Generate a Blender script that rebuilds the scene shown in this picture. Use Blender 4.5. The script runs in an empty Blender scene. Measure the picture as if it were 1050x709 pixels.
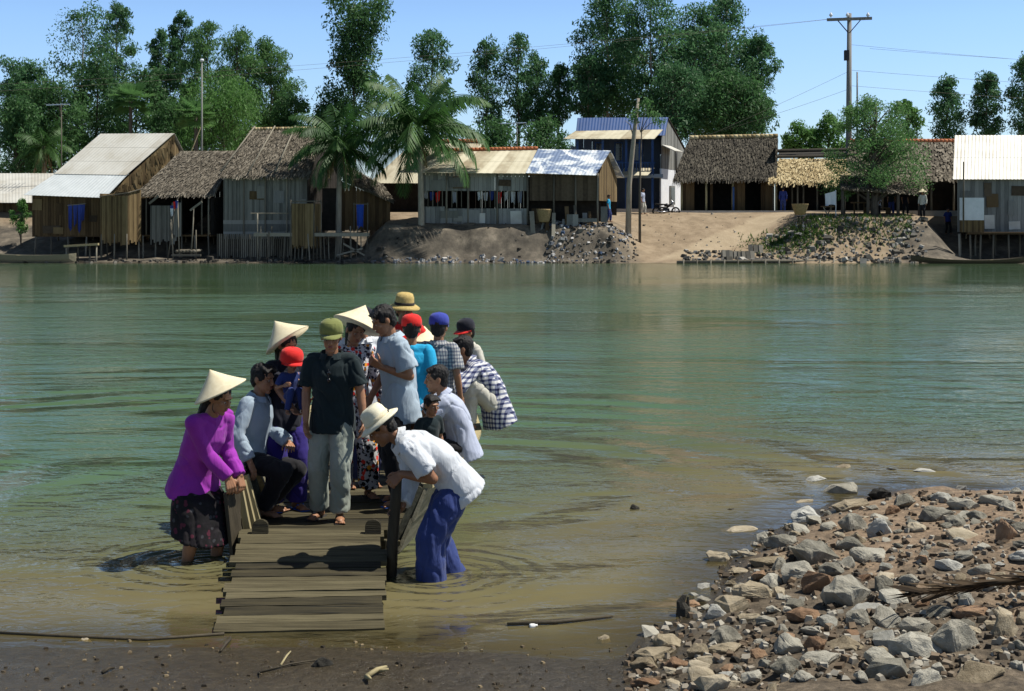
import bpy, bmesh, math, random
import numpy as np
from mathutils import Vector, Matrix, noise
R = math.radians
SC = bpy.context.scene
COL = SC.collection
random.seed(7)
F = 1400.0; CX = 525.0; HY = 224.0; H = 2.6      # focal length in photo pixels, principal column, horizon row, eye height


def at(px, py, D):
    return Vector(((px - CX) / F * D, D, H - (py - HY) / F * D))


def gnd(px, py, z=0.0):
    D = (H - z) * F / (py - HY)
    return Vector(((px - CX) / F * D, D, z))


def V(*a):
    return Vector(a)


def sstep(a, b, x):
    t = min(1, max(0, (x - a) / (b - a)))
    return t * t * (3 - 2 * t)


# ------------------------------------------------------------------ mesh builder
class MB:
    def __init__(s):
        s.v = []; s.f = []; s.m = []; s.a = []

    def add(s, vs, fs, m=0, a=None):
        o = len(s.v)
        s.v += [tuple(v) for v in vs]
        s.f += [tuple(i + o for i in f) for f in fs]
        s.m += [m] * len(fs)
        a = random.random() if a is None else a
        s.a += [a] * len(vs)

    def hexa(s, b, t, m=0, a=None):
        s.add(list(b) + list(t), [(3, 2, 1, 0), (4, 5, 6, 7), (0, 1, 5, 4), (1, 2, 6, 5), (2, 3, 7, 6), (3, 0, 4, 7)], m, a)

    def box(s, c, size, rz=0.0, m=0, a=None, M=None):
        c = Vector(c); x, y, z = [k / 2 for k in size]
        M = M if M is not None else Matrix.Rotation(rz, 3, 'Z')
        P = [c + M @ Vector(p) for p in ((-x, -y, -z), (x, -y, -z), (x, y, -z), (-x, y, -z), (-x, -y, z), (x, -y, z), (x, y, z), (-x, y, z))]
        s.hexa(P[:4], P[4:], m, a)

    def beam(s, p, q, w, h, up=(0, 0, 1), m=0, a=None):
        p, q = Vector(p), Vector(q)
        d = (q - p).normalized()
        u = Vector(up)
        if abs(d.dot(u)) > .98:
            u = Vector((0, 1, 0))
        sd = d.cross(u).normalized() * w / 2
        uu = sd.cross(d).normalized() * h / 2
        s.hexa([p - sd - uu, p + sd - uu, q + sd - uu, q - sd - uu], [p - sd + uu, p + sd + uu, q + sd + uu, q - sd + uu], m, a)

    def slab(s, a, b, c, d, t, m=0, v=None):
        a, b, c, d = map(Vector, (a, b, c, d))
        n = (b - a).cross(d - a).normalized() * t
        s.hexa([a - n, b - n, c - n, d - n], [a, b, c, d], m, v)

    def tube(s, pts, r, n=8, m=0, a=None, cap=True, squash=None):
        pts = [Vector(p) for p in pts]
        k = len(pts)
        rr = r if hasattr(r, '__len__') else [r] * k
        vs = []; fs = []
        ref = None
        for i, p in enumerate(pts):
            d = (pts[min(i + 1, k - 1)] - pts[max(i - 1, 0)])
            d = d.normalized() if d.length > 1e-9 else Vector((0, 0, 1))
            if ref is None:
                ref = Vector((1, 0, 0)) if abs(d.x) < .9 else Vector((0, 1, 0))
            x = (ref - d * ref.dot(d)).normalized()
            ref = x
            y = d.cross(x)
            for j in range(n):
                t = 2 * math.pi * j / n
                vs.append(p + (x * math.cos(t) + y * math.sin(t)) * rr[i])
        for i in range(k - 1):
            for j in range(n):
                fs.append((i * n + j, i * n + (j + 1) % n, (i + 1) * n + (j + 1) % n, (i + 1) * n + j))
        if cap:
            fs.append(tuple(range(n - 1, -1, -1)))
            fs.append(tuple((k - 1) * n + j for j in range(n)))
        s.add(vs, fs, m, a)

    def loft(s, secs, n=20, m=0, a=None):
        """secs: (centre, side vector with length, forward vector with length); closed ends"""
        vs = []; fs = []
        k = len(secs)
        for c, S, Fv in secs:
            for j in range(n):
                t = 2 * math.pi * j / n
                vs.append(Vector(c) + Vector(S) * math.cos(t) + Vector(Fv) * math.sin(t))
        for i in range(k - 1):
            for j in range(n):
                fs.append((i * n + j, i * n + (j + 1) % n, (i + 1) * n + (j + 1) % n, (i + 1) * n + j))
        fs.append(tuple(range(n - 1, -1, -1)))
        fs.append(tuple((k - 1) * n + j for j in range(n)))
        s.add(vs, fs, m, a)

    def caps(s, p, q, r1, r2, n=14, m=0, a=None):
        p, q = Vector(p), Vector(q)
        d = q - p
        L = d.length
        if L < 1e-6:
            d = Vector((0, 0, 1)); L = 1e-6
        d = d / L if L > 1e-6 else d
        pts = []; rr = []
        for t in (-.98, -.8, -.5, 0):
            pts.append(p + d * r1 * t); rr.append(r1 * math.sqrt(1 - t * t))
        for t in (0, .5, .8, .98):
            pts.append(q + d * r2 * t); rr.append(r2 * math.sqrt(1 - t * t))
        s.tube(pts, rr, n, m, a)

    def ell(s, c, X, Y, Z, n=16, k=10, m=0, a=None):
        c = Vector(c)
        vs = [c + Z]
        for i in range(1, k):
            ph = math.pi * i / k
            for j in range(n):
                t = 2 * math.pi * j / n
                vs.append(c + Z * math.cos(ph) + (X * math.cos(t) + Y * math.sin(t)) * math.sin(ph))
        vs.append(c - Z)
        fs = []
        for j in range(n):
            fs.append((0, 1 + j, 1 + (j + 1) % n))
        for i in range(k - 2):
            for j in range(n):
                b = 1 + i * n
                fs.append((b + j, b + n + j, b + n + (j + 1) % n, b + (j + 1) % n))
        b = 1 + (k - 2) * n
        for j in range(n):
            fs.append((b + j, len(vs) - 1, b + (j + 1) % n))
        s.add(vs, fs, m, a)

    def lathe(s, prof, n=32, M=None, m=0, a=None, wob=0.0):
        M = M if M is not None else Matrix.Identity(4)
        vs = []; fs = []
        k = len(prof)
        for i, (r, z) in enumerate(prof):
            for j in range(n):
                t = 2 * math.pi * j / n
                w = 1 + wob * math.sin(2 * t + .7) * (r > .02)
                vs.append(M @ Vector((r * math.cos(t) * w, r * math.sin(t), z + wob * .35 * math.sin(3 * t + 1) * r)))
        for i in range(k - 1):
            for j in range(n):
                fs.append((i * n + j, i * n + (j + 1) % n, (i + 1) * n + (j + 1) % n, (i + 1) * n + j))
        fs.append(tuple(range(n - 1, -1, -1)))
        fs.append(tuple((k - 1) * n + j for j in range(n)))
        s.add(vs, fs, m, a)

    def mesh(s, name, mats=(), smooth=False):
        me = bpy.data.meshes.new(name)
        me.from_pydata(s.v, [], s.f)
        for mt in mats:
            me.materials.append(mt)
        if mats:
            me.polygons.foreach_set('material_index', s.m)
        at_ = me.attributes.new('v', 'FLOAT', 'POINT')
        at_.data.foreach_set('value', s.a)
        if smooth:
            me.polygons.foreach_set('use_smooth', [True] * len(me.polygons))
        me.update()
        return me

    def build(s, name, mats, parent=None, smooth=False, loc=None):
        if not isinstance(mats, (list, tuple)):
            mats = [mats]
        ob = bpy.data.objects.new(name, s.mesh(name, mats, smooth))
        COL.objects.link(ob)
        if parent is not None:
            ob.parent = parent
        if loc is not None:
            ob.location = loc
        return ob

    def recentre(s, c):
        c = Vector(c)
        s.v = [tuple(Vector(p) - c) for p in s.v]


def tag(o, label, cat, group=None, kind=None):
    if label: o['label'] = label
    if cat: o['category'] = cat
    if group: o['group'] = group
    if kind: o['kind'] = kind
    return o


def thing(name, label, cat, loc=(0, 0, 0), rz=0.0, group=None):
    o = bpy.data.objects.new(name, None)
    COL.objects.link(o)
    o.location = loc
    o.rotation_euler = (0, 0, rz)
    o.empty_display_size = .2
    return tag(o, label, cat, group)


def single(mb, name, mats, label, cat, group=None, smooth=False, base=None):
    """a thing that is one mesh: world coordinates moved to its own base point"""
    if base is None:
        base = Vector(mb.v[0])
    mb.recentre(base)
    o = mb.build(name, mats, None, smooth, base)
    return tag(o, label, cat, group)


class Grp:
    """thing built in world coordinates, parts stored relative to its base"""
    def __init__(s, name, label, cat, base, group=None):
        s.base = Vector(base)
        s.root = thing(name, label, cat, s.base, 0, group)

    def part(s, mb, name, mats, parent=None, smooth=False, label=None):
        mb.recentre(s.base)
        o = mb.build(name, mats, parent or s.root, smooth)
        if label: o['label'] = label
        return o


def copy_tree(o, parent=None):
    c = o.copy()
    COL.objects.link(c)
    if parent is not None:
        c.parent = parent
    for ch in [k for k in SC.objects if k.parent == o]:
        copy_tree(ch, c)
    return c


# ------------------------------------------------------------------ materials
def newmat(name):
    m = bpy.data.materials.new(name)
    m.use_nodes = True
    nt = m.node_tree
    nt.nodes.clear()
    out = nt.nodes.new('ShaderNodeOutputMaterial')
    return m, nt, out


def mathn(nt, op, a, b=None, clamp=False):
    n = nt.nodes.new('ShaderNodeMath'); n.operation = op; n.use_clamp = clamp
    for i, x in enumerate((a, b)):
        if x is None: continue
        if isinstance(x, (int, float)): n.inputs[i].default_value = x
        else: nt.links.new(x, n.inputs[i])
    return n.outputs[0]


def ramp(nt, fac, stops, mode='LINEAR'):
    n = nt.nodes.new('ShaderNodeValToRGB')
    n.color_ramp.interpolation = mode
    e = n.color_ramp.elements
    while len(e) < len(stops): e.new(.5)
    for i, (p, c) in enumerate(stops):
        e[i].position = p
        e[i].color = (c[0], c[1], c[2], 1)
    nt.links.new(fac, n.inputs[0])
    return n.outputs[0]


def coords(nt, scale=(1, 1, 1), kind='Object'):
    tc = nt.nodes.new('ShaderNodeTexCoord')
    mp = nt.nodes.new('ShaderNodeMapping')
    mp.inputs['Scale'].default_value = scale
    nt.links.new(tc.outputs[kind], mp.inputs[0])
    return mp.outputs[0]


def noisen(nt, vec, scale, detail=5, rough=.6, dist=0.0):
    n = nt.nodes.new('ShaderNodeTexNoise')
    n.inputs['Scale'].default_value = scale
    n.inputs['Detail'].default_value = detail
    n.inputs['Roughness'].default_value = rough
    n.inputs['Distortion'].default_value = dist
    nt.links.new(vec, n.inputs['Vector'])
    return n.outputs[0]


def princ(nt, out, color=None, rough=.8, spec=.3, metal=0.0):
    b = nt.nodes.new('ShaderNodeBsdfPrincipled')
    b.inputs['Roughness'].default_value = rough
    b.inputs['Specular IOR Level'].default_value = spec
    b.inputs['Metallic'].default_value = metal
    if color is not None:
        if hasattr(color, '__len__'): b.inputs['Base Color'].default_value = (*color[:3], 1)
        else: nt.links.new(color, b.inputs['Base Color'])
    nt.links.new(b.outputs[0], out.inputs[0])
    return b


def bumpn(nt, b, h, strength=.5, dist=.02):
    n = nt.nodes.new('ShaderNodeBump')
    n.inputs['Strength'].default_value = strength
    n.inputs['Distance'].default_value = dist
    nt.links.new(h, n.inputs['Height'])
    nt.links.new(n.outputs[0], b.inputs['Normal'])


def mat(name, c1, c2=None, c3=None, rough=.85, scale=3.0, st=(1, 1, 1), spec=.25, metal=0.0, bump=.0, bscale=40.0, bst=None, bdist=.02, attr=0.0, objr=0.0):
    """colours spread by noise, by the per-piece value 'v' (attr) and by the object's random value (objr)"""
    m, nt, out = newmat(name)
    c2 = c2 or tuple(x * 1.5 for x in c1)
    vec = coords(nt, st)
    f = noisen(nt, vec, scale)
    if attr:
        a = nt.nodes.new('ShaderNodeAttribute'); a.attribute_name = 'v'
        f = mathn(nt, 'ADD', mathn(nt, 'MULTIPLY', f, 1 - attr), mathn(nt, 'MULTIPLY', a.outputs['Fac'], attr))
    if objr:
        oi = nt.nodes.new('ShaderNodeObjectInfo')
        f = mathn(nt, 'ADD', mathn(nt, 'MULTIPLY', f, 1 - objr), mathn(nt, 'MULTIPLY', oi.outputs['Random'], objr))
    lo, hi = (.28, .72) if attr + objr < .4 else (.15, .85)
    stops = [(lo, c1), (hi, c2)] if c3 is None else [(lo, c1), ((lo + hi) / 2, c2), (hi, c3)]
    col = ramp(nt, f, stops)
    b = princ(nt, out, col, rough, spec, metal)
    if bump:
        bumpn(nt, b, noisen(nt, coords(nt, bst or st), bscale, 4), bump, bdist)
    return m


def leafmat(name, c1, c2, c3, trans=.35):
    m, nt, out = newmat(name)
    a = nt.nodes.new('ShaderNodeAttribute'); a.attribute_name = 'v'
    oi = nt.nodes.new('ShaderNodeObjectInfo')
    f = mathn(nt, 'ADD', mathn(nt, 'MULTIPLY', a.outputs['Fac'], .8), mathn(nt, 'MULTIPLY', oi.outputs['Random'], .2))
    col = ramp(nt, f, [(.1, c1), (.55, c2), (.97, c3)])
    d = nt.nodes.new('ShaderNodeBsdfPrincipled')
    d.inputs['Roughness'].default_value = .55
    d.inputs['Specular IOR Level'].default_value = .3
    nt.links.new(col, d.inputs['Base Color'])
    t = nt.nodes.new('ShaderNodeBsdfTranslucent')
    nt.links.new(col, t.inputs[0])
    mx = nt.nodes.new('ShaderNodeMixShader'); mx.inputs[0].default_value = trans
    nt.links.new(d.outputs[0], mx.inputs[1]); nt.links.new(t.outputs[0], mx.inputs[2])
    nt.links.new(mx.outputs[0], out.inputs[0])
    return m


M = {}
# ------------------------------------------------------------------ cloth and skin
def clothmat(name, c1, c2=None, rough=.85, fold=.35, weave=True):
    m, nt, out = newmat(name)
    c2 = c2 or tuple(min(1, x * 1.2) for x in c1)
    vec = coords(nt)
    col = ramp(nt, noisen(nt, vec, 6, 4), [(.3, c1), (.7, c2)])
    b = princ(nt, out, col, rough, .2)
    b.inputs['Sheen Weight'].default_value = .12
    n = noisen(nt, coords(nt, (1, 1, .3)), 13, 3, .45, 1.2)
    bumpn(nt, b, n, min(1, fold * 1.1), .022)
    return m


def plaidmat(name, base, stripe, stripe2, freq=24.0, axes=('X', 'Z'), w=.45):
    m, nt, out = newmat(name)
    tc = nt.nodes.new('ShaderNodeTexCoord')
    sep = nt.nodes.new('ShaderNodeSeparateXYZ')
    nt.links.new(tc.outputs['Object'], sep.inputs[0])
    dist = noisen(nt, tc.outputs['Object'], 5, 2)
    fs = []
    for ax in axes:
        x = mathn(nt, 'ADD', sep.outputs[ax], mathn(nt, 'MULTIPLY', dist, .04))
        if ax == 'X':
            x = mathn(nt, 'ADD', x, mathn(nt, 'MULTIPLY', sep.outputs['Y'], .8))
        fr = mathn(nt, 'FRACT', mathn(nt, 'MULTIPLY', x, freq))
        fs.append(mathn(nt, 'LESS_THAN', fr, w))
    sm = mathn(nt, 'MULTIPLY', mathn(nt, 'ADD', fs[0], fs[1]), .5)
    col = ramp(nt, sm, [(0, base), (.4, stripe), (.9, stripe2)], 'CONSTANT')
    b = princ(nt, out, col, .85, .2)
    bumpn(nt, b, noisen(nt, coords(nt, (1, 1, .5)), 14, 3), .3, .02)
    return m


def floralmat(name, base, dark, a1, a2, scale=26.0):
    m, nt, out = newmat(name)
    vec = coords(nt)
    vo = nt.nodes.new('ShaderNodeTexVoronoi'); vo.inputs['Scale'].default_value = scale
    nt.links.new(vec, vo.inputs['Vector'])
    sp = nt.nodes.new('ShaderNodeSeparateColor'); nt.links.new(vo.outputs['Color'], sp.inputs[0])
    col = ramp(nt, sp.outputs[0], [(0, base), (.34, dark), (.62, a1), (.78, a2), (.87, base)], 'CONSTANT')
    edge = mathn(nt, 'LESS_THAN', vo.outputs['Distance'], .52)
    mx = nt.nodes.new('ShaderNodeMix'); mx.data_type = 'RGBA'
    nt.links.new(edge, mx.inputs[0])
    n2 = ramp(nt, noisen(nt, vec, scale * 1.6, 2), [(.5, base), (.56, dark)], 'LINEAR')
    nt.links.new(n2, mx.inputs[6]); nt.links.new(col, mx.inputs[7])
    b = princ(nt, out, mx.outputs[2], .85, .2)
    bumpn(nt, b, noisen(nt, coords(nt, (1, 1, .4)), 14, 3), .3, .02)
    return m


def skinmat(name, c):
    m, nt, out = newmat(name)
    col = ramp(nt, noisen(nt, coords(nt), 14, 4), [(.3, tuple(x * .82 for x in c)), (.7, c)])
    b = princ(nt, out, col, .48, .35)
    b.inputs['Subsurface Weight'].default_value = .06
    b.inputs['Subsurface Radius'].default_value = (.01, .004, .002)
    return m


M['skin'] = skinmat('tan_skin', (.33, .165, .09))
M['skin_dark'] = skinmat('sunburnt_skin', (.25, .12, .065))
M['hair'] = mat('black_hair', (.006, .006, .007), (.016, .014, .013), rough=.6, spec=.3, scale=60, st=(1, 1, .15), bump=.8, bscale=90, bst=(1, 1, .12), bdist=.012)
M['eye'] = mat('eye_white', (.40, .36, .32), (.46, .42, .38), rough=.5)
M['iris'] = mat('dark_iris', (.012, .008, .006), (.02, .012, .008), rough=.4)
M['lip'] = mat('lip_skin', (.24, .085, .07), (.28, .10, .08), rough=.5)
M['purple'] = clothmat('purple_cotton', (.235, .022, .285), (.30, .032, .36), fold=.5)
M['blackskirt'] = floralmat('dark_print_cotton', (.012, .011, .012), (.016, .013, .016), (.09, .02, .035), (.05, .05, .055), 34)
M['pinkprint'] = floralmat('pink_print_cotton', (.03, .03, .03), (.25, .05, .09), (.45, .05, .12), (.3, .3, .28), 40)
M['bluegrey'] = clothmat('pale_blue_grey_cotton', (.25, .32, .39), (.32, .39, .46), fold=.5)
M['black'] = clothmat('black_cotton', (.008, .008, .010), (.014, .014, .017))
M['navyblack'] = clothmat('blue_black_cotton', (.006, .007, .014), (.010, .012, .022))
M['violet'] = clothmat('violet_blue_cotton', (.020, .012, .12), (.03, .018, .17))
M['royal'] = clothmat('royal_blue_cotton', (.015, .05, .30), (.02, .07, .38))
M['teal'] = clothmat('dark_teal_knit', (.006, .014, .017), (.010, .021, .024))
M['greytrouser'] = clothmat('grey_green_twill', (.22, .25, .21), (.30, .33, .28), fold=.6)
M['floral'] = floralmat('floral_print_cotton', (.62, .62, .66), (.03, .03, .05), (.70, .05, .04), (.75, .30, .03), 27)
M['floraldark'] = floralmat('dark_floral_print', (.5, .5, .5), (.012, .012, .014), (.70, .05, .03), (.7, .28, .02), 24)
M['paleblue'] = clothmat('pale_blue_cotton', (.31, .39, .46), (.37, .45, .52), fold=.5)
M['white'] = clothmat('white_cotton', (.50, .53, .57), (.56, .59, .63), fold=.6)
M['lavender'] = clothmat('pale_lavender_cotton', (.37, .41, .53), (.43, .47, .58), fold=.5)
M['navy'] = clothmat('navy_blue_twill', (.020, .035, .13), (.030, .050, .18), fold=.6)
M['red'] = clothmat('red_cotton', (.62, .02, .018), (.72, .03, .025))
M['cyan'] = clothmat('turquoise_cotton', (.01, .28, .52), (.015, .36, .62))
M['bluecap'] = clothmat('blue_cap_cotton', (.035, .05, .30), (.045, .07, .38))
M['olive'] = clothmat('olive_cap_cotton', (.15, .165, .05), (.21, .23, .075))
M['khaki'] = clothmat('pale_khaki_twill', (.45, .44, .38), (.55, .53, .46))
M['plaidgrey'] = plaidmat('grey_plaid_cotton', (.42, .42, .40), (.20, .22, .25), (.10, .11, .15), 30)
M['plaidblue'] = plaidmat('navy_white_check_cotton', (.62, .62, .62), (.17, .19, .28), (.02, .025, .085), 21)
M['palm_hat'] = mat('palm_leaf_hat', (.62, .54, .36), (.74, .67, .48), rough=.7, scale=30, bump=.35, bscale=120, bdist=.004)
M['straw'] = mat('straw_hat', (.36, .26, .08), (.55, .42, .17), rough=.75, scale=55, bump=.8, bscale=110, bdist=.006)
M['sunhat'] = mat('cream_sun_hat', (.64, .60, .44), (.76, .72, .56), rough=.75, scale=40, bump=.4, bscale=120, bdist=.004)
M['hatband'] = clothmat('dark_hat_band', (.02, .017, .015))
M['orange'] = clothmat('orange_cotton', (.75, .18, .03))
M['flipflop'] = mat('blue_rubber_sandal', (.02, .09, .42), (.03, .12, .5), rough=.5)
M['steel'] = mat('watch_steel', (.5, .5, .52), (.6, .6, .62), rough=.25, metal=.9)
M['darkglass'] = mat('dark_glasses_plastic', (.01, .01, .012), (.02, .02, .022), rough=.12, spec=.6)
M['glintwhite'] = mat('glint_white', (.72, .72, .7), (.8, .8, .78))


# ------------------------------------------------------------------ human figure
def vox(mb, v, it=3, fac=.5):
    me = bpy.data.meshes.new('tmp')
    me.from_pydata(mb.v, [], mb.f)
    ob = bpy.data.objects.new('tmp', me)
    COL.objects.link(ob)
    m = ob.modifiers.new('r', 'REMESH'); m.mode = 'VOXEL'; m.voxel_size = v; m.use_smooth_shade = True
    if it:
        m = ob.modifiers.new('s', 'SMOOTH'); m.iterations = it; m.factor = fac
    dg = bpy.context.evaluated_depsgraph_get()
    ne = bpy.data.meshes.new_from_object(ob.evaluated_get(dg))
    bpy.data.objects.remove(ob)
    bpy.data.meshes.remove(me)
    ne.polygons.foreach_set('use_smooth', [True] * len(ne.polygons))
    return ne


def displace(me, amp, fx, fz, seed, fine=0.0):
    n = len(me.vertices)
    co = np.empty(n * 3, np.float32); me.vertices.foreach_get('co', co); co = co.reshape(-1, 3)
    no = np.empty(n * 3, np.float32); me.vertices.foreach_get('normal', no); no = no.reshape(-1, 3)
    d = np.empty(n, np.float32)
    for i in range(n):
        x, y, z = co[i]
        w = noise.noise(Vector((x * 3, y * 3, z * 3 + seed)))
        a = noise.noise(Vector((x * fx + seed + w * 1.3, y * fx + w, z * fz + w)))
        c = noise.noise(Vector((x * fx * .9 + w * 2, y * fx * .9 + seed * 2, z * fz * 1.5 + x * 4)))
        a = .75 * (1 - 2.2 * abs(a)) - .85 * math.exp(-(c / .085) ** 2)      # broad folds with narrow creases between them
        if fine:
            a += fine * noise.noise(Vector((x * fx * 3, y * fx * 3 + seed, z * fx * 3)))
        d[i] = a * amp
    co += no * d[:, None]
    me.vertices.foreach_set('co', co.ravel())
    me.update()


def put(me, name, mats, parent, label=None):
    for m in (mats if isinstance(mats, (list, tuple)) else [mats]):
        me.materials.append(m)
    me.name = name
    o = bpy.data.objects.new(name, me)
    COL.objects.link(o)
    o.parent = parent
    if label: o['label'] = label
    return o


def ik(a, t, l1, l2, pole):
    a, t = Vector(a), Vector(t)
    d = t - a
    L = d.length
    mx = (l1 + l2) * .995
    if L > mx:
        t = a + d / L * mx; L = mx; d = t - a
    L = max(L, abs(l1 - l2) + .02)
    u = d.normalized()
    x = (l1 * l1 - l2 * l2 + L * L) / (2 * L)
    h = math.sqrt(max(0, l1 * l1 - x * x))
    p = Vector(pole)
    p = p - u * p.dot(u)
    p = p.normalized() if p.length > 1e-6 else Vector((0, 0, -1))
    return a + u * x + p * h, t


def rotv(v, ax, ang):
    return Matrix.Rotation(ang, 3, ax) @ v


X0, F0, U0 = Vector((1, 0, 0)), Vector((0, -1, 0)), Vector((0, 0, 1))


def hand(mb, P, d, n, side, curl, s, spread=.05):
    d = d.normalized()
    n = (n - d * n.dot(d)).normalized()
    w = d.cross(n) * (-side)                 # towards the thumb
    for o, L, c in ((.031, .070, 0), (.0105, .079, 1), (-.0105, .073, 2), (-.030, .057, 3)):
        b = P + (d * .088 + w * o) * s
        mb.caps(P + (d * .008 + w * o * .62) * s, b, .0135 * s, .0125 * s, 10)
        dd = (d + w * o * 2.6).normalized()
        p = b
        for i, (fr, r1, r2) in enumerate(((.44, .0095, .0085), (.31, .0085, .0078), (.25, .0076, .006))):
            an = curl * (.75, 1.0, .8)[i] * (i + 1) / 1.5 * (1 + .06 * c)
            q = p + (dd * math.cos(an) + n * math.sin(an)) * L * fr * s
            mb.caps(p, q, r1 * s, r2 * s, 8)
            p = q
    b = P + (d * .026 + w * .022) * s
    t1 = (d * .62 + w * .72 + n * .28).normalized()
    p1 = b + t1 * .036 * s
    t2 = (d * .85 + w * .35 + n * (.25 + curl * .4)).normalized()
    p2 = p1 + t2 * .032 * s
    p3 = p2 + (d * .9 + w * .05 + n * (.3 + curl * .6)).normalized() * .026 * s
    mb.caps(P + d * .012 * s, b, .015 * s, .0135 * s, 8)
    mb.caps(b, p1, .0125 * s, .0105 * s, 8); mb.caps(p1, p2, .0103 * s, .009 * s, 8); mb.caps(p2, p3, .009 * s, .0065 * s, 8)


def hat_frame(c, U, Fd):
    Z = U.normalized(); Yb = -(Fd - Z * Fd.dot(Z)).normalized(); X = Yb.cross(Z)
    m = Matrix((X, Yb, Z)).transposed().to_4x4()
    m.translation = c
    return m


def person(label, loc, yaw, s=1.0, group=None, pelvis=(0, 0, .88), lean=(0, 0), roll=0.0, twist=0.0, head=(0, 0, 0),
           feet=None, toes=(0, 0), knees=(None, None), hands=(None, None), elbows=(None, None), palms=(None, None), curl=(.5, .5), hdirs=(None, None),
           top=None, bottom=None, hat=None, hair='short', skin='skin', v=.0048, sandal=None, female=False, world_hands=(None, None), world_feet=(None, None), extras=()):
    """local frame: +x is the person's left, -y is forward, z up; sizes are for a 1.65 m body and scaled by s"""
    root = thing('person', label, 'person', loc, R(yaw), group)
    inv = (Matrix.Translation(Vector(loc)) @ Matrix.Rotation(R(yaw), 4, 'Z')).inverted()
    P = Vector(pelvis) * s

    def dv(p, r):
        return rotv(rotv(U0, 'X', R(p)), 'Y', R(r))
    d1, d2 = dv(lean[0], roll * .5), dv(lean[1], roll)
    S1 = X0 - d1 * X0.dot(d1); S1.normalize(); F1 = S1.cross(d1)
    S2 = rotv(X0, 'Z', R(twist)); S2 = (S2 - d2 * S2.dot(d2)).normalized(); F2 = S2.cross(d2)
    waist = P + d1 * .13 * s
    chest = P + d1 * .20 * s + d2 * .12 * s
    neck = P + d1 * .22 * s + d2 * .285 * s
    sw = .155 if female else .172
    sh = [neck - d2 * .045 * s + S2 * sw * s * k for k in (1, -1)]
    hip = [P - d1 * .03 * s + S1 * .086 * s * k for k in (1, -1)]
    Uh = rotv(rotv(rotv(U0, 'X', R(head[1])), 'Y', R(head[2])), 'Z', R(head[0]))
    Fh = rotv(rotv(rotv(F0, 'X', R(head[1])), 'Y', R(head[2])), 'Z', R(head[0]))
    Sh = -Fh.cross(Uh)
    Sh = Uh.cross(Fh)
    hs = s ** .6
    hc = neck + (d2 * .055 + U0 * .01) * s + Uh * .095 * hs + Fh * .018 * hs
    # limbs
    feet = feet or (V(.10, 0, 0), V(-.10, 0, 0))
    ank = []; kne = []; toe = []
    for i in (0, 1):
        k = 1 - 2 * i
        ft = inv @ Vector(world_feet[i]) if world_feet[i] is not None else Vector(feet[i]) * s
        a = ft + V(0, 0, .075) * s
        pole = Vector(knees[i]) if knees[i] is not None else F0 * 1.0 + X0 * .12 * k
        kn, an = ik(hip[i], a, .405 * s, .395 * s, pole)
        kne.append(kn); ank.append(an)
        td = rotv(F0, 'Z', R(toes[i] + 8 * k))
        toe.append(td)
    elb = []; wri = []
    for i in (0, 1):
        k = 1 - 2 * i
        if world_hands[i] is not None: t = inv @ Vector(world_hands[i])
        elif hands[i] is not None: t = Vector(hands[i]) * s
        else: t = sh[i] + (V(.06 * k, -.04, -.50)) * s
        pole = Vector(elbows[i]) if elbows[i] is not None else -F2 * .8 + X0 * .35 * k - U0 * .3
        e, w = ik(sh[i], t, .275 * s, .245 * s, pole)
        elb.append(e); wri.append(w)
    # --- body, one continuous skin
    b = MB()
    b.ell(P, S1 * .150 * s, F1 * .105 * s, d1 * .115 * s)
    b.ell(waist, S1 * .128 * s, F1 * .092 * s, d1 * .14 * s)
    b.ell(chest, S2 * (.145 if female else .158) * s, F2 * .105 * s, d2 * .16 * s)
    b.caps(sh[0] - S2 * .02 * s, sh[1] + S2 * .02 * s, .052 * s, .052 * s)
    b.caps(neck - d2 * .06 * s, hc - Uh * .05 * hs - Fh * .02 * hs, .058 * s, .049 * hs)
    for i in (0, 1):
        b.caps(sh[i], elb[i], .050 * s, .038 * s)
        b.caps(elb[i], elb[i].lerp(wri[i], .45), .039 * s, .037 * s)
        b.caps(elb[i].lerp(wri[i], .4), wri[i], .037 * s, .025 * s)
        b.caps(hip[i], kne[i], .078 * s, .053 * s)
        b.caps(kne[i], kne[i].lerp(ank[i], .4), .053 * s, .054 * s)
        b.caps(kne[i].lerp(ank[i], .4), ank[i], .054 * s, .034 * s)
        td = toe[i]
        sd = td.cross(U0)
        bz = ank[i] - U0 * .042 * s
        b.ell(bz - td * .02 * s, sd * .034 * s, td * .045 * s, U0 * .036 * s)
        b.ell(bz + td * .075 * s - U0 * .006 * s, sd * .040 * s, td * .085 * s, U0 * .028 * s)
        for tq in (-.030, -.014, .002, .018, .031):
            b.caps(bz + td * .13 * s + sd * tq * s - U0 * .016 * s, bz + td * (.172 - abs(tq + .03) * .45) * s + sd * tq * 1.15 * s - U0 * .019 * s, .010 * s, .0085 * s, 8)
        hd = (wri[i] - elb[i]).normalized() if hdirs[i] is None else Vector(hdirs[i]).normalized()
        pn = Vector(palms[i]) if palms[i] is not None else -S2 * (1 - 2 * i) + F2 * .3
        hand(b, wri[i] - hd * .005, hd, pn, 1 - 2 * i, curl[i], s ** .8)
    # head
    hh = hs
    b.ell(hc + (Uh * .022 - Fh * .012) * hh, Sh * .077 * hh, Fh * .094 * hh, Uh * .098 * hh)
    b.ell(hc + (Fh * .026 - Uh * .042) * hh, Sh * .060 * hh, Fh * .064 * hh, Uh * .078 * hh)
    b.ell(hc + (Fh * .062 - Uh * .102) * hh, Sh * .026 * hh, Fh * .024 * hh, Uh * .019 * hh)
    b.caps(hc + (Fh * .088 + Uh * .012) * hh, hc + (Fh * .106 - Uh * .028) * hh, .008 * hh, .0125 * hh, 10)
    b.ell(hc + (Fh * .096 - Uh * .034) * hh, Sh * .018 * hh, Fh * .012 * hh, Uh * .010 * hh)
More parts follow.
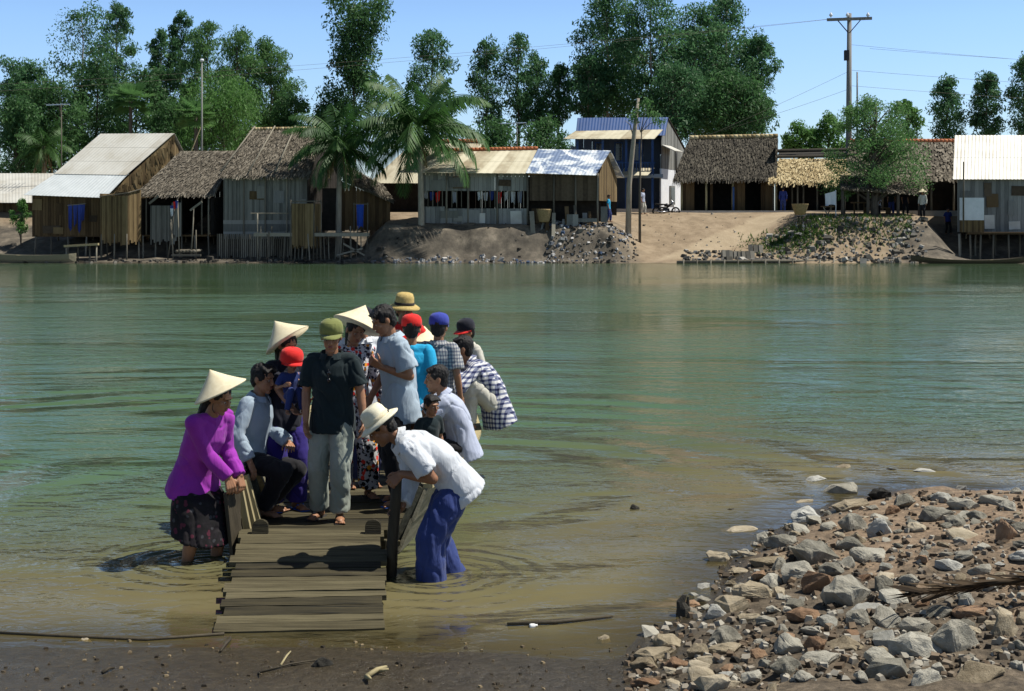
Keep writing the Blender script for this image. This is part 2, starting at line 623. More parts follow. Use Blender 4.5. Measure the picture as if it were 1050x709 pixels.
    b.ell(hc + (Fh * .078 + Uh * .028) * hh, Sh * .052 * hh, Fh * .014 * hh, Uh * .012 * hh)
    b.ell(hc + (Fh * .080 - Uh * .062) * hh, Sh * .026 * hh, Fh * .014 * hh, Uh * .022 * hh)
    for k in (1, -1):
        b.ell(hc + (Fh * .062 + Sh * .038 * k - Uh * .020) * hh, Sh * .024 * hh, Fh * .022 * hh, Uh * .020 * hh)
        b.ell(hc + (Sh * .079 * k - Fh * .012 - Uh * .004) * hh, Sh * .010 * hh, Fh * .021 * hh, Uh * .031 * hh)
    put(vox(b, v * max(.7, min(1, s)), 2), 'body', M[skin], root)
    if v < .009:
        for k in (1, -1):
            e = MB()
            ec = hc + (Fh * .0835 + Sh * .0315 * k - Uh * .001) * hh
            e.ell(ec, Sh * .0115 * hh, Fh * .0055 * hh, Uh * .0046 * hh, 12, 8)
            e.ell(ec + (Fh * .0045 - Sh * .001 * k) * hh, Sh * .0056 * hh, Fh * .0035 * hh, Uh * .0050 * hh, 12, 8, m=1)
            e.build('eye', [M['eye'], M['iris']], root, True)
            e = MB()
            bb = hc + (Fh * .089 + Uh * .0225) * hh
            e.caps(bb + (Sh * .014 * k - Uh * .002) * hh, bb + (Sh * .045 * k - Fh * .016) * hh, .0045 * hh, .003 * hh, 8)
            e.build('eyebrow', [M['hair']], root, True)
        e = MB()
        e.ell(hc + (Fh * .0925 - Uh * .0545) * hh, Sh * .021 * hh, Fh * .006 * hh, Uh * .0048 * hh, 12, 8)
        e.ell(hc + (Fh * .0915 - Uh * .064) * hh, Sh * .018 * hh, Fh * .007 * hh, Uh * .0055 * hh, 12, 8)
        e.build('lips', [M['lip']], root, True)
    seed = random.random() * 50
    # --- trousers / skirt
    def torso(mb, loose, hem, flare, hemdir=None, wide=1.0, collar=True):
        L = loose
        hd = hemdir if hemdir is not None else -d1
        secs = []
        hb = P + hd * hem * s
        secs.append((hb, S1 * (.150 + L + flare) * s * wide, F1 * (.108 + L + flare) * s))
        secs.append((P.lerp(hb, .5), S1 * (.152 + L + flare * .6) * s * wide, F1 * (.108 + L + flare * .6) * s))
        secs.append((P + d1 * .02 * s, S1 * (.150 + L) * s * wide, F1 * (.104 + L) * s))
        secs.append((waist, S1 * (.132 + L) * s, F1 * (.096 + L) * s))
        Sm = (S1 + S2).normalized(); Fm = (F1 + F2).normalized()
        secs.append((P + d1 * .2 * s + d2 * .04 * s, Sm * (.142 + L) * s, Fm * (.102 + L) * s))
        secs.append((chest + d2 * .03 * s, S2 * ((.146 if female else .160) + L) * s, F2 * (.106 + L) * s))
        secs.append((neck - d2 * .075 * s, S2 * ((.148 if female else .165) + L) * s, F2 * (.085 + L * .7) * s))
        secs.append((neck - d2 * .025 * s, S2 * (.105 + L * .5) * s, F2 * (.066 + L * .4) * s))
        secs.append((neck + d2 * .005 * s, S2 * .066 * s, F2 * .060 * s))
        mb.loft(secs, 24)
        if female:
            for k in (1, -1):
                c = chest + F2 * .075 * s + S2 * .065 * k * s - d2 * .005 * s
                mb.ell(c, S2 * .058 * s, F2 * .055 * s, d2 * .06 * s)
        mb.caps(sh[0] - S2 * .012 * s, sh[1] + S2 * .012 * s, (.053 + L * .35) * s, (.053 + L * .35) * s)
    if bottom:
        L = bottom.get('loose', .015)
        mb = MB()
        kind = bottom['kind']
        if kind == 'trousers':
            mb.loft([(P - d1 * .12 * s, S1 * .12 * s, F1 * .09 * s), (P - d1 * .06 * s, S1 * (.152 + L * .35) * s, F1 * (.110 + L * .35) * s),
                     (P + d1 * .02 * s, S1 * (.152 + L * .1) * s, F1 * (.106 + L * .1) * s), (P + d1 * .08 * s, S1 * .136 * s, F1 * .098 * s)])
            e = bottom.get('end', .97)
            for i in (0, 1):
                mb.tube([hip[i] + d1 * .03 * s, hip[i], hip[i].lerp(kne[i], .4), hip[i].lerp(kne[i], .75), kne[i]], [.05 * s, (.080 + L * .2) * s, (.080 + L * .8) * s, (.066 + L) * s, (.060 + L) * s], 16)
                mb.caps(kne[i], kne[i].lerp(ank[i], .05), (.060 + L) * s, (.060 + L) * s)
                mb.caps(kne[i], kne[i].lerp(ank[i], .5), (.060 + L) * s, (.056 + L * 1.1) * s)
                q = kne[i].lerp(ank[i], e)
                r = (.050 + L * 1.3) * s
                mb.tube([kne[i].lerp(ank[i], .35), q], [(.056 + L) * s, r], 16)
            me = vox(mb, .010 * max(.75, s), 2)
            displace(me, .0095 * s, 9, 3.6, seed, .22)
            put(me, 'trousers', M[bottom['mat']], root)
        else:
            hz = bottom['hem'] * s
            fl = bottom.get('flare', .05)
            kc = (kne[0] + kne[1]) / 2
            ac = (ank[0] + ank[1]) / 2
            hb = V(kc.x * .5 + ac.x * .5, kc.y * .5 + ac.y * .5, hz)
            wk = (kne[0] - kne[1]).length / 2
            mb.loft([(hb, S1 * (.15 + fl + wk * .3) * s, F1 * (.13 + fl) * s), (P.lerp(hb, .6), S1 * (.17 + fl * .8) * s, F1 * (.14 + fl * .8) * s),
                     (P.lerp(kc, .40), S1 * (.168 + L) * s, F1 * (.132 + L) * s), (P - d1 * .06 * s, S1 * (.166 + L * .2) * s, F1 * (.118 + L * .2) * s), (P + d1 * .01 * s, S1 * .155 * s, F1 * .108 * s)], 28)
            me = vox(mb, .011, 2)
            displace(me, .011 * s, 9, 1.2, seed, .15)
            put(me, 'skirt', M[bottom['mat']], root)
    if top:
        L = top.get('loose', .016)
        mb = MB()
        hd = top.get('hemdir')
        torso(mb, L, top.get('hem', .10), top.get('flare', .01), Vector(hd) if hd else None)
        for i in (0, 1):
            sl = top.get('sleeve', 'short')
            sl = sl if isinstance(sl, str) else sl[i]
            if sl == 'short':
                q = sh[i].lerp(elb[i], .78)
                mb.tube([sh[i], sh[i].lerp(elb[i], .4), q], [(.053 + L * .4) * s, (.054 + L * .7) * s, (.050 + L * 1.05) * s], 16)
            elif sl == 'long':
                mb.caps(sh[i], elb[i], (.053 + L * .4) * s, (.042 + L * .7) * s)
                f = top.get('cuff', .93)
                mb.tube([elb[i].lerp(wri[i], -.05), elb[i].lerp(wri[i], .4), elb[i].lerp(wri[i], f)], [(.042 + L * .7) * s, (.041 + L * .7) * s, (.032 + L * .8) * s], 16)
        me = vox(mb, .0095 * max(.75, s), 2)
        displace(me, .0095 * s, 6.5, 2.8, seed + 9, .10)
        put(me, top.get('name', 'shirt'), M[top['mat']], root)
        if top.get('collar'):
            c = MB()
            for k in range(20):
                t0, t1 = 2 * math.pi * k / 20, 2 * math.pi * (k + 1) / 20
                if abs(((t0 + math.pi / 20) - math.pi / 2 + math.pi) % (2 * math.pi) - math.pi) < .30:
                    continue
                pts = []
                for t in (t0, t1):
                    for (ra, rb, up) in ((.066, .060, .026), (.094, .088, -.012), (.102, .096, -.010), (.072, .066, .034)):
                        ra += L * .4; rb += L * .4
                        pts.append(neck + (S2 * ra * math.cos(t) + F2 * rb * math.sin(t) + d2 * (up + (-.012 if math.sin(t) > .3 else .006))) * s)
                c.add(pts, [(0, 1, 5, 4), (1, 2, 6, 5), (2, 3, 7, 6), (3, 0, 4, 7), (0, 3, 2, 1), (4, 5, 6, 7)])
            c.build('collar', M[top['mat']], root, False)
    # --- hair
    hm = MB()
    hm.ell(hc + (Uh * .040 - Fh * .022) * hh, Sh * .086 * hh, Fh * .097 * hh, Uh * .092 * hh)
    hm.ell(hc + (-Uh * .012 - Fh * .055) * hh, Sh * .074 * hh, Fh * .052 * hh, Uh * .078 * hh)
    for k in (1, -1):
        hm.ell(hc + (Uh * .03 + Sh * .066 * k + Fh * .012) * hh, Sh * .018 * hh, Fh * .034 * hh, Uh * .038 * hh)
    if hair == 'long':
        hm.caps(hc + (-Fh * .07 - Uh * .02) * hh, neck - F2 * .085 * s - d2 * .10 * s, .066 * hh, .045 * s)
    if hair in ('short', 'tousled') and not hat:
        for k in range(9):
            o = (k - 4) / 4
            hm.caps(hc + (Uh * .098 + Sh * .05 * o + Fh * .015) * hh, hc + (Uh * (.088 - abs(o) * .012) + Sh * .062 * o + Fh * .072) * hh, .022 * hh, .014 * hh, 8)
    me = vox(hm, .007, 1)
    displace(me, (.007 if hair == 'tousled' else .005) * hh, 30, 14, seed + 3, .4)
    put(me, 'hair', M['hair'], root)
    # --- hat
    if hat:
        kind = hat['kind']
        tilt = hat.get('tilt')
        Ut = Vector(tilt).normalized() if tilt else Uh
        if hat.get('wtilt'):
            Ut = (inv.to_3x3() @ Vector(hat['wtilt'])).normalized()
        hb = MB()
        if kind == 'cone':
            r = hat.get('r', .215); h = hat.get('h', .185)
            m4 = hat_frame(hc + (Uh * .045 - Fh * .01) * hh + Ut * .0, Ut, Fh)
            pr = []
            for q in range(31):
                t = q / 30
                pr.append((max(.002, r * (1 - t)), h * t + .0022 * (q % 2) - .02 * math.sin(math.pi * t) * .4))
            inner = [(max(.002, rr - .005), z - .006) for rr, z in pr[::-1]]
            hb.lathe([(r - .004, -.004)] + pr + inner[:], 40, m4)
            hb.build('hat', M[hat.get('mat', 'palm_hat')], root, True)
            st = MB()
            pts = []
            for q in range(13):
                t = math.pi * q / 12
                pts.append(hc + (Sh * .084 * math.cos(t) * (1 if t < 9 else 1) + Fh * .02 - Uh * (.03 + .088 * math.sin(t))) * hh)
            st.tube(pts, .003, 6)
            st.build('chin_strap', M['hatband'], root, True)
        elif kind == 'brim':
            br = hat.get('r', .165); ch = hat.get('h', .105)
            m4 = hat_frame(hc + (Uh * .052 - Fh * .012) * hh, Ut, Fh)
            dr = hat.get('droop', .02)
            pr = [(br, -dr - .003), (br + .002, -dr), (br * .82, -dr * .35 + .004), (.103, .006), (.098, .03), (.094, ch * .62), (.080, ch * .9), (.05, ch), (.02, ch - hat.get('dent', .0)), (.002, ch - hat.get('dent', .0))]
            inn = [(max(.002, a - .005), z - .006) for a, z in pr[:0:-1]]
            hb.lathe(pr + inn, 36, m4, wob=hat.get('wob', .03))
            ho = hb.build('hat', M[hat.get('mat', 'straw')], root, True)
            bn = MB()
            bn.lathe([(.104, .008), (.1055, .010), (.1015, .034), (.099, .034), (.099, .010)], 36, m4, wob=hat.get('wob', .03))
            bn.build('band', M[hat.get('band', 'hatband')], ho, True)
        else:
            m4 = hat_frame(hc + (Uh * .038 - Fh * .014) * hh, Ut, Fh)
            pr = [(.094, -.004), (.0985, .0), (.099, .03), (.097, .055), (.086, .085), (.062, .104), (.03, .113), (.004, .115)]
            inn = [(max(.002, a - .004), z - .005) for a, z in pr[:0:-1]]
            hb.lathe(pr + inn, 28, m4)
            ho = hb.build('hat', M[hat['mat']], root, True)
            vz = MB()
            top_, bot = [], []
            Zt = m4.col[2].to_3d(); Yt = -m4.col[1].to_3d(); Xt = m4.col[0].to_3d(); ct = m4.translation
            for q in range(13):
                t = math.pi * (q / 12)
                inner = ct + Xt * .094 * math.cos(t) + Yt * .092 * math.sin(t) + Zt * .006
                outer = ct + Xt * .090 * math.cos(t) + Yt * (.092 * math.sin(t) + hat.get('visor', .07) * math.sin(t) ** .7) - Zt * (.012 + .010 * abs(math.cos(t)))
                top_.append((inner, outer))
            vs = []; fs = []
            for a_, b_ in top_:
                vs += [a_, b_, b_ - Zt * .004, a_ - Zt * .004]
            for q in range(12):
                for j in range(4):
                    fs.append((q * 4 + j, q * 4 + (j + 1) % 4, q * 4 + 4 + (j + 1) % 4, q * 4 + 4 + j))
            fs += [(0, 1, 2, 3), (51, 50, 49, 48)]
            vz.add(vs, fs)
            vz.build('visor', M[hat.get('vmat', hat['mat'])], ho, True)
            bt = MB(); bt.ell(ct + Zt * .117, Xt * .009, Yt * .009, Zt * .005, 10, 6); bt.build('button', M[hat['mat']], ho, True)
    if sandal:
        for i in (0, 1):
            td = toe[i]; sd = td.cross(U0)
            c = MB()
            bz = ank[i] - U0 * .078 * s
            pts = [bz + td * (-.075) * s, bz + td * .06 * s, bz + td * .17 * s]
            wd = [.036, .040, .044]
            vs = []
            for z in (-.008, .010):
                for p, w in zip(pts, wd): vs += [p - sd * w * s + U0 * z * s, p + sd * w * s + U0 * z * s]
            c.add(vs, [(0, 1, 3, 2), (2, 3, 5, 4), (6, 8, 9, 7), (8, 10, 11, 9), (0, 6, 7, 1), (4, 5, 11, 10), (0, 2, 8, 6), (2, 4, 10, 8), (1, 7, 9, 3), (3, 9, 11, 5)])
            tp = bz + td * .12 * s + U0 * .02 * s
            for k in (1, -1):
                c.tube([tp, bz + td * .075 * s + sd * .03 * k * s + U0 * .058 * s, bz + td * .03 * s + sd * .040 * k * s + U0 * .008 * s], .006 * s, 6)
            c.build('sandal', M[sandal], root)
    return dict(root=root, hc=hc, Uh=Uh, Fh=Fh, Sh=Sh, neck=neck, chest=chest, F2=F2, S2=S2, d2=d2, wri=wri, elb=elb, P=P, kne=kne, ank=ank, hh=hh, sh=sh, s=s, F1=F1, S1=S1, d1=d1)
# ------------------------------------------------------------------ the boat at the landing and its people
M['deckwood'] = mat('wet_weathered_planks', (.010, .009, .005), (.054, .045, .022), (.125, .108, .060), rough=.75, scale=3.6, st=(.5, 11, 11), attr=.32, bump=.8, bscale=9, bst=(.5, 14, 14), bdist=.012)
M['hullwood'] = mat('grey_hull_planks', (.060, .058, .040), (.135, .125, .085), (.21, .195, .14), rough=.8, scale=3, st=(9, .7, 9), attr=.3, bump=.4, bscale=9, bst=(12, .6, 12), bdist=.01)
M['darkwood'] = mat('dark_wet_wood', (.030, .024, .015), (.075, .062, .040), rough=.7, scale=4, st=(6, 6, 1), attr=.3, bump=.4, bscale=10, bst=(10, 10, 1), bdist=.01)
M['palewood'] = mat('pale_worn_and_sunlit_wood', (.24, .20, .11), (.42, .36, .20), rough=.8, scale=4, st=(6, 6, 1), attr=.3, bump=.3, bscale=10, bdist=.008)


def interp(line, y):
    for a, b in zip(line, line[1:]):
        if a[1] <= y <= b[1]:
            t = (y - a[1]) / (b[1] - a[1])
            return Vector(a).lerp(Vector(b), t)
    return Vector(line[-1])


def build_boat():
    g = Grp('wooden_ferry_boat', 'broad flat wooden ferry boat full of people, its plank ramp let down', 'boat', (-1.5, 12.5, 0))
    GL = [(-2.17, 10.52, .50), (-2.25, 11.3, .50), (-2.36, 12.2, .47), (-2.38, 13.5, .46), (-2.2, 15, .5), (-1.9, 16, .58)]
    GR = [(-.66, 10.72, .48), (-.55, 11.5, .47), (-.44, 12.2, .45), (-.33, 13.5, .46), (-.45, 15, .5), (-.8, 16, .58)]
    BL = [(-2.06, 10.50, -.2), (-2.03, 11.3, -.24), (-2.08, 12.2, -.26), (-2.08, 13.5, -.26), (-1.95, 15, -.22), (-1.75, 16, -.1)]
    BR = [(-.98, 10.50, -.2), (-.86, 11.5, -.24), (-.76, 12.2, -.26), (-.66, 13.5, -.26), (-.75, 15, -.22), (-1.0, 16, -.1)]
    for Gl, Bl, sg, lab in ((GL, BL, -1, None), (GR, BR, 1, None)):
        mb = MB()
        n = 3
        ys = [10.5 + 5.5 * i / 14 for i in range(15)]
        for k in range(n):                               # three wide strakes, each lapping the one below
            for a, b in zip(ys, ys[1:]):
                def pt(y, t, o):
                    p = interp(Bl, max(y, Bl[0][1])).lerp(interp(Gl, max(y, Gl[0][1])), t)
                    p.x += sg * o
                    return p
                t0, t1 = k / n - (.02 if k else 0), (k + 1) / n
                q = [pt(a, t0, .012), pt(b, t0, .012), pt(b, t1, 0), pt(a, t1, 0)]
                off = Vector((-sg * .030, 0, 0))
                mb.hexa([p + off for p in q], q, 0, .2 + .3 * k)
        g.part(mb, 'side_planking', M['hullwood'])
        mb = MB()
        for a, b in zip(ys, ys[1:]):
            mb.beam(interp(Gl, max(a, Gl[0][1])) + V(0, 0, .018), interp(Gl, max(b, Gl[0][1])) + V(0, 0, .018), .075, .035, a=.6)
        g.part(mb, 'gunwale', M['palewood'])  # sunlit top of the rail put in as paler wood
        for y in (10.62, 10.86, 11.1, 11.5, 11.95, 12.5, 13.1, 13.7, 14.3, 15.0):
            mb = MB()
            p = interp(Gl, max(y, Gl[0][1] + .01)); q = interp(Bl, y).lerp(p, .42)
            p = p + V(-sg * .06, 0, .01); q = q + V(-sg * .07, 0, 0)
            mb.beam(q, p, .05, .055, (0, 1, 0))
            g.part(mb, 'rib', M['palewood'] if y < 11.2 and sg < 0 else M['hullwood'])  # left bow ribs paler: sunlight on them put into the colour
    mb = MB()
    for k in range(34):                                  # deck boards run across
        y = 10.66 + k * .158
        a = interp(BL, y).lerp(interp(GL, max(y, 10.53)), .45); b = interp(BR, y).lerp(interp(GR, max(y, 10.73)), .45)
        mb.beam(V(a.x + .04, y, .085 + random.uniform(-.004, .004)), V(b.x - .04, y, .085 + random.uniform(-.004, .004)), .150, .03)
    g.part(mb, 'deck', M['deckwood'])
    mb = MB()
    q = [V(x, 10.5 + .0, -.24) for x in (-2.06, -.98)] + [V(-1.0, 16, -.12), V(-1.75, 16, -.12)]
    mb.hexa([p - V(0, 0, .03) for p in q], q)
    g.part(mb, 'bottom', M['darkwood'])
    mb = MB()
    mb.hexa([V(-1.75, 15.98, -.13), V(-1.0, 15.98, -.13), V(-1.0, 16.02, -.13), V(-1.75, 16.02, -.13)], [V(-1.9, 15.98, .6), V(-.8, 15.98, .6), V(-.8, 16.02, .6), V(-1.9, 16.02, .6)])
    g.part(mb, 'transom', M['hullwood'])
    mb = MB()
    mb.beam((-2.10, 10.56, .155), (-.96, 10.56, .165), .085, .07, a=.5)
    mb.hexa([V(-2.05, 10.50, -.22), V(-.98, 10.50, -.22), V(-.98, 10.53, -.22), V(-2.05, 10.53, -.22)], [V(-2.07, 10.50, .118), V(-.97, 10.50, .118), V(-.97, 10.53, .118), V(-2.07, 10.53, .118)], 0, .1)
    g.part(mb, 'bow_sill', M['deckwood'])
    # ramp of rough boards laid across
    BLc, BRc, TRc, TLc = V(-1.845, 8.53, .012), V(-.80, 8.62, .012), V(-1.0, 10.50, .205), V(-2.085, 10.50, .205)
    mb = MB()
    cuts = [0, .07, .135, .215, .285, .345, .43, .485, .565, .625, .70, .765, .835, .905, 1.0]
    rr = random.Random(4)
    for i, (t0, t1) in enumerate(zip(cuts, cuts[1:])):
        gap = rr.uniform(.005, .013) / 1.9
        n = 8
        top = []
        e0, e1 = rr.uniform(-.035, .03), rr.uniform(-.03, .035)
        k0, k1 = rr.uniform(-.010, .012), rr.uniform(-.010, .012)
        zz = rr.uniform(-.004, .005)
        for j in range(n + 1):
            u = j / n
            a = BLc.lerp(TLc, t0 + gap + k0 * (u - .3)); b = BRc.lerp(TRc, t0 + gap + k0 * (u - .3))
            c = BLc.lerp(TLc, t1 - gap + k1 * (u - .6)); d = BRc.lerp(TRc, t1 - gap + k1 * (u - .6))
            uu = e0 * (1 - u) * .8 + u + e1 * u * .8
            p = a.lerp(b, uu) + V(0, rr.uniform(-.006, .006), zz + rr.uniform(-.002, .002))
            q = c.lerp(d, uu) + V(0, rr.uniform(-.006, .006), zz + .004 + rr.uniform(-.002, .002))
            top.append((p, q))
        av = rr.uniform(.1, .95)
        vs = []; fs = []
        for p, q in top:
            vs += [p, q, q - V(0, 0, .035), p - V(0, 0, .035)]
        for j in range(n):
            for k in range(4):
                fs.append((j * 4 + k, j * 4 + 4 + k, j * 4 + 4 + (k + 1) % 4, j * 4 + (k + 1) % 4))
        fs += [(3, 2, 1, 0), (n * 4, n * 4 + 1, n * 4 + 2, n * 4 + 3)]
        mb.add(vs, fs, 0, av)
    ramp_ = g.part(mb, 'ramp', M['deckwood'])
    for px, sg in ((-1.92, 1), (-1.06, -1)):
        mb = MB()
        rim = [(-.062, -.16), (.062, -.16), (.060, .0)] + [(.060 * math.cos(math.pi * q / 8), .045 * math.sin(math.pi * q / 8) + .0) for q in range(1, 8)] + [(-.060, .0)]
        lean_ = .22
        fr_ = [V(px + x_, 10.37 + (z_ + .16) * lean_, .255 + z_) for x_, z_ in rim]; k_ = len(fr_)
        mb.add(fr_ + [p + V(0, .035, .0) for p in fr_], [tuple(range(k_)), tuple(range(2 * k_ - 1, k_ - 1, -1))] + [(q, k_ + q, k_ + (q + 1) % k_, (q + 1) % k_) for q in range(k_)])
        g.part(mb, 'cleat', M['deckwood'], ramp_)
    for t in (.12, .86):
        mb = MB()
        mb.beam(BLc.lerp(BRc, t) + V(0, .02, -.06), TLc.lerp(TRc, t) + V(0, -.04, -.06), .07, .05)
        g.part(mb, 'bearer', M['darkwood'], ramp_)
    # the loose board standing at the left bow, with its battens
    mb = MB()
    mb.hexa([V(-2.13, 10.36, -.08), V(-2.09, 10.44, -.08), V(-2.06, 10.43, -.08), V(-2.10, 10.34, -.08)], [V(-2.20, 10.40, .50), V(-2.13, 10.56, .54), V(-2.10, 10.55, .54), V(-2.17, 10.39, .50)])
    g.part(mb, 'bow_board', M['darkwood'])


build_boat()

mb = MB()
mb.tube([(-.885, 9.93, -.19), (-.868, 9.92, .25), (-.845, 9.90, .55), (-.832, 9.89, .74)], [.040, .042, .040, .036], 12)
single(mb, 'wooden_pole', M['darkwood'], 'thick dark wooden mooring pole gripped by the bending man in white', 'pole', smooth=True, base=(-.885, 9.93, -.19))


def near_people():
    # woman holding the bow board
    person('woman in a purple blouse and conical hat standing in the shallows', (-2.37, 10.46, -.2), 48, 1.0,
           pelvis=(0, .10, .85), lean=(20, 30), twist=4, head=(16, 22, 0), feet=(V(.12, .02, 0), V(-.13, .05, 0)), female=True,
           world_hands=(V(-2.085, 10.46, .63), V(-2.16, 10.38, .63)), hdirs=(V(0, -.35, -.95), V(.1, -.35, -.95)), palms=(V(-.3, 1, -.2), V(.3, 1, -.2)), curl=(.8, .8),
           elbows=(V(.15, 1, -.2), V(-.25, 1, -.2)), top=dict(mat='purple', name='blouse', sleeve='long', hem=.17, loose=.024, flare=.06, cuff=1.0, hemdir=(0, .12, -1)),
           bottom=dict(kind='skirt', mat='blackskirt', hem=.38, flare=.075, loose=.03), hat=dict(kind='cone', wtilt=(-.42, -.05, .9), r=.213, h=.185), hair='long')
    # man sitting on the left gunwale
    person('black haired man in a pale blue long sleeved shirt sitting on the left gunwale', (-2.09, 11.55, .1), 70, 1.0,
           pelvis=(0, .14, .49), lean=(6, 12), head=(-4, 8, 0), feet=(V(.1, .02, 0), V(-.1, -.04, 0)),
           world_hands=(None, V(-2.165, 11.28, .585)), hands=(V(.03, -.22, .60), None), hdirs=(V(-.8, -.5, -.1), V(0, -.4, -.9)), palms=(V(-.3, 0, -1), V(0, .4, -1)), curl=(.4, .5), elbows=(None, V(-.5, .7, .2)),
           top=dict(mat='bluegrey', sleeve='long', hem=.10, loose=.03, collar=True, cuff=.9), bottom=dict(kind='trousers', mat='black'), hair='tousled')
    # mother with a baby
    r = person('woman in dark clothes and a tipped back conical hat holding a baby', (-1.96, 11.75, .1), 32, .915, pelvis=(0, 0, .88), lean=(-3, 2), head=(18, 14, 0), female=True,
               feet=(V(.1, -.05, 0), V(-.1, .02, 0)), world_hands=(V(-1.74, 11.55, 1.06), V(-1.83, 11.40, 1.01)), palms=(V(0, .5, 1), V(0, .5, 1)), curl=(.6, .6),
               top=dict(mat='navyblack', sleeve='short', hem=.14, loose=.022), bottom=dict(kind='trousers', mat='violet', loose=.035), hat=dict(kind='cone', wtilt=(-.55, .12, .80), r=.215, h=.20), hair='long', sandal='flipflop')
    person('small baby in a red cap held against its mother under the tipped conical hat', (-1.87, 11.52, .96), 25, .42, pelvis=(0, 0, .30), lean=(0, 4), head=(10, 10, 0),
           feet=(V(.16, -.34, .02), V(-.16, -.34, .02)), hands=(V(.16, -.30, .62), V(-.2, -.25, .58)), top=dict(mat='navy', sleeve='short', hem=.1), bottom=dict(kind='trousers', mat='navy'),
           hat=dict(kind='cap', mat='red', visor=.04), v=.006)
    # man in the olive cap
    r = person('man in an olive green cap and dark polo shirt at the head of the ramp', (-1.49, 11.32, .1), -4, .985, pelvis=(0, .02, .885), lean=(3, 5), head=(6, 12, 0),
               feet=(V(.07, -.03, 0), V(-.13, .10, 0)), toes=(4, -6), world_hands=(V(-1.215, 11.24, .90), V(-1.70, 11.25, .93)), hdirs=(V(-.1, -.15, -1), V(.1, -.15, -1)), curl=(.45, .45),
               elbows=(V(.5, .8, 0), V(-.5, .8, 0)), top=dict(mat='teal', name='polo_shirt', sleeve='short', hem=.14, loose=.034, collar=True, flare=.012), bottom=dict(kind='trousers', mat='greytrouser', loose=.026),
               hat=dict(kind='cap', mat='olive', visor=.072), sandal='hatband')
    w = MB()
    d = (r['wri'][0] - r['elb'][0]).normalized(); c = r['wri'][0] - d * .02
    ax = d.orthogonal().normalized(); ay = d.cross(ax)
    w.loft([(c - d * .009, ax * .032, ay * .032), (c + d * .009, ax * .032, ay * .032)], 16)
    w.loft([(c + r['S2'] * .030, d * .016, r['F2'] * .016), (c + r['S2'] * .040, d * .016, r['F2'] * .016)], 12)
    w.build('wristwatch', M['steel'], r['root'], False)
    g_ = MB()
    c = r['chest'] + r['F2'] * .150 + r['d2'] * .05
    for k in (1, -1):
        g_.ell(c + r['S2'] * .003 - r['d2'] * (.02 + .028 * k), r['S2'] * .015, r['F2'] * .006, r['d2'] * .018, 12, 8)
    g_.beam(c + r['d2'] * .045, c - r['d2'] * .075, .006, .006)
    g_.build('sunglasses', M['darkglass'], r['root'], True)
    # woman in the flowered clothes
    person('woman in a flowered blouse and conical hat standing behind the olive capped man', (-1.455, 12.32, .1), 20, .975, lean=(4, 8), head=(10, 18, 8), female=True, feet=(V(.14, -.12, 0), V(-.08, .03, 0)),
           hands=(V(.30, -.12, .82), V(-.2, -.1, .85)), top=dict(mat='floral', name='blouse', sleeve='long', hem=.18, loose=.026, flare=.03), bottom=dict(kind='trousers', mat='floraldark', loose=.04),
           hat=dict(kind='cone', wtilt=(.36, .30, .88), r=.222, h=.205), hair='long', sandal='hatband')
    # tall man in pale blue
    person('tall black haired man in a loose pale blue shirt, one hand at his chest', (-.985, 11.98, .1), -66, 1.06, lean=(4, 12), head=(-2, 26, 0), feet=(V(.1, -.02, 0), V(-.1, .06, 0)),
           world_hands=(V(-1.13, 11.80, 1.315), None), hands=(None, V(-.22, -.18, .86)), hdirs=(V(-.2, -.75, .5), None), palms=(V(-.4, .5, .2), None), curl=(1.0, .5), elbows=(V(.3, .55, -.8), None),
           top=dict(mat='paleblue', sleeve='short', hem=.20, loose=.042, collar=True, flare=.02), bottom=dict(kind='trousers', mat='black', loose=.03), hair='tousled', sandal='flipflop')
    person('person in a white shirt and dark cap almost hidden behind the tall man', (-1.40, 12.75, .1), 15, .99, head=(0, 10, 0), top=dict(mat='white', sleeve='short', hem=.15, loose=.03, collar=True),
           bottom=dict(kind='trousers', mat='navy'), hat=dict(kind='cap', mat='navyblack', vmat='white'))
    person('man in a straw hat and red shirt standing farthest back on the boat', (-1.10, 13.8, .1), 25, 1.02, head=(8, 8, 0), top=dict(mat='red', sleeve='short', hem=.14, loose=.025, collar=True), bottom=dict(kind='trousers', mat='black'),
           hat=dict(kind='brim', mat='straw', r=.160, h=.125, droop=.028, wob=.05), skin='skin_dark')
    person('person in a red cap and turquoise shirt seen from behind', (-.95, 12.9, .1), 172, .935, head=(6, 4, 0), top=dict(mat='cyan', sleeve='short', hem=.16, loose=.03), bottom=dict(kind='trousers', mat='black'), hat=dict(kind='cap', mat='red'))
    person('man in a blue cap and grey plaid shirt seen from behind', (-.71, 13.2, .1), 158, .93, head=(10, 4, 0), top=dict(mat='plaidgrey', sleeve='short', hem=.16, loose=.03, collar=True), bottom=dict(kind='trousers', mat='navyblack'),
           hat=dict(kind='cap', mat='bluecap'))
    person('seated woman whose pale conical hat shows between red and blue caps', (-.90, 13.9, .1), 160, .9, pelvis=(0, .1, .66), lean=(5, 8), feet=(V(.1, -.3, 0), V(-.1, -.3, 0)), female=True, head=(0, 8, 0),
           top=dict(mat='white', name='blouse', sleeve='long', hem=.12, loose=.02), bottom=dict(kind='trousers', mat='black'), hat=dict(kind='cone', r=.21, h=.17), hair='long')
    person('boy in a dark cap with red visor at the boat far right end', (-.46, 14.4, .1), -52, .84, head=(0, 12, 0), top=dict(mat='khaki', sleeve='short', hem=.14, loose=.025, collar=True), bottom=dict(kind='trousers', mat='navy'),
           hat=dict(kind='cap', mat='navyblack', vmat='red'))
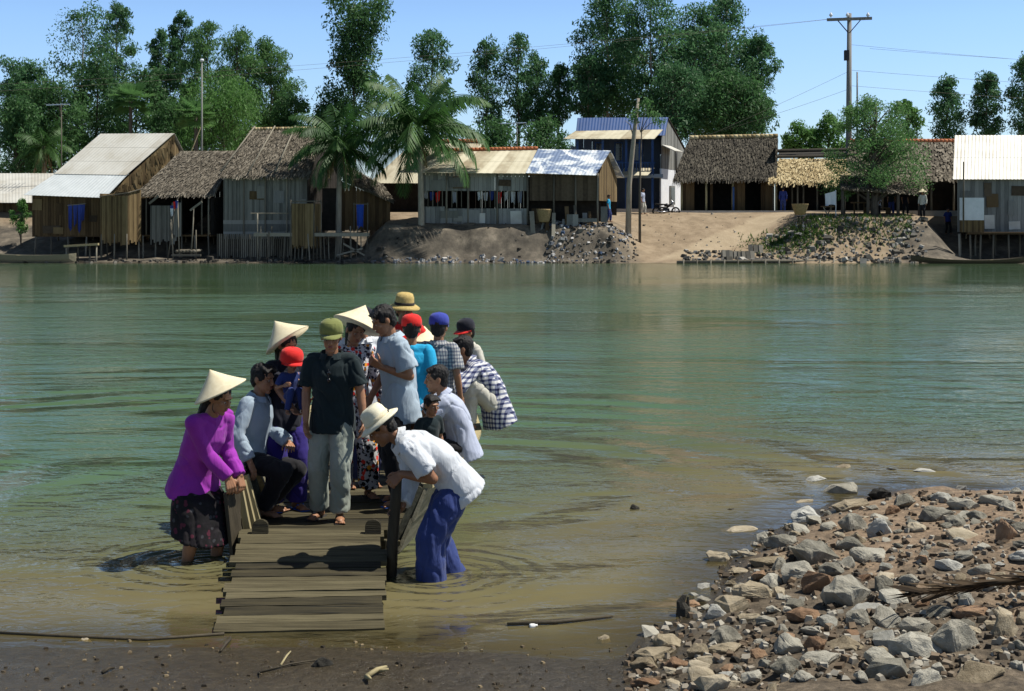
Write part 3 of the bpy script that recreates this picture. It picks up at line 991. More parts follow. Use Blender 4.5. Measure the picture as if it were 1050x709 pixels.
    # crouching man in checks
    person('man in a navy and white checked shirt crouching on the right gunwale', (-.42, 13.72, .475), -78, 1.06, pelvis=(0, .25, .22), lean=(17, 46), head=(-10, 2, 0), feet=(V(.1, -.02, 0), V(-.1, -.04, 0)),
           knees=(V(.25, -1, .9), V(-.2, -1, .9)), world_hands=(V(-.60, 13.50, 1.14), None), hands=(None, V(-.12, -.38, .55)), curl=(.6, .5), hdirs=(V(-.1, -1, .2), None), elbows=(V(.6, .2, -.8), None),
           top=dict(mat='plaidblue', sleeve='long', hem=.18, loose=.038, flare=.02, collar=True, hemdir=(0, .25, -1)), bottom=dict(kind='trousers', mat='khaki', loose=.010))
    # man in lavender
    r = person('dark haired man in a pale lavender shirt sitting on the right gunwale', (-.60, 12.2, .1), -80, .96, pelvis=(0, .17, .50), lean=(14, 30), head=(-2, 4, 0), feet=(V(.1, -.28, 0), V(-.1, -.32, 0)),
               hands=(V(.14, -.42, .62), V(-.1, -.42, .60)), palms=(V(-.2, 0, -1), V(.2, 0, -1)), top=dict(mat='lavender', sleeve='short', hem=.14, loose=.034, collar=True, flare=.02), bottom=dict(kind='trousers', mat='black', loose=.02))
    tm = MB()
    c = r['sh'][0].lerp(r['elb'][0], .74); d = (r['elb'][0] - r['sh'][0]).normalized(); ax = d.orthogonal().normalized(); ay = d.cross(ax)
    tm.loft([(c - d * .006, ax * .107, ay * .107), (c + d * .006, ax * .107, ay * .107)], 24)
    tm.build('sleeve_trim', M['navyblack'], r['root'], True)
    person('small dark haired child peering out between the lavender shirt and the bending man', (-.72, 11.72, .1), 40, .575, lean=(3, 6), head=(0, 8, 0), top=dict(mat='teal', sleeve='short', hem=.14, loose=.02), bottom=dict(kind='trousers', mat='navy'), v=.0045)
    # man bending at the pole
    person('man in a cream sun hat and white shirt bending over in the water', (-.52, 9.98, -.2), -78, 1.05, pelvis=(0, .10, .84), lean=(38, 66), head=(-6, 38, 0), feet=(V(.11, -.08, 0), V(-.10, .12, 0)),
           world_hands=(V(-.80, 9.86, .755), V(-.80, 9.96, .50)), hdirs=(V(.05, -.72, -.6), V(0, -.75, -.55)), palms=(V(-.6, -.2, -.6), V(.8, -.2, -.4)), curl=(1.15, 1.1), elbows=(V(.5, .75, -.2), V(-.5, .6, -.4)),
           top=dict(mat='white', sleeve=('short', 'long'), hem=.15, loose=.032, flare=.03, collar=True, hemdir=(0, .5, -.8)), bottom=dict(kind='trousers', mat='navy', loose=.045, end=1.0),
           hat=dict(kind='brim', mat='sunhat', band='palm_hat', r=.165, h=.115, droop=.02, wob=.05), skin='skin_dark', hair='short')


near_people()
# ------------------------------------------------------------------ land and water
SHORE = [(-40, 8.4), (-6, 8.3), (-3.4, 8.27), (-2.2, 8.27), (-1.2, 8.28), (-.3, 8.22), (.35, 8.06), (.66, 8.05), (.80, 8.5), (1.10, 8.85), (1.42, 9.45), (1.66, 10.4), (2.30, 11.5), (2.95, 12.5), (3.6, 13.1), (4.8, 12.95), (6.2, 12.6), (9, 12.2), (40, 12)]
SX = np.array([p[0] for p in SHORE]); SY = np.array([p[1] for p in SHORE])


def noise2(x, y, f, seed=0.0):
    return noise.noise(Vector((x * f, y * f, seed)))


def shore_y(x):
    return float(np.interp(x, SX, SY))


def shore_dist(x, y):
    """signed distance to the near shore, positive on land"""
    best = 1e9
    for (a, b), (c, d) in zip(SHORE, SHORE[1:]):
        vx, vy = c - a, d - b
        t = max(0, min(1, ((x - a) * vx + (y - b) * vy) / (vx * vx + vy * vy)))
        best = min(best, (x - a - t * vx) ** 2 + (y - b - t * vy) ** 2)
    dd = math.sqrt(best)
    return dd if y < shore_y(x) else -dd


def far_edge(x):
    return 79.0 + .5 * noise2(x, 0, .25, 3) + .25 * noise2(x, 0, .9, 5)


def ground_z(x, y):
    if y < 40:
        d = shore_dist(x, y)
        if abs(d) < 1.5 and x < 8:
            d += (.11 * noise2(x, y, 1.1, 7) + .06 * noise2(x, y, 2.9, 8)) * (1 - abs(d) / 1.5)
        if d > 0:
            k = sstep(.45, 1.2, x)                    # rubble point to the right, flat mud to the left
            mud = .038 * d
            rub = .42 * (1 - math.exp(-d * .55))
            z = mud * (1 - k) + rub * k
            z += (.010 * noise2(x, y, 1.7, 1) + .011 * noise2(x, y, 4.2, 2)) * min(1, d * 4) * (1 + 3 * k)
        else:
            z = .125 * d if d > -3 else -.375 + (d + 3) * .25
            z = max(z, -2.2)
            z += .012 * noise2(x, y, 1.5, 1) * min(1, -d * 3)
        return z
    if y < 74:
        return -2.2
    e = far_edge(x)
    d = y - e
    if d < 0:
        return max(-2.2, d * .5)
    # profiles: left huts, steep rubbish bank, sandy landing, right
    left = min(3.0, .07 * d + .9 * sstep(3.5, 7.5, d) + 1.6 * sstep(7, 12, d))
    steep = min(3.0, 1.95 * sstep(.2, 2.4, d) + .10 * d)
    sand = 3.0 * (d / 10.5 if d < 10.5 else 1.0)
    sand = 3.0 * sstep(-3.5, 10.5, d) - 3.0 * sstep(-3.5, 10.5, 0) * max(0, 1 - d / 10.5)
    right = min(3.0, .35 * min(d, 1.5) + 1.9 * sstep(.8, 4.5, d) + .06 * d)
    a = sstep(-9.6, -7.6, x); b = sstep(5.2, 8.2, x); c = sstep(15.5, 18.5, x); f = sstep(25, 27, x)
    z = left * (1 - a) + steep * a * (1 - b) + sand * b * (1 - c) + right * c
    z = z * (1 - f) + left * f if f else z
    z += (.10 * noise2(x, y, .5, 1) + .07 * noise2(x, y, 1.4, 2)) * min(1, d * .8) * (1 - sstep(9, 11, d))
    return z


def axis(segs):
    out = []
    for a, b, st in segs:
        n = max(1, int(round((b - a) / st)))
        out += [a + (b - a) * i / n for i in range(n)]
    return out + [segs[-1][1]]


def grid_mesh(xs, ys, fz):
    nx, ny = len(xs), len(ys)
    vs = [(x, y, fz(x, y)) for y in ys for x in xs]
    fs = [(j * nx + i, j * nx + i + 1, (j + 1) * nx + i + 1, (j + 1) * nx + i) for j in range(ny - 1) for i in range(nx - 1)]
    return vs, fs


def build_ground():
    xs = axis([(-3000, -300, 900), (-300, -60, 60), (-60, -34, 6.5), (-34, -6, .8), (-6, -4, .2), (-4, 6, .11), (6, 8, .25), (8, 34, .8), (34, 60, 6.5), (60, 300, 60), (300, 3000, 900)])
    ys = axis([(-40, 2, 6), (2, 6.4, .5), (6.4, 13.4, .11), (13.4, 20, .5), (20, 74, 6), (74, 78, .6), (78, 92, .3), (92, 110, 2), (110, 400, 40), (400, 4000, 900)])
    vs, fs = grid_mesh(xs, ys, ground_z)
    me = bpy.data.meshes.new('ground')
    me.from_pydata(vs, [], fs)
    me.polygons.foreach_set('use_smooth', [True] * len(me.polygons))
    m, nt, out = newmat('bank_earth')
    tc = nt.nodes.new('ShaderNodeTexCoord')
    sep = nt.nodes.new('ShaderNodeSeparateXYZ'); nt.links.new(tc.outputs['Object'], sep.inputs[0])
    n1 = noisen(nt, tc.outputs['Object'], 1.3, 8, .65)
    n2 = noisen(nt, tc.outputs['Object'], 14, 6, .7)
    n3 = noisen(nt, tc.outputs['Object'], .35, 5, .6)
    mud = ramp(nt, n2, [(.3, (.030, .024, .014)), (.55, (.048, .038, .023)), (.75, (.072, .058, .035))])
    rust0 = ramp(nt, n2, [(.3, (.085, .064, .043)), (.5, (.20, .142, .092)), (.75, (.34, .255, .17))])
    drk0 = ramp(nt, n2, [(.3, (.038, .030, .021)), (.5, (.095, .074, .050)), (.75, (.19, .15, .105))])
    sand = ramp(nt, n1, [(.3, (.17, .125, .078)), (.5, (.245, .185, .118)), (.72, (.32, .25, .168))])
    dark = ramp(nt, n1, [(.35, (.052, .045, .035)), (.55, (.115, .098, .074)), (.7, (.22, .186, .14))])

    def mixc(f, a, b):
        x = nt.nodes.new('ShaderNodeMix'); x.data_type = 'RGBA'
        nt.links.new(f, x.inputs[0]); nt.links.new(a, x.inputs[6]); nt.links.new(b, x.inputs[7])
        return x.outputs[2]

    def step(src, a, b):
        r_ = nt.nodes.new('ShaderNodeMapRange'); r_.interpolation_type = 'SMOOTHSTEP'
        r_.inputs[1].default_value = a; r_.inputs[2].default_value = b
        nt.links.new(src, r_.inputs[0])
        return r_.outputs[0]
    rz = noisen(nt, tc.outputs['Object'], .9, 4, .6)
    rust = mixc(step(mathn(nt, 'ADD', rz, mathn(nt, 'MULTIPLY', mathn(nt, 'ADD', mathn(nt, 'SUBTRACT', sep.outputs['Y'], 9.2), mathn(nt, 'MULTIPLY', mathn(nt, 'SUBTRACT', sep.outputs['X'], 2.6), .8)), .10)), .44, .60), drk0, rust0)
    xj = mathn(nt, 'ADD', sep.outputs['X'], mathn(nt, 'MULTIPLY', mathn(nt, 'SUBTRACT', n1, .5), .9))
    near = mixc(mathn(nt, 'MULTIPLY', step(xj, .6, 1.3), step(sep.outputs['Z'], .02, .12)), mud, rust)
    silt_ = ramp(nt, n1, [(.3, (.085, .070, .030)), (.7, (.14, .112, .052))])
    near = mixc(step(sep.outputs['Z'], .012, -.045), near, silt_)
    xf = mathn(nt, 'ADD', sep.outputs['X'], mathn(nt, 'MULTIPLY', mathn(nt, 'SUBTRACT', n3, .5), 6))
    zf = mathn(nt, 'ADD', sep.outputs['Z'], mathn(nt, 'MULTIPLY', mathn(nt, 'SUBTRACT', n1, .5), .7))
    fs_ = mathn(nt, 'MULTIPLY', step(xf, 5.2, 7.6), mathn(nt, 'SUBTRACT', 1, step(xf, 21.5, 24.5)))
    upper = step(zf, 1.9, 2.5)
    far = mixc(mathn(nt, 'MAXIMUM', fs_, mathn(nt, 'MULTIPLY', upper, .85)), dark, sand)
    tl = mathn(nt, 'SUBTRACT', xj, mathn(nt, 'ADD', mathn(nt, 'MULTIPLY', mathn(nt, 'SUBTRACT', sep.outputs['Y'], 79.0), .95), 9.3))
    trk = mathn(nt, 'MULTIPLY', step(mathn(nt, 'ABSOLUTE', tl), 1.7, 1.0), step(sep.outputs['Y'], 79.3, 80.2))
    trc = ramp(nt, n1, [(.3, (.30, .235, .15)), (.7, (.38, .305, .205))])
    far = mixc(mathn(nt, 'MULTIPLY', trk, .85), far, trc)
    col = mixc(step(sep.outputs['Y'], 30, 40), near, far)
    zwet = mathn(nt, 'ADD', sep.outputs['Z'], mathn(nt, 'MULTIPLY', mathn(nt, 'SUBTRACT', n1, .5), .08))
    b = princ(nt, out, col, .9, .35)
    wet = step(zwet, .0, .10)
    rg = nt.nodes.new('ShaderNodeMapRange'); rg.inputs[3].default_value = .20; rg.inputs[4].default_value = .9
    nt.links.new(wet, rg.inputs[0]); nt.links.new(rg.outputs[0], b.inputs['Roughness'])
    bumpn(nt, b, mathn(nt, 'ADD', n2, n1), .7, .04)
    me.materials.append(m)
    o = bpy.data.objects.new('ground', me); COL.objects.link(o)
    o['kind'] = 'structure'


build_ground()


def build_water():
    xs = axis([(-400, -60, 85), (-60, -8, 4), (-8, 8, .25), (8, 60, 4), (60, 400, 85)])
    ys = axis([(7.4, 14, .12), (14, 24, 1), (24, 84, 4)])
    vs, fs = grid_mesh(xs, ys, lambda x, y: 0.0)
    me = bpy.data.meshes.new('water')
    me.from_pydata(vs, [], fs)
    a = me.attributes.new('depth', 'FLOAT', 'POINT')
    a.data.foreach_set('value', [max(0, -ground_z(x, y)) for x, y, _ in vs])
    m, nt, out = newmat('river_water')
    tc = nt.nodes.new('ShaderNodeTexCoord')
    ob = tc.outputs['Object']
    at_ = nt.nodes.new('ShaderNodeAttribute'); at_.attribute_name = 'depth'
    dep = at_.outputs['Fac']
    sep = nt.nodes.new('ShaderNodeSeparateXYZ'); nt.links.new(ob, sep.inputs[0])
    patch = noisen(nt, coords(nt, (.055, .16, 1)), 1, 4, .55, .8)
    silt = noisen(nt, coords(nt, (.35, .8, 1)), 1, 5, .6, 1.2)

    def mr(src, a, b, c=0., d=1.):
        r_ = nt.nodes.new('ShaderNodeMapRange'); r_.interpolation_type = 'SMOOTHSTEP'
        for i, v in enumerate((a, b, c, d)): r_.inputs[i + 1].default_value = v
        nt.links.new(src, r_.inputs[0])
        return r_.outputs[0]
    # body colour: stirred brown silt in the shallows, green in the stream
    deep = ramp(nt, patch, [(.3, (.058, .104, .042)), (.5, (.066, .118, .058)), (.7, (.076, .134, .080))])
    mid = ramp(nt, silt, [(.3, (.074, .092, .042)), (.7, (.096, .110, .056))])
    shal = ramp(nt, silt, [(.3, (.105, .092, .044)), (.7, (.148, .126, .062))])
    dj = mathn(nt, 'ADD', dep, mathn(nt, 'MULTIPLY', mathn(nt, 'SUBTRACT', silt, .5), .35))
    mx = nt.nodes.new('ShaderNodeMix'); mx.data_type = 'RGBA'
    nt.links.new(mr(dj, .10, .42), mx.inputs[0]); nt.links.new(shal, mx.inputs[6]); nt.links.new(mid, mx.inputs[7])
    m2 = nt.nodes.new('ShaderNodeMix'); m2.data_type = 'RGBA'
    nt.links.new(mr(dj, .28, 1.15), m2.inputs[0]); nt.links.new(mx.outputs[2], m2.inputs[6]); nt.links.new(deep, m2.inputs[7])
    # ripples
    w1 = noisen(nt, coords(nt, (.34, .95, 1)), 1.0, 3, .5, 1.0)
    w2 = noisen(nt, coords(nt, (2.4, 4.0, 1)), 1.0, 3, .6, .6)
    w3 = noisen(nt, coords(nt, (8, 15, 1)), 1.0, 2, .5, .3)
    tx = nt.nodes.new('ShaderNodeMapping'); tx.inputs['Location'].default_value = (1.2, -13.0, 0)
    nt.links.new(ob, tx.inputs[0])
    dn = nt.nodes.new('ShaderNodeVectorMath'); dn.operation = 'LENGTH'
    sc = nt.nodes.new('ShaderNodeVectorMath'); sc.operation = 'MULTIPLY'; sc.inputs[1].default_value = (1, 1, 0)
    nt.links.new(tx.outputs[0], sc.inputs[0]); nt.links.new(sc.outputs[0], dn.inputs[0])
    rad = mathn(nt, 'ADD', dn.outputs['Value'], mathn(nt, 'MULTIPLY', w1, .9))
    ring = mathn(nt, 'SINE', mathn(nt, 'MULTIPLY', rad, 5.2))
    ringamp = mathn(nt, 'MULTIPLY', mr(dn.outputs['Value'], 2.0, 15.0, 1.0, 0.0), mr(noisen(nt, coords(nt, (.12, .2, 1)), 1, 2), .42, .6))
    ring = mathn(nt, 'MULTIPLY', mathn(nt, 'MULTIPLY', ring, ringamp), .48)
    for lx, ly in ((.55, -9.95), (2.33, -10.35)):          # rings around the two people wading
        t2 = nt.nodes.new('ShaderNodeMapping'); t2.inputs['Location'].default_value = (lx, ly, 0); nt.links.new(ob, t2.inputs[0])
        s2 = nt.nodes.new('ShaderNodeVectorMath'); s2.operation = 'MULTIPLY'; s2.inputs[1].default_value = (1, 1, 0); nt.links.new(t2.outputs[0], s2.inputs[0])
        d2 = nt.nodes.new('ShaderNodeVectorMath'); d2.operation = 'LENGTH'; nt.links.new(s2.outputs[0], d2.inputs[0])
        r2 = mathn(nt, 'SINE', mathn(nt, 'MULTIPLY', mathn(nt, 'ADD', d2.outputs['Value'], mathn(nt, 'MULTIPLY', w2, .12)), 34))
        ring = mathn(nt, 'ADD', ring, mathn(nt, 'MULTIPLY', mathn(nt, 'MULTIPLY', r2, mr(d2.outputs['Value'], .1, 1.3, 1.0, 0.0)), .13))
    calm = mr(patch, .38, .58, .3, 1.15)
    depw = mr(dep, .0, .25, .40, 1.0)
    h = mathn(nt, 'ADD', mathn(nt, 'MULTIPLY', w1, .52), mathn(nt, 'MULTIPLY', w2, .24))
    h = mathn(nt, 'ADD', h, mathn(nt, 'MULTIPLY', w3, .06))
    far_ = mr(sep.outputs['Y'], 44, 56, 1.0, .16)
    h = mathn(nt, 'MULTIPLY', mathn(nt, 'MULTIPLY', mathn(nt, 'ADD', mathn(nt, 'MULTIPLY', h, calm), ring), depw), far_)
    bp = nt.nodes.new('ShaderNodeBump'); bp.inputs['Strength'].default_value = 1.0; bp.inputs['Distance'].default_value = .17
    nt.links.new(h, bp.inputs['Height'])
    body = nt.nodes.new('ShaderNodeBsdfDiffuse'); nt.links.new(m2.outputs[2], body.inputs[0])
    tr = nt.nodes.new('ShaderNodeBsdfTransparent'); tr.inputs[0].default_value = (.80, .70, .42, 1)
    mt = nt.nodes.new('ShaderNodeMixShader')
    nt.links.new(mr(dep, .0, .11, .35, 1.0), mt.inputs[0]); nt.links.new(tr.outputs[0], mt.inputs[1]); nt.links.new(body.outputs[0], mt.inputs[2])
    gl = nt.nodes.new('ShaderNodeBsdfGlossy'); gl.inputs['Roughness'].default_value = .10
    nt.links.new(bp.outputs[0], gl.inputs['Normal'])
    fr = nt.nodes.new('ShaderNodeFresnel'); fr.inputs[0].default_value = 1.33; nt.links.new(bp.outputs[0], fr.inputs['Normal'])
    fin = nt.nodes.new('ShaderNodeMixShader')
    nt.links.new(fr.outputs[0], fin.inputs[0]); nt.links.new(mt.outputs[0], fin.inputs[1]); nt.links.new(gl.outputs[0], fin.inputs[2])
    nt.links.new(fin.outputs[0], out.inputs[0])
    me.materials.append(m)
    o = bpy.data.objects.new('water', me); COL.objects.link(o)
    o['kind'] = 'structure'


build_water()
# ------------------------------------------------------------------ materials of the far bank
M['thatch_grey'] = mat('old_grey_thatch', (.058, .050, .038), (.138, .120, .092), (.25, .222, .175), rough=.95, scale=2, st=(1, 1, 1), attr=.6)
M['thatch_dark'] = mat('dark_thatch', (.026, .023, .018), (.066, .058, .045), (.14, .125, .095), rough=.95, scale=2, attr=.6)
M['thatch_gold'] = mat('fresh_golden_thatch', (.16, .115, .055), (.38, .30, .16), (.58, .49, .30), rough=.95, scale=2, attr=.6)
M['thatch_brown'] = mat('brown_palm_panel', (.055, .036, .018), (.145, .102, .048), (.25, .185, .095), rough=.95, scale=2, st=(3, 3, .6), attr=.5, bump=.4, bscale=12, bst=(6, 6, .5))
M['bamboo_wall'] = mat('grey_bamboo_wall', (.075, .075, .066), (.165, .165, .142), (.26, .255, .22), rough=.9, scale=3, st=(4, 4, .5), attr=.5)
M['board_grey'] = mat('weathered_grey_boards', (.095, .097, .090), (.20, .203, .188), (.31, .31, .285), rough=.9, scale=3, st=(5, 5, .5), attr=.5, bump=.3, bscale=10, bst=(8, 8, .5))
M['board_brown'] = mat('brown_boards', (.042, .026, .013), (.10, .064, .030), (.165, .112, .058), rough=.9, scale=3, st=(5, 5, .5), attr=.5)
M['tin'] = mat('pale_corrugated_tin', (.41, .385, .32), (.52, .51, .46), (.59, .585, .535), rough=.55, scale=.9, st=(1, 1, 1), spec=.4, metal=.15, attr=.2)
M['tin_new'] = mat('bright_new_tin', (.58, .62, .62), (.72, .76, .76), rough=.4, scale=1.5, spec=.5, metal=.25, attr=.15)
M['tin_beige'] = mat('beige_fibre_roof', (.28, .23, .15), (.48, .44, .32), (.58, .54, .41), rough=.8, scale=.9, attr=.35)
M['tin_blue'] = mat('blue_painted_tin', (.030, .070, .19), (.042, .095, .25), rough=.5, scale=2, attr=.3)
M['bluepaint'] = mat('blue_painted_wood', (.020, .055, .16), (.03, .08, .22), rough=.6, scale=4)
M['whitewash'] = mat('whitewashed_wall', (.66, .68, .72), (.76, .78, .80), rough=.9, scale=2)
M['paleblue_wall'] = mat('pale_blue_wall', (.25, .32, .40), (.32, .40, .48), rough=.9, scale=2)
M['tile_orange'] = mat('orange_ridge_tile', (.32, .10, .045), (.50, .18, .08), rough=.8, scale=8, attr=.5)
M['shade_in'] = mat('shade_dark_boards', (.015, .013, .011), (.035, .030, .025), rough=.95, scale=3)  # shade inside and under roofs put into the board colour
M['stake'] = mat('grey_stakes', (.06, .055, .042), (.15, .135, .105), (.27, .25, .20), rough=.9, scale=3, st=(2, 2, .5), attr=.6)
M['bark'] = mat('grey_brown_bark', (.06, .05, .04), (.14, .12, .095), rough=.95, scale=5, st=(3, 3, .5), bump=.5, bscale=8)
M['barkpale'] = mat('pale_bark', (.22, .19, .15), (.36, .32, .26), rough=.9, scale=5, st=(3, 3, .5), bump=.4, bscale=8)
M['mat_dark'] = mat('dark_brown_matting', (.035, .026, .018), (.080, .060, .040), (.13, .10, .068), rough=.95, scale=3, st=(2, 2, 2), attr=.4)
M['dim_blue'] = mat('shaded_blue_boards', (.05, .065, .09), (.09, .11, .15), rough=.9, attr=.5)  # the house's pale blue darkened, interior shade put into the colour
M['rubble_pale'] = mat('grey_bank_stones', (.045, .042, .034), (.14, .13, .11), (.33, .315, .28), rough=.95, scale=3, attr=.8)
M['concrete'] = mat('pale_concrete', (.34, .33, .31), (.46, .45, .42), rough=.9, scale=3)
M['cloth_mix'] = mat('faded_laundry', (.10, .14, .30), (.30, .33, .40), (.62, .60, .58), rough=.9, scale=2, attr=.9)
M['bluecloth'] = mat('blue_laundry', (.02, .035, .16), (.04, .07, .30), rough=.9, scale=5, attr=.5)
M['tarp'] = mat('white_tarpaulin', (.55, .58, .60), (.68, .70, .72), rough=.6, scale=3, bump=.4, bscale=6, bdist=.05)
M['rubble'] = mat('bank_rubble', (.020, .018, .015), (.050, .045, .037), (.15, .138, .118), rough=.95, scale=3, attr=.8)
M['litter'] = mat('bright_litter', (.04, .07, .13), (.26, .25, .23), (.50, .48, .46), rough=.8, scale=3, attr=.95)
M['grass'] = leafmat('bank_grass', (.035, .075, .015), (.06, .12, .025), (.10, .17, .04))
M['leaf_dark'] = leafmat('dark_green_leaves', (.042, .105, .040), (.068, .160, .056), (.115, .24, .085), .5)
M['leaf_teal'] = leafmat('blue_green_leaves', (.048, .122, .054), (.080, .186, .078), (.13, .275, .11), .5)
M['leaf_bright'] = leafmat('bright_green_leaves', (.064, .155, .042), (.11, .24, .062), (.165, .33, .092), .5)
M['leaf_palm'] = leafmat('palm_leaves', (.022, .066, .018), (.050, .122, .032), (.10, .20, .055))
M['leaf_olive'] = leafmat('feathery_olive_leaves', (.062, .148, .048), (.100, .212, .068), (.15, .29, .095), .5)
M['deadleaf'] = mat('dry_palm_leaf', (.10, .065, .03), (.22, .16, .08), (.34, .27, .15), rough=.95, scale=3, attr=.8)
M['metal_dark'] = mat('dark_metal', (.02, .02, .022), (.045, .045, .05), rough=.4, metal=.6, scale=8)
M['rubber'] = mat('black_rubber', (.012, .012, .012), (.02, .02, .02), rough=.8, scale=8)
M['polewood'] = mat('grey_utility_pole', (.15, .145, .13), (.28, .27, .245), rough=.9, scale=2, st=(5, 5, .3))
M['basket'] = mat('woven_basket', (.16, .11, .05), (.34, .26, .13), rough=.9, scale=20)


def gz(x, y):
    return ground_z(x, y)


def thatch(mb, e0, e1, r1, r0, t=.22, row=.15, bw=.07, bl=.29, rr=None, rag=1.0):
    """roof slope from eave e0-e1 up to ridge r0-r1: a slab under overlapping rows of drooping palm blades"""
    rr = rr or random.Random(1)
    e0, e1, r1, r0 = map(Vector, (e0, e1, r1, r0))
    n = (e1 - e0).cross(r0 - e0).normalized()
    mb.slab(e0, e1, r1, r0, t * .6, 0, .15)
    L = ((r0 - e0).length + (r1 - e1).length) / 2
    W = (e1 - e0).length
    for j in range(int(L / row) + 1):
        tj = min(1, (j + .15) * row / L)
        a = e0.lerp(r0, tj); b = e1.lerp(r1, tj)
        down = ((e0.lerp(e1, .5)) - (r0.lerp(r1, .5))).normalized()
        along = (b - a).normalized()
        k = int((b - a).length / bw)
        for i in range(k + 1):
            p = a.lerp(b, (i + rr.uniform(-.4, .4)) / max(1, k)) + n * (.03 + rr.uniform(0, .05))
            dd = (down + along * rr.uniform(-.22, .22)).normalized()
            l = bl * rr.uniform(.6, 1.25)
            droop = Vector((0, 0, -1)) * (rr.uniform(.02, .16) * rag if j == 0 else 0)
            q = p + dd * l + n * rr.uniform(-.015, .075) + droop
            wv = along * bw * rr.uniform(.5, .95)
            up = p - dd * .05
            mb.add([up - wv * .7, up + wv * .7, q + wv * .45, q - wv * .45], [(0, 1, 2, 3)], 0, rr.random() ** 1.2)


def tinsheet(mb, e0, e1, r1, r0, wl=.22, amp=.006, t=.02, rows=2, v=None, rr=None):
    e0, e1, r1, r0 = map(Vector, (e0, e1, r1, r0))
    n = (e1 - e0).cross(r0 - e0).normalized()
    W = max((e1 - e0).length, (r1 - r0).length)
    nu = int(W / wl * 4)
    sheetw = max(4, int(.85 / wl * 4))
    rr = rr or random.Random(3)
    tones = [rr.random() for _ in range(nu // sheetw + 2)]
    for j in range(rows):
        vs = []; fs = []; aa = []
        for i in range(nu + 1):
            u = i / nu
            h = math.sin(i * math.pi / 2) * amp
            for tt in (j / rows - (.02 if j else 0), (j + 1) / rows):
                p = e0.lerp(e1, u).lerp(r0.lerp(r1, u), tt) + n * (h + .008 * (rows - j if False else j))
                vs.append(p); aa.append(tones[i // sheetw] if v is None else v)
        m = len(vs)
        vs += [p - n * t for p in vs]; aa += aa
        for i in range(nu):
            a, b, c, d = i * 2, i * 2 + 2, i * 2 + 3, i * 2 + 1
            fs.append((a, b, c, d)); fs.append((m + d, m + c, m + b, m + a))
        for i in range(nu):
            fs.append((i * 2, m + i * 2, m + i * 2 + 2, i * 2 + 2)); fs.append((i * 2 + 1, i * 2 + 3, m + i * 2 + 3, m + i * 2 + 1))
        fs.append((0, 1, m + 1, m)); fs.append((nu * 2, m + nu * 2, m + nu * 2 + 1, nu * 2 + 1))
        o = len(mb.v)
        mb.v += [tuple(p) for p in vs]; mb.f += [tuple(i + o for i in f) for f in fs]; mb.m += [0] * len(fs); mb.a += aa


def boards(mb, A, B, zb, zt0, zt1=None, w=.2, t=.03, gap=.006, rr=None, ragged=0.0, m=0):
    """upright boards from A to B (x, y), foot at zb, tops running from zt0 to zt1"""
    rr = rr or random.Random(2)
    zt1 = zt0 if zt1 is None else zt1
    A, B = Vector((A[0], A[1], 0)), Vector((B[0], B[1], 0))
    L = (B - A).length
    d = (B - A) / L
    nrm = Vector((-d.y, d.x, 0)) * t / 2
    k = max(1, int(L / w))
    for i in range(k):
        u0, u1 = i / k, (i + 1) / k
        a = A + d * (L * u0 + gap); b = A + d * (L * u1 - gap)
        z0 = zb - rr.uniform(0, ragged)
        za, zc = zt0 + (zt1 - zt0) * u0, zt0 + (zt1 - zt0) * u1
        o = nrm * rr.uniform(-.4, .4)
        bt = [a - nrm + o, b - nrm + o, b + nrm + o, a + nrm + o]
        mb.hexa([p + V(0, 0, z0) for p in bt], [bt[0] + V(0, 0, za), bt[1] + V(0, 0, zc), bt[2] + V(0, 0, zc), bt[3] + V(0, 0, za)], m, rr.random())


def hboards(mb, A, B, z0, z1, h=.2, t=.03, rr=None, m=0):
    rr = rr or random.Random(2)
    k = max(1, int((z1 - z0) / h))
    for i in range(k):
        z = z0 + (z1 - z0) * (i + .5) / k
        o_ = .012 * (i % 2)
        mb.beam(V(A[0], A[1] + o_, z), V(B[0], B[1] + o_, z), t, (z1 - z0) / k + .006, m=m, a=rr.random())


def post(mb, x, y, z0, z1, r=.05, dx=0., dy=0., rr=None):
    mb.tube([(x, y, z0), (x + dx * .5 + random.uniform(-.02, .02), y + dy * .5, (z0 + z1) / 2), (x + dx, y + dy, z1)], [r * 1.1, r, r * .9], 7)


def stilts(g, pts, ztop, r=.05, name='stilt'):
    for x, y in pts:
        mb = MB()
        z0 = min(gz(x, y), 0) - .3 if gz(x, y) < .3 else gz(x, y) - .2
        post(mb, x, y, z0, ztop, r, random.uniform(-.06, .06))
        g.part(mb, name, M['stake'], smooth=True)


def xy(px, D):
    return ((px - CX) / F * D, D)


def zz(py, D):
    return H - (py - HY) / F * D


def base(px, D):
    x, y = xy(px, D)
    return (x, y, gz(x, y))


# ------------------------------------------------------------------ huts and houses, left to right
def patches(g, A, B, z0, z1, n, seed, mats, out=.05):
    """odd sheets and boards nailed over a wall"""
    rr = random.Random(seed)
    A, B = Vector((A[0], A[1], 0)), Vector((B[0], B[1], 0))
    d = (B - A).normalized(); nn = V(d.y, -d.x, 0); L = (B - A).length
    m3 = Matrix((d, -nn, V(0, 0, 1))).transposed()
    for k in range(n):
        w, h = rr.uniform(.35, 1.1), rr.uniform(.3, .9)
        h = min(h, (z1 - z0) * .7)
        c = A + d * rr.uniform(w / 2, L - w / 2) + nn * (out + .004 * k) + V(0, 0, rr.uniform(z0 + h / 2, z1 - h / 2))
        mb = MB(); mb.box(c, (w, .025, h), M=m3 @ Matrix.Rotation(rr.uniform(-.05, .05), 3, 'Y')); g.part(mb, 'patch', M[mats[k % len(mats)]])


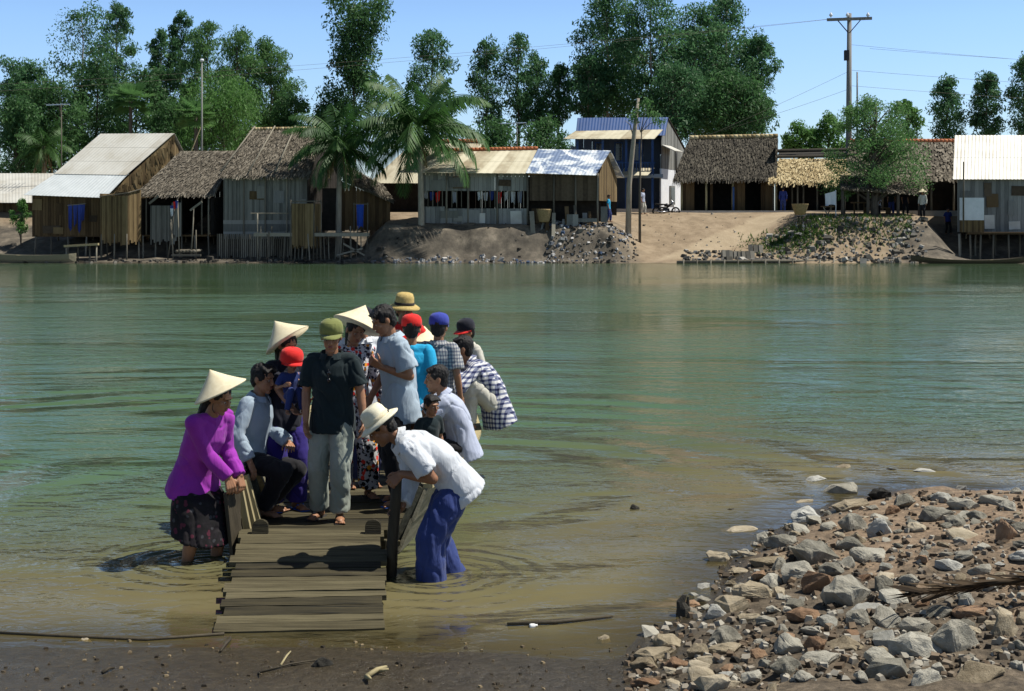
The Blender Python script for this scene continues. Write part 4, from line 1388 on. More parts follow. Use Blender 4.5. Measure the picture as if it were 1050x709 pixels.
def far_left_house():
    g = Grp('tin_shed', 'low shed with pale tin roof half hidden at the far left edge', 'shed', base(20, 91))
    mb = MB(); tinsheet(mb, at(-30, 208, 89), at(62, 208, 89), at(62, 178, 94), at(-30, 178, 94)); g.part(mb, 'roof', M['tin'])
    mb = MB()
    a, b = xy(-26, 90), xy(58, 90)
    boards(mb, a, b, gz(*a) - .1, zz(207, 90)); c, d = xy(-26, 96), xy(58, 96)
    boards(mb, b, d, gz(*a) - .1, zz(190, 93)); boards(mb, c, a, gz(*a) - .1, zz(190, 93)); boards(mb, d, c, gz(*a) - .1, zz(182, 96))
    g.part(mb, 'wall', M['board_brown'])


def hut_tin():
    g = Grp('tin_roofed_hut', 'stilt hut with steep two tone tin roof and brown board front at the left', 'hut', base(90, 83))
    e0, e1 = at(24, 200, 82.2), at(108, 203, 82.2)
    b0, b1 = at(57, 178, 84.0), at(131, 179, 84.0)
    r0, r1 = at(103, 137.5, 87), at(179, 137, 87)
    k0, k1 = at(140, 190, 91), at(206, 190, 91)
    mb = MB(); tinsheet(mb, e0, e1, b1, b0, rows=1); g.part(mb, 'lower_roof', M['tin_new'])
    up = V(0, 0, .05)
    mb = MB(); tinsheet(mb, b0.lerp(e0, .06) + up, b1.lerp(e1, .06) + up, r1, r0, rows=3); tinsheet(mb, r0, r1, k1, k0, rows=1); g.part(mb, 'upper_roof', M['tin'])
    zf = zz(241, 83)
    A, B = xy(33, 83), xy(107, 82.8)
    mb = MB(); boards(mb, A, B, zf, zz(200, 83) - .05, w=.16, ragged=.1); g.part(mb, 'front_wall', M['board_brown']); patches(g, A, B, zf, zz(204, 83), 5, 71, ('thatch_brown', 'mat_dark', 'board_brown'))
    C = (k1.x - .3, k1.y); Dd = (k0.x, k0.y)
    mb = MB()
    apex = (r1.x - .15, r1.y)
    boards(mb, B, apex, zf, e1.z - .05, r1.z - .1, w=.3, t=.06); boards(mb, apex, C, zf, r1.z - .1, k1.z - .1, w=.3, t=.06)
    rr = random.Random(5)
    for _ in range(420):                               # loose palm leaves of the gable
        u = rr.random()
        P = Vector((B[0], B[1], 0)).lerp(Vector((apex[0], apex[1], 0)), u)
        zt = e1.z + (r1.z - e1.z) * u - .1
        z = zf + (zt - zf) * rr.random()
        q = P + V(.06 + rr.random() * .06, -.06, z)
        mb.add([q + V(-.09, -.05, 0), q + V(.09, .05, 0), q + V(.07 + rr.uniform(-.1, .1), .02, -.6), q + V(-.05 + rr.uniform(-.1, .1), -.02, -.55)], [(0, 1, 2, 3)], 0, rr.random())
    g.part(mb, 'gable_wall', M['thatch_brown'])
    mb = MB(); boards(mb, C, Dd, zf, k0.z - .1, w=.3); boards(mb, Dd, (r0.x, r0.y), zf, k0.z - .1, r0.z - .1, w=.3); boards(mb, (r0.x, r0.y), A, zf, r0.z - .1, e0.z - .05, w=.3); g.part(mb, 'back_wall', M['board_brown'])
    mb = MB(); mb.hexa([V(*A, zf - .12), V(*B, zf - .12), V(*C, zf - .12), V(*Dd, zf - .12)], [V(*A, zf - .01), V(*B, zf - .01), V(*C, zf - .01), V(*Dd, zf - .01)]); g.part(mb, 'floor', M['board_brown'])
    stilts(g, [xy(p, d) for p, d in ((36, 82.9), (52, 82.9), (70, 82.9), (88, 82.9), (104, 82.7), (60, 85.5), (95, 85.5), (125, 85.5))], zf - .1, .06)
    g = Grp('laundry_bundle', 'dark blue clothes hung out on a rail before the brown hut front', 'laundry', base(78, 82.4))
    mb = MB(); mb.tube([at(69, 211, 82.3), at(88, 209, 82.3)], .025, 6); g.part(mb, 'rail', M['stake'])
    for k, px in enumerate((72, 77, 81.5, 85)):
        mb = MB(); hang(mb, at(px - 2.1, 210, 82.3), at(px + 2.0, 210, 82.3), (1.5, 1.25, 1.6, 1.0)[k], k)
        g.part(mb, 'garment', M['bluecloth'])
    g = Grp('thatch_lavatory', 'brown palm leaf cubicle on thin stakes over the water', 'cubicle', base(122, 81))
    mb = MB()
    A, B, C = xy(102.5, 81), xy(131, 80.8), xy(144.5, 81.8)
    boards(mb, A, B, zz(246, 81), zz(201, 81), w=.11, ragged=.35, t=.05); boards(mb, B, C, zz(246, 81), zz(197, 81), zz(194, 82), w=.12, ragged=.3, t=.05)
    boards(mb, C, xy(118, 82.4), zz(246, 81), zz(197, 82), w=.2); boards(mb, xy(118, 82.4), A, zz(246, 81), zz(199, 82), w=.2)
    g.part(mb, 'screen', M['thatch_brown'])
    mb = MB(); mb.tube([at(102, 202, 80.9), at(131, 198, 80.7), at(145, 194, 81.7)], .04, 6); g.part(mb, 'rail', M['stake'])
    stilts(g, [xy(104, 81), xy(117, 80.9), xy(130, 80.8), xy(143, 81.8), xy(110, 82)], zz(240, 81))


def hang(mb, a, b, L, seed):
    """a cloth over a line: folded sheet with waves and a little thickness"""
    rr = random.Random(seed)
    n = 8
    ph = rr.random() * 6
    vs = []; fs = []
    for i in range(n + 1):
        u = i / n
        p = Vector(a).lerp(Vector(b), u)
        for j in range(5):
            t = j / 4
            w = .05 * math.sin(u * 9 + ph) * t
            vs.append(p + V((u - .5) * -.08 * t, w, -L * t * (1 + .08 * math.sin(u * 5 + ph))))
    m = len(vs)
    vs += [Vector(p) + V(0, .03, 0) for p in vs]
    for i in range(n):
        for j in range(4):
            q = (i * 5 + j, i * 5 + j + 1, i * 5 + 6 + j, i * 5 + 5 + j)
            fs.append(q); fs.append(tuple(m + x for x in q[::-1]))
    for j in range(4):
        fs.append((j, m + j, m + j + 1, j + 1)); fs.append((n * 5 + j, n * 5 + j + 1, m + n * 5 + j + 1, m + n * 5 + j))
    for i in range(n):
        fs.append((i * 5, i * 5 + 5, m + i * 5 + 5, m + i * 5)); fs.append((i * 5 + 4, m + i * 5 + 4, m + i * 5 + 9, i * 5 + 9))
    mb.add(vs, fs, 0, rr.random())


def hut_middle():
    g = Grp('open_thatched_hut', 'thatched stilt hut with dark open front between the tin hut and the big thatched house', 'hut', base(190, 83))
    e0, e1 = at(140, 200, 82), at(219, 200, 82)
    r0, r1 = at(186, 155.5, 86), at(246, 155, 86)
    mb = MB(); thatch(mb, e0, e1, r1, r0, rr=random.Random(11)); thatch(mb, r1 + V(0, .02, 0), r0 + V(0, .02, 0), r0, r1) if False else None
    k0, k1 = at(215, 195, 90), at(270, 195, 90)
    mb.slab(r0, r1, k1, k0, .15, 0, .3)
    g.part(mb, 'roof', M['thatch_grey'])
    zf = zz(241, 82.6)
    A, B, C, Dd = xy(145, 82.6), xy(216, 82.6), (k1.x - .4, k1.y - .2), (k0.x + .1, k0.y - .2)
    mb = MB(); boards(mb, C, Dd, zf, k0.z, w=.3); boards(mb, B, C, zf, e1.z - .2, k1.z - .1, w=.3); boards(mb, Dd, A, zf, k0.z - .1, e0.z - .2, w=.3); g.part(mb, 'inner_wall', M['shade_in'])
    mb = MB(); mb.hexa([V(*A, zf - .1), V(*B, zf - .1), V(*C, zf - .1), V(*Dd, zf - .1)], [V(*A, zf), V(*B, zf), V(*C, zf), V(*Dd, zf)]); g.part(mb, 'floor', M['board_brown'])
    mb = MB(); boards(mb, xy(154, 82.3), xy(181, 82.3), zf - .25, zz(211, 82.3), w=.1, ragged=.35, t=.05); boards(mb, xy(176, 82.2), xy(186, 82.2), zf, zz(208, 82.3), w=.1, ragged=.2, t=.05); g.part(mb, 'half_wall', M['bamboo_wall'])
    for p in (150, 186, 207, 214):
        mb = MB(); post(mb, *xy(p, 82.5), zf, zz(199, 82.5), .05); g.part(mb, 'post', M['stake'], smooth=True)
    stilts(g, [xy(p, 82.5) for p in (147, 159, 172, 186, 200, 214)] + [xy(p, 85) for p in (165, 190, 220)], zf - .05)
    # landing step
    g = Grp('landing_stage', 'small log landing stage with tall poles before the open thatched hut', 'jetty', base(190, 80.3))
    mb = MB()
    for k in range(6):
        a = at(181 + k * 3.6, 258, 80.5); mb.tube([a, a + V(.12, 1.4, .04)], [.09, .085], 8)
    g.part(mb, 'step', M['stake'], smooth=True)
    for (p0, y0, p1, y1) in ((171, 268, 180, 210), (184, 258, 182, 205), (196, 257, 199, 213), (178, 262, 175, 225), (201, 262, 201, 236)):
        mb = MB(); mb.tube([at(p0, y0 + 6, 80.6), at(p1, y1, 80.8)], [.045, .035], 6); g.part(mb, 'pole', M['stake'], smooth=True)
    for (p0, y0, p1, y1) in ((153, 209, 163, 201), (195, 216, 207, 207)):
        mb = MB(); mb.beam(at(p0, y0, 80.8), at(p1, y1, 80.8), .1, .12); g.part(mb, 'crosspiece', M['stake'])
    mb = MB(); mb.beam(at(176, 262, 80.4), at(206, 262, 80.4), .12, .12); g.part(mb, 'beam', M['stake'])
    g = Grp('laundry_bundle', 'small pink and blue cloths hanging from a pole before the open thatched hut', 'laundry', base(180, 80.7))
    for k, (px, py) in enumerate(((176, 211), (179, 207), (181, 206), (176, 214))):
        mb = MB(); hang(mb, at(px - 1.4, py, 80.55 - k * .02), at(px + 1.6, py, 80.55 - k * .02), .45, k + 20); g.part(mb, 'garment', M[('bluecloth', 'red', 'bluecloth', 'tarp')[k]])


def hut_big():
    g = Grp('thatched_house', 'large thatched house with a grey bamboo front beside the coconut palm', 'house', base(275, 83))
    e0, e1 = at(225, 181, 82), at(318, 181, 82)
    r0, r1 = at(258, 134, 86), at(331, 133, 86)
    k0, k1 = at(286, 178, 90), at(356, 178, 90)
    mb = MB(); thatch(mb, e0, e1, r1, r0, rr=random.Random(12)); thatch(mb, e1, at(330, 182, 84), r1 + V(.05, 0, 0), r1, rr=random.Random(13)) if False else None
    mb.slab(r0, r1, k1, k0, .15, 0, .3)
    g.part(mb, 'roof', M['thatch_grey'])
    mb = MB()
    for k in range(24):
        a = r0.lerp(r1, k / 24) + V(0, 0, .06); b = r0.lerp(r1, (k + 1.1) / 24) + V(0, 0, .06)
        mb.tube([a, b], [.14, .13], 7)
    g.part(mb, 'ridge_cap', M['thatch_gold'], smooth=True)
    for u0, u1 in ((.02, .05), (.33, .33), (.62, .62)):
        mb = MB(); mb.tube([e0.lerp(e1, u0) + V(0, -.08, .30), r0.lerp(r1, u1) + V(0, -.08, .25)], .05, 6); g.part(mb, 'roof_pole', M['stake'], smooth=True)
    zf = zz(242, 82.6)
    A, B, C, Dd = xy(229, 82.6), xy(315, 82.6), (k1.x - .4, k1.y - .2), (k0.x + .1, k0.y - .2)
    mb = MB(); boards(mb, A, B, zz(226, 82.6), zz(182, 82.6), w=.085, gap=.002); g.part(mb, 'front_wall', M['bamboo_wall']); patches(g, A, B, zz(226, 82.6), zz(184, 82.6), 4, 72, ('bamboo_wall', 'board_grey', 'thatch_brown'))
    mb = MB(); hboards(mb, A, B, zf - .2, zz(226, 82.6), h=.2); g.part(mb, 'plinth_boards', M['board_grey'])
    for p in (250, 272, 294):
        mb = MB(); a = xy(p, 82.52); mb.beam(V(*a, zf), V(*a, zz(183, 82.5)), .08, .05, (0, 1, 0)); g.part(mb, 'wall_post', M['stake'])
    mb = MB(); rx, ry = (r1.x - .2, r1.y)
    boards(mb, B, (rx, ry), zf, e1.z, r1.z, w=.3); boards(mb, (rx, ry), C, zf, r1.z, k1.z, w=.3); boards(mb, C, Dd, zf, k0.z, w=.3); boards(mb, Dd, (r0.x, r0.y), zf, k0.z, r0.z, w=.3); boards(mb, (r0.x, r0.y), A, zf, r0.z, e0.z, w=.3)
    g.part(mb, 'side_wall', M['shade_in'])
    mb = MB(); mb.hexa([V(*A, zf - .1), V(*B, zf - .1), V(*C, zf - .1), V(*Dd, zf - .1)], [V(*A, zf), V(*B, zf), V(*C, zf), V(*Dd, zf)]); g.part(mb, 'floor', M['board_brown'])
    mb = MB(); boards(mb, xy(222, 82.2), xy(300, 82.2), zz(262, 82.2), zz(240, 82.2), w=.12, ragged=.4, gap=.02); g.part(mb, 'skirt_fence', M['stake'])
    stilts(g, [xy(p, 82.4) for p in (232, 246, 262, 278, 294, 310)] + [xy(p, 85) for p in (250, 280, 310, 335)], zf - .05)
    # balcony walkway and stakes
    g = Grp('plank_walkway', 'narrow plank walkway on a thicket of stakes over the water', 'walkway', base(310, 81))
    mb = MB(); hboards(mb, xy(262, 80.8), xy(378, 80.6), zz(242.5, 80.7), zz(239, 80.7), h=.2, t=.9); g.part(mb, 'deck', M['stake'])
    mb = MB(); mb.tube([at(257, 219, 80.5), at(296, 219, 80.5)], .04, 6); g.part(mb, 'handrail', M['stake'])
    rr = random.Random(9)
    for k in range(26):
        p = 258 + k * 4.7 + rr.uniform(-1.5, 1.5)
        mb = MB(); x, y = xy(p, 80.5 + rr.uniform(-.3, .4)); post(mb, x, y, -.5, zz(240 - rr.choice((0, 0, 1, 3, 8)), 80.6), .035, rr.uniform(-.2, .2)); g.part(mb, 'stake', M['stake'], smooth=True)
    mb = MB(); mb.tube([xy(264, 80.4) + (zz(219, 80.4),), xy(264, 80.4) + (-.3,)], .04, 6); g.part(mb, 'stake', M['stake'], smooth=True)
    for (p0, y0, p1, y1) in ((345, 262, 372, 255), (352, 250, 374, 262)):
        mb = MB(); mb.beam(at(p0, y0, 80.2), at(p1, y1, 80.2), .1, .1); g.part(mb, 'brace', M['stake'])
    g = Grp('woven_cubicle', 'golden woven mat cubicle standing on the plank walkway', 'cubicle', base(312, 80.8))
    A, B, C, Dd = xy(298.5, 80.3), xy(321.5, 80.2), xy(329, 81.3), xy(306, 81.5)
    mb = MB()
    for a, b in ((A, B), (B, C), (C, Dd), (Dd, A)):
        boards(mb, a, b, zz(251, 80.3), zz(209, 80.3), w=.07, ragged=.25, t=.04, gap=.001)
    g.part(mb, 'mat_wall', M['thatch_brown'])
    mb = MB()
    for a, b in ((A, B), (B, C), (C, Dd), (Dd, A)): mb.tube([V(*a, zz(206.5, 80.3)), V(*b, zz(206.5, 80.3))], .03, 6)
    g.part(mb, 'top_rail', M['stake'])
    stilts(g, [A, B, C, Dd], zz(205, 80.3), .04, 'post')
    g = Grp('lean_to', 'small low thatched lean-to behind the coconut palm trunk', 'hut', base(380, 84))
    e0, e1, r1, r0 = at(352, 184, 83), at(404, 207, 83.5), at(392, 190, 86), at(352, 168, 86)
    mb = MB(); thatch(mb, e0, e1, r1, r0, rr=random.Random(14)); g.part(mb, 'roof', M['thatch_grey'])
    mb = MB(); A, B = xy(350, 83.4), xy(400, 84); boards(mb, A, B, zz(236, 83.4), zz(186, 83.4), zz(207, 84), w=.22, ragged=.1); boards(mb, B, xy(396, 87), zz(236, 83.4), zz(207, 84), w=.25); boards(mb, xy(350, 87), A, zz(236, 83), zz(183, 83), w=.3); boards(mb, xy(396, 87), xy(350, 87), zz(236, 83), zz(195, 84), w=.3)
    g.part(mb, 'wall', M['board_brown'])
    mb = MB(); mb.box(V(*xy(338, 83.5), zz(215, 83.5)), (.9, .06, 2.6)); g.part(mb, 'door', M['shade_in'])
    g = Grp('laundry_bundle', 'bright blue sheet hung to dry in front of the low lean-to', 'laundry', base(371, 82))
    mb = MB(); hang(mb, at(365.5, 210, 82), at(373, 210, 82), 1.4, 3); g.part(mb, 'garment', M['royal'])
    mb = MB(); mb.tube([at(362, 209.5, 82), at(378, 209.5, 82)], .025, 6); mb.tube([at(363, 240, 82), at(363, 208, 82)], .035, 6); mb.tube([at(377, 240, 82), at(377, 208, 82)], .035, 6); g.part(mb, 'rail', M['stake'])


def beige_house():
    g = Grp('beige_roofed_house', 'house with plain beige roof standing back behind the leaning coconut palm', 'house', base(420, 93))
    mb = MB(); e0, e1, r1, r0 = at(378, 188, 91), at(470, 188, 91), at(496, 146, 95), at(424, 146, 95)
    tinsheet(mb, e0, e1, r1, r0, rows=2); tinsheet(mb, r0, r1, at(500, 185, 99), at(440, 185, 99), rows=1); g.part(mb, 'roof', M['tin_beige'])
    mb = MB()
    for k in range(16):
        mb.tube([r0.lerp(r1, k / 16) + V(0, 0, .1), r0.lerp(r1, (k + 1.15) / 16) + V(0, 0, .08)], [.15, .13], 7)
    g.part(mb, 'ridge_tiles', M['tile_orange'], smooth=True)
    mb = MB(); A, B, C, Dd = xy(384, 91.6), xy(468, 91.6), xy(492, 98), xy(436, 98)
    for a, b in ((A, B), (B, C), (C, Dd), (Dd, A)): boards(mb, a, b, 2.8, zz(187, 91.6), w=.3)
    g.part(mb, 'wall', M['shade_in'])


def long_shack():
    g = Grp('long_tin_shack', 'long grey plank shack with tin roof and open strip of windows above the steep bank', 'shack', base(520, 82))
    e0, em, e1 = at(408, 177, 81.3), at(538.5, 178, 81.3), at(611, 180, 81.3)
    r0, rm, r1 = at(447, 155.5, 84.5), at(551, 153.5, 84.5), at(626, 154.5, 84.5)
    k0, km, k1 = at(470, 180, 88), at(566, 180, 88), at(640, 182, 88)
    mb = MB(); tinsheet(mb, e0, em, rm, r0, rows=2, wl=.4, rr=random.Random(8)); mb.slab(r0, rm, km, k0, .04); g.part(mb, 'beige_roof', M['tin_beige'])
    mb = MB(); tinsheet(mb, em + V(.03, 0, .03), e1, r1, rm + V(.03, 0, .03), rows=1); mb.slab(rm + V(.03, 0, 0), r1, k1, km + V(.03, 0, 0), .04)
    m, nt, out = newmat('worn_blue_tin')
    f = noisen(nt, coords(nt, (.5, .5, .9)), 1.4, 6, .6, 1.0)
    col = ramp(nt, f, [(.44, (.16, .22, .34)), (.50, (.48, .54, .60)), (.56, (.70, .73, .74))])
    princ(nt, out, col, .45, .5, .2)
    g.part(mb, 'bright_roof', m)
    mb = MB()
    for k in range(26):
        mb.tube([r0.lerp(rm, k / 26) + V(0, 0, .08), r0.lerp(rm, (k + 1.12) / 26) + V(0, 0, .06)], [.13, .115], 7)
    g.part(mb, 'ridge_tiles', M['tile_orange'], smooth=True)
    D0 = 82.2
    A, Bm, B = xy(432, D0), xy(541, D0), xy(614, D0)
    zf = zz(233, D0)
    C, Dd = (k1.x - .5, k1.y - .3), (k0.x + .3, k0.y - .3)
    mb = MB(); boards(mb, A, Bm, zz(196, D0), zz(177, D0), w=.24); g.part(mb, 'upper_wall', M['board_grey'])
    mb = MB(); boards(mb, A, xy(456, D0), zf, zz(212, D0), w=.24, ragged=.06); boards(mb, xy(456, D0), xy(541, D0), zf, zz(214, D0), w=.24, ragged=.06); g.part(mb, 'lower_wall', M['board_grey']); patches(g, A, Bm, zf, zz(214, D0), 6, 73, ('tin', 'board_grey', 'bamboo_wall')); patches(g, A, Bm, zz(196, D0), zz(178, D0), 4, 74, ('board_grey', 'mat_dark'))
    mb = MB(); boards(mb, xy(543, D0), B, zz(206, D0), zz(179, D0), w=.16, gap=.001); g.part(mb, 'mat_wall', M['mat_dark'])
    for p in (432, 458, 480, 510, 541, 568, 590, 613):
        mb = MB(); x, y = xy(p, D0 - .05); post(mb, x, y, gz(x, y) - .2, zz(178, D0), .055); g.part(mb, 'post', M['stake'], smooth=True)
    for k in range(22):
        p = 434 + k * 4.9
        if 478 < p < 490: continue
        mb = MB(); mb.beam(at(p, 213, D0), at(p, 195.5, D0), .05, .04, (0, 1, 0)); g.part(mb, 'window_bar', M['stake'])
    mb = MB(); boards(mb, C, Dd, zf - .5, k0.z - .1, w=.4); boards(mb, Dd, A, zf - .5, k0.z - .1, e0.z - .1, w=.4); g.part(mb, 'back_wall', M['shade_in'])
    mb = MB(); rx = (r1.x - .25, r1.y); boards(mb, B, rx, zz(206, D0), e1.z - .1, r1.z - .05, w=.22); boards(mb, rx, C, zz(206, D0), r1.z - .05, k1.z - .1, w=.22); g.part(mb, 'gable_wall', M['thatch_brown'])
    mb = MB(); mb.hexa([V(*A, zf - .1), V(*Bm, zf - .1), V(km.x, km.y, zf - .1), V(*Dd, zf - .1)], [V(*A, zf), V(*Bm, zf), V(km.x, km.y, zf), V(*Dd, zf)]); g.part(mb, 'floor', M['board_brown'])
    mb = MB(); boards(mb, xy(543, D0 + 1.6), xy(616, D0 + 1.6), zz(240, D0), zz(200, D0), w=.4, gap=0.0); g.part(mb, 'inner_wall', M['shade_in']); mb = MB(); boards(mb, xy(545, D0 + .2), xy(562, D0 + .2), zz(238, D0), zz(214, D0), w=.22); g.part(mb, 'low_screen', M['board_brown'])  # inner_wall is a dark sheet added as the shade under the open end
    rr = random.Random(31)
    labels = ['pale', 'blue', 'dark', 'white', 'grey']
    for k, px in enumerate((437, 443, 449, 466, 492, 498, 504, 512, 519, 526, 533)):
        mb = MB(); D = D0 + .35
        hang(mb, at(px - 2.4, 196 + (k % 3), D), at(px + 2.4, 196 + (k % 2), D), .45 + .35 * rr.random(), k)
        g2 = single(mb, 'garment', M[('cloth_mix', 'bluecloth', 'red', 'cloth_mix', 'tarp')[k % 5]], 'garment hung in the open window strip of the long plank shack', 'garment', 'washing hung in the shack windows')
    # under the right end: sacks, planks, basin
    for (p0, p1, y0, y1, D, mt, lab) in ((581, 593, 220, 255, 81.2, 'board_grey', 'tall grey plank screen leaning under the open end of the long shack'), (616, 623, 212, 228, 81.4, 'board_grey', 'short grey board propped beside the open end of the long shack')):
        mb = MB(); boards(mb, xy(p0, D), xy(p1, D), zz(y1, D), zz(y0, D), w=.26, t=.05); single(mb, 'plank_screen', M[mt], lab, 'board')
    mb = MB(); mb.lathe([(.30, 0), (.34, .12), (.44, .70), (.46, .78), (.40, .74), (.28, .1), (.01, .08)], 18); o = mb.build('basket', M['basket'], None, True, at(558, 228, 81.4)); tag(o, 'round woven basket hanging under the open end of the long shack', 'basket')
    mb = MB(); mb.box((0, 0, 0), (1.0, .5, .75)); mb.box((0, 0, .4), (1.06, .56, .06)); o = mb.build('crate', M['concrete'], None, False, at(597, 251, 80.9)); tag(o, 'pale square box sitting on the rubbish bank below the long shack', 'box')
    rr = random.Random(62)
    for k in range(9):
        p = 546 + k * 7.6 + rr.uniform(-2, 2); D = 81.0 + rr.uniform(0, .8)
        a = at(p, 250 + rr.uniform(-8, 6), D - .5); b = at(p + rr.uniform(-5, 5), 214 + rr.uniform(-5, 12), D + .3)
        mb = MB(); mb.beam(a, b, rr.uniform(.08, .3), .05, (0, 1, 0)); single(mb, 'plank', M[('stake', 'board_grey', 'board_brown')[k % 3]], 'loose plank leaning under the open end of the long shack', 'plank', 'loose planks under the long shack')
    mb = MB(); mb.beam(at(592, 226, 81.6), at(612, 226, 81.6), .5, .22); single(mb, 'shelf', M['board_grey'], 'grey plank shelf under the open end of the long shack', 'shelf')


def blue_house():
    g = Grp('blue_house', 'two storey house with blue upper wall, beige awnings and white side wall', 'house', base(640, 99))
    D0 = 98.5
    xL, xR = xy(585, D0)[0], xy(678, D0)[0]
    yF = D0
    z0 = 3.0
    zt = zz(140, D0)
    xB = xy(704, D0 + 6)[0]; yB = D0 + 6           # the side wall runs back and to the right
    xLB = xL + (xB - xR)
    ym = yF + 1.3; tm = 1.3 / 6
    xm = xR + (xB - xR) * tm; xLm = xL + (xB - xR) * tm
    zw, zp, zb_ = zz(173, D0), zz(119, D0), zz(158, D0 + 6)
    nx_ = V(-.1, .04, 0)
    mb = MB()
    mb.hexa([V(xR, yF, z0) + nx_, V(xR, yF, z0), V(xB, yB, z0), V(xB, yB, z0) + nx_], [V(xR, yF, zw) + nx_, V(xR, yF, zw), V(xB, yB, zw), V(xB, yB, zw) + nx_])
    g.part(mb, 'side_wall', M['whitewash'])
    mb = MB()
    boards(mb, (xR, yF), (xm, ym), zw + .003, zz(141, D0), zp - .1, w=.28); boards(mb, (xm, ym), (xB, yB), zw + .003, zp - .1, zb_ - .1, w=.28)
    g.part(mb, 'gable_boards', M['board_grey'])
    mb = MB(); boards(mb, (xB, yB), (xLB, yB), z0, zb_ - .1, w=.5); boards(mb, (xLB, yB), (xL, yF), z0, zz(150, D0), w=.5); g.part(mb, 'back_wall', M['paleblue_wall'])
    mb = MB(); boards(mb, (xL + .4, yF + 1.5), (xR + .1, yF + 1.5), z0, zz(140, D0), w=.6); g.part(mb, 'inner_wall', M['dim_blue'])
    mb = MB(); tinsheet(mb, at(590, 141, D0 - .2), at(682, 139, D0 - .2), V(xm + .1, ym, zp), V(xLm, ym, zp - .05), rows=1)
    g.part(mb, 'roof', M['tin_blue'])
    mb = MB(); mb.slab(V(xLm, ym, zp - .06), V(xm + .1, ym, zp), V(xB + .2, yB + .4, zb_), V(xLB, yB + .4, zb_), .06); g.part(mb, 'back_roof', M['thatch_dark'])
    # awnings
    mb = MB(); tinsheet(mb, at(578, 142.5, D0 - 2.0), at(671, 142.5, D0 - 2.0), at(680, 133, D0 - .15), at(590, 134.5, D0 - .15), rows=1, wl=.4); g.part(mb, 'upper_awning', M['tin_beige'])
    mb = MB(); tinsheet(mb, at(636, 180, D0 - 2.1), at(664, 180, D0 - 2.1), at(671, 172.5, D0 - .5), at(640, 172.5, D0 - .5), rows=1, wl=.4); g.part(mb, 'lower_awning', M['tin_beige'])
    # storey floor, columns, balcony rail
    mb = MB(); mb.beam(V(xL, yF - .3, zz(181, D0)), V(xR, yF - .3, zz(181, D0)), 1.8, .25); g.part(mb, 'balcony_floor', M['paleblue_wall'])
    for p in (592, 618, 642, 656, 669):
        mb = MB(); x, y = xy(p, D0 - 1.1); mb.beam(V(x, y, z0), V(x, y, zz(143, D0)), .16, .16, (0, 1, 0)); g.part(mb, 'column', M['bluepaint'])
    mb = MB(); mb.beam(at(585, 167, D0 - 1.25), at(672, 167, D0 - 1.25), .06, .08)
    for k in range(30): mb.beam(at(586 + k * 2.9, 180, D0 - 1.25), at(586 + k * 2.9, 167, D0 - 1.25), .05, .05, (0, 1, 0))
    g.part(mb, 'balcony_rail', M['bluepaint'])
    for p in (610, 630, 650):
        mb = MB(); a, b = at(p, 166, D0 + 1.42), at(p + 9, 146, D0 + 1.42); mb.box((a + b) / 2, (abs(a.x - b.x), .06, abs(a.z - b.z))); w_ = g.part(mb, 'window', M['bluepaint'])
        mb = MB(); mb.box((a + b) / 2 - V(0, .04, 0), (abs(a.x - b.x) - .18, .03, abs(a.z - b.z) - .18)); g.part(mb, 'pane', M['darkglass'], w_)
    d_ = V(xB - xR, yB - yF, 0).normalized(); nn = V(d_.y, -d_.x, 0)

    def onside(t, z, w, h, dep, off):
        c = V(xR, yF, z) + d_ * t + nn * off
        m3 = Matrix((d_, nn, V(0, 0, 1))).transposed()
        q = MB(); q.box(c, (w, dep, h), M=m3)
        return q
    w_ = g.part(onside(2.6, zz(200, D0), 1.2, 1.4, .08, .05), 'side_window', M['board_grey'])
    g.part(onside(2.6, zz(200, D0), .95, 1.15, .03, .10), 'pane', M['darkglass'], w_)
    c = V(xR, yF, 0) + d_ * 3.4 + nn * .1
    mb = MB(); mb.tube([c + V(0, 0, zz(150, D0)), c + V(0, 0, zz(176, D0))], .06, 7); g.part(mb, 'drainpipe', M['metal_dark'], smooth=True)
    c = V(xR, yF, zz(152, D0))
    mb = MB(); mb.slab(c + nn * 1.0 + V(0, 0, -.2), c + nn * 1.0 + d_ * 2.2 + V(0, 0, -.2), c + d_ * 2.2 + nn * .05 + V(0, 0, .25), c + nn * .05 + V(0, 0, .25), .05); g.part(mb, 'side_awning', M['tin'])
    mb = MB(); mb.beam(V(xL - .3, yF - 1.6, z0 + .12), V(xR + .2, yF - 1.6, z0 + .12), 1.2, .3); g.part(mb, 'doorstep', M['concrete'])


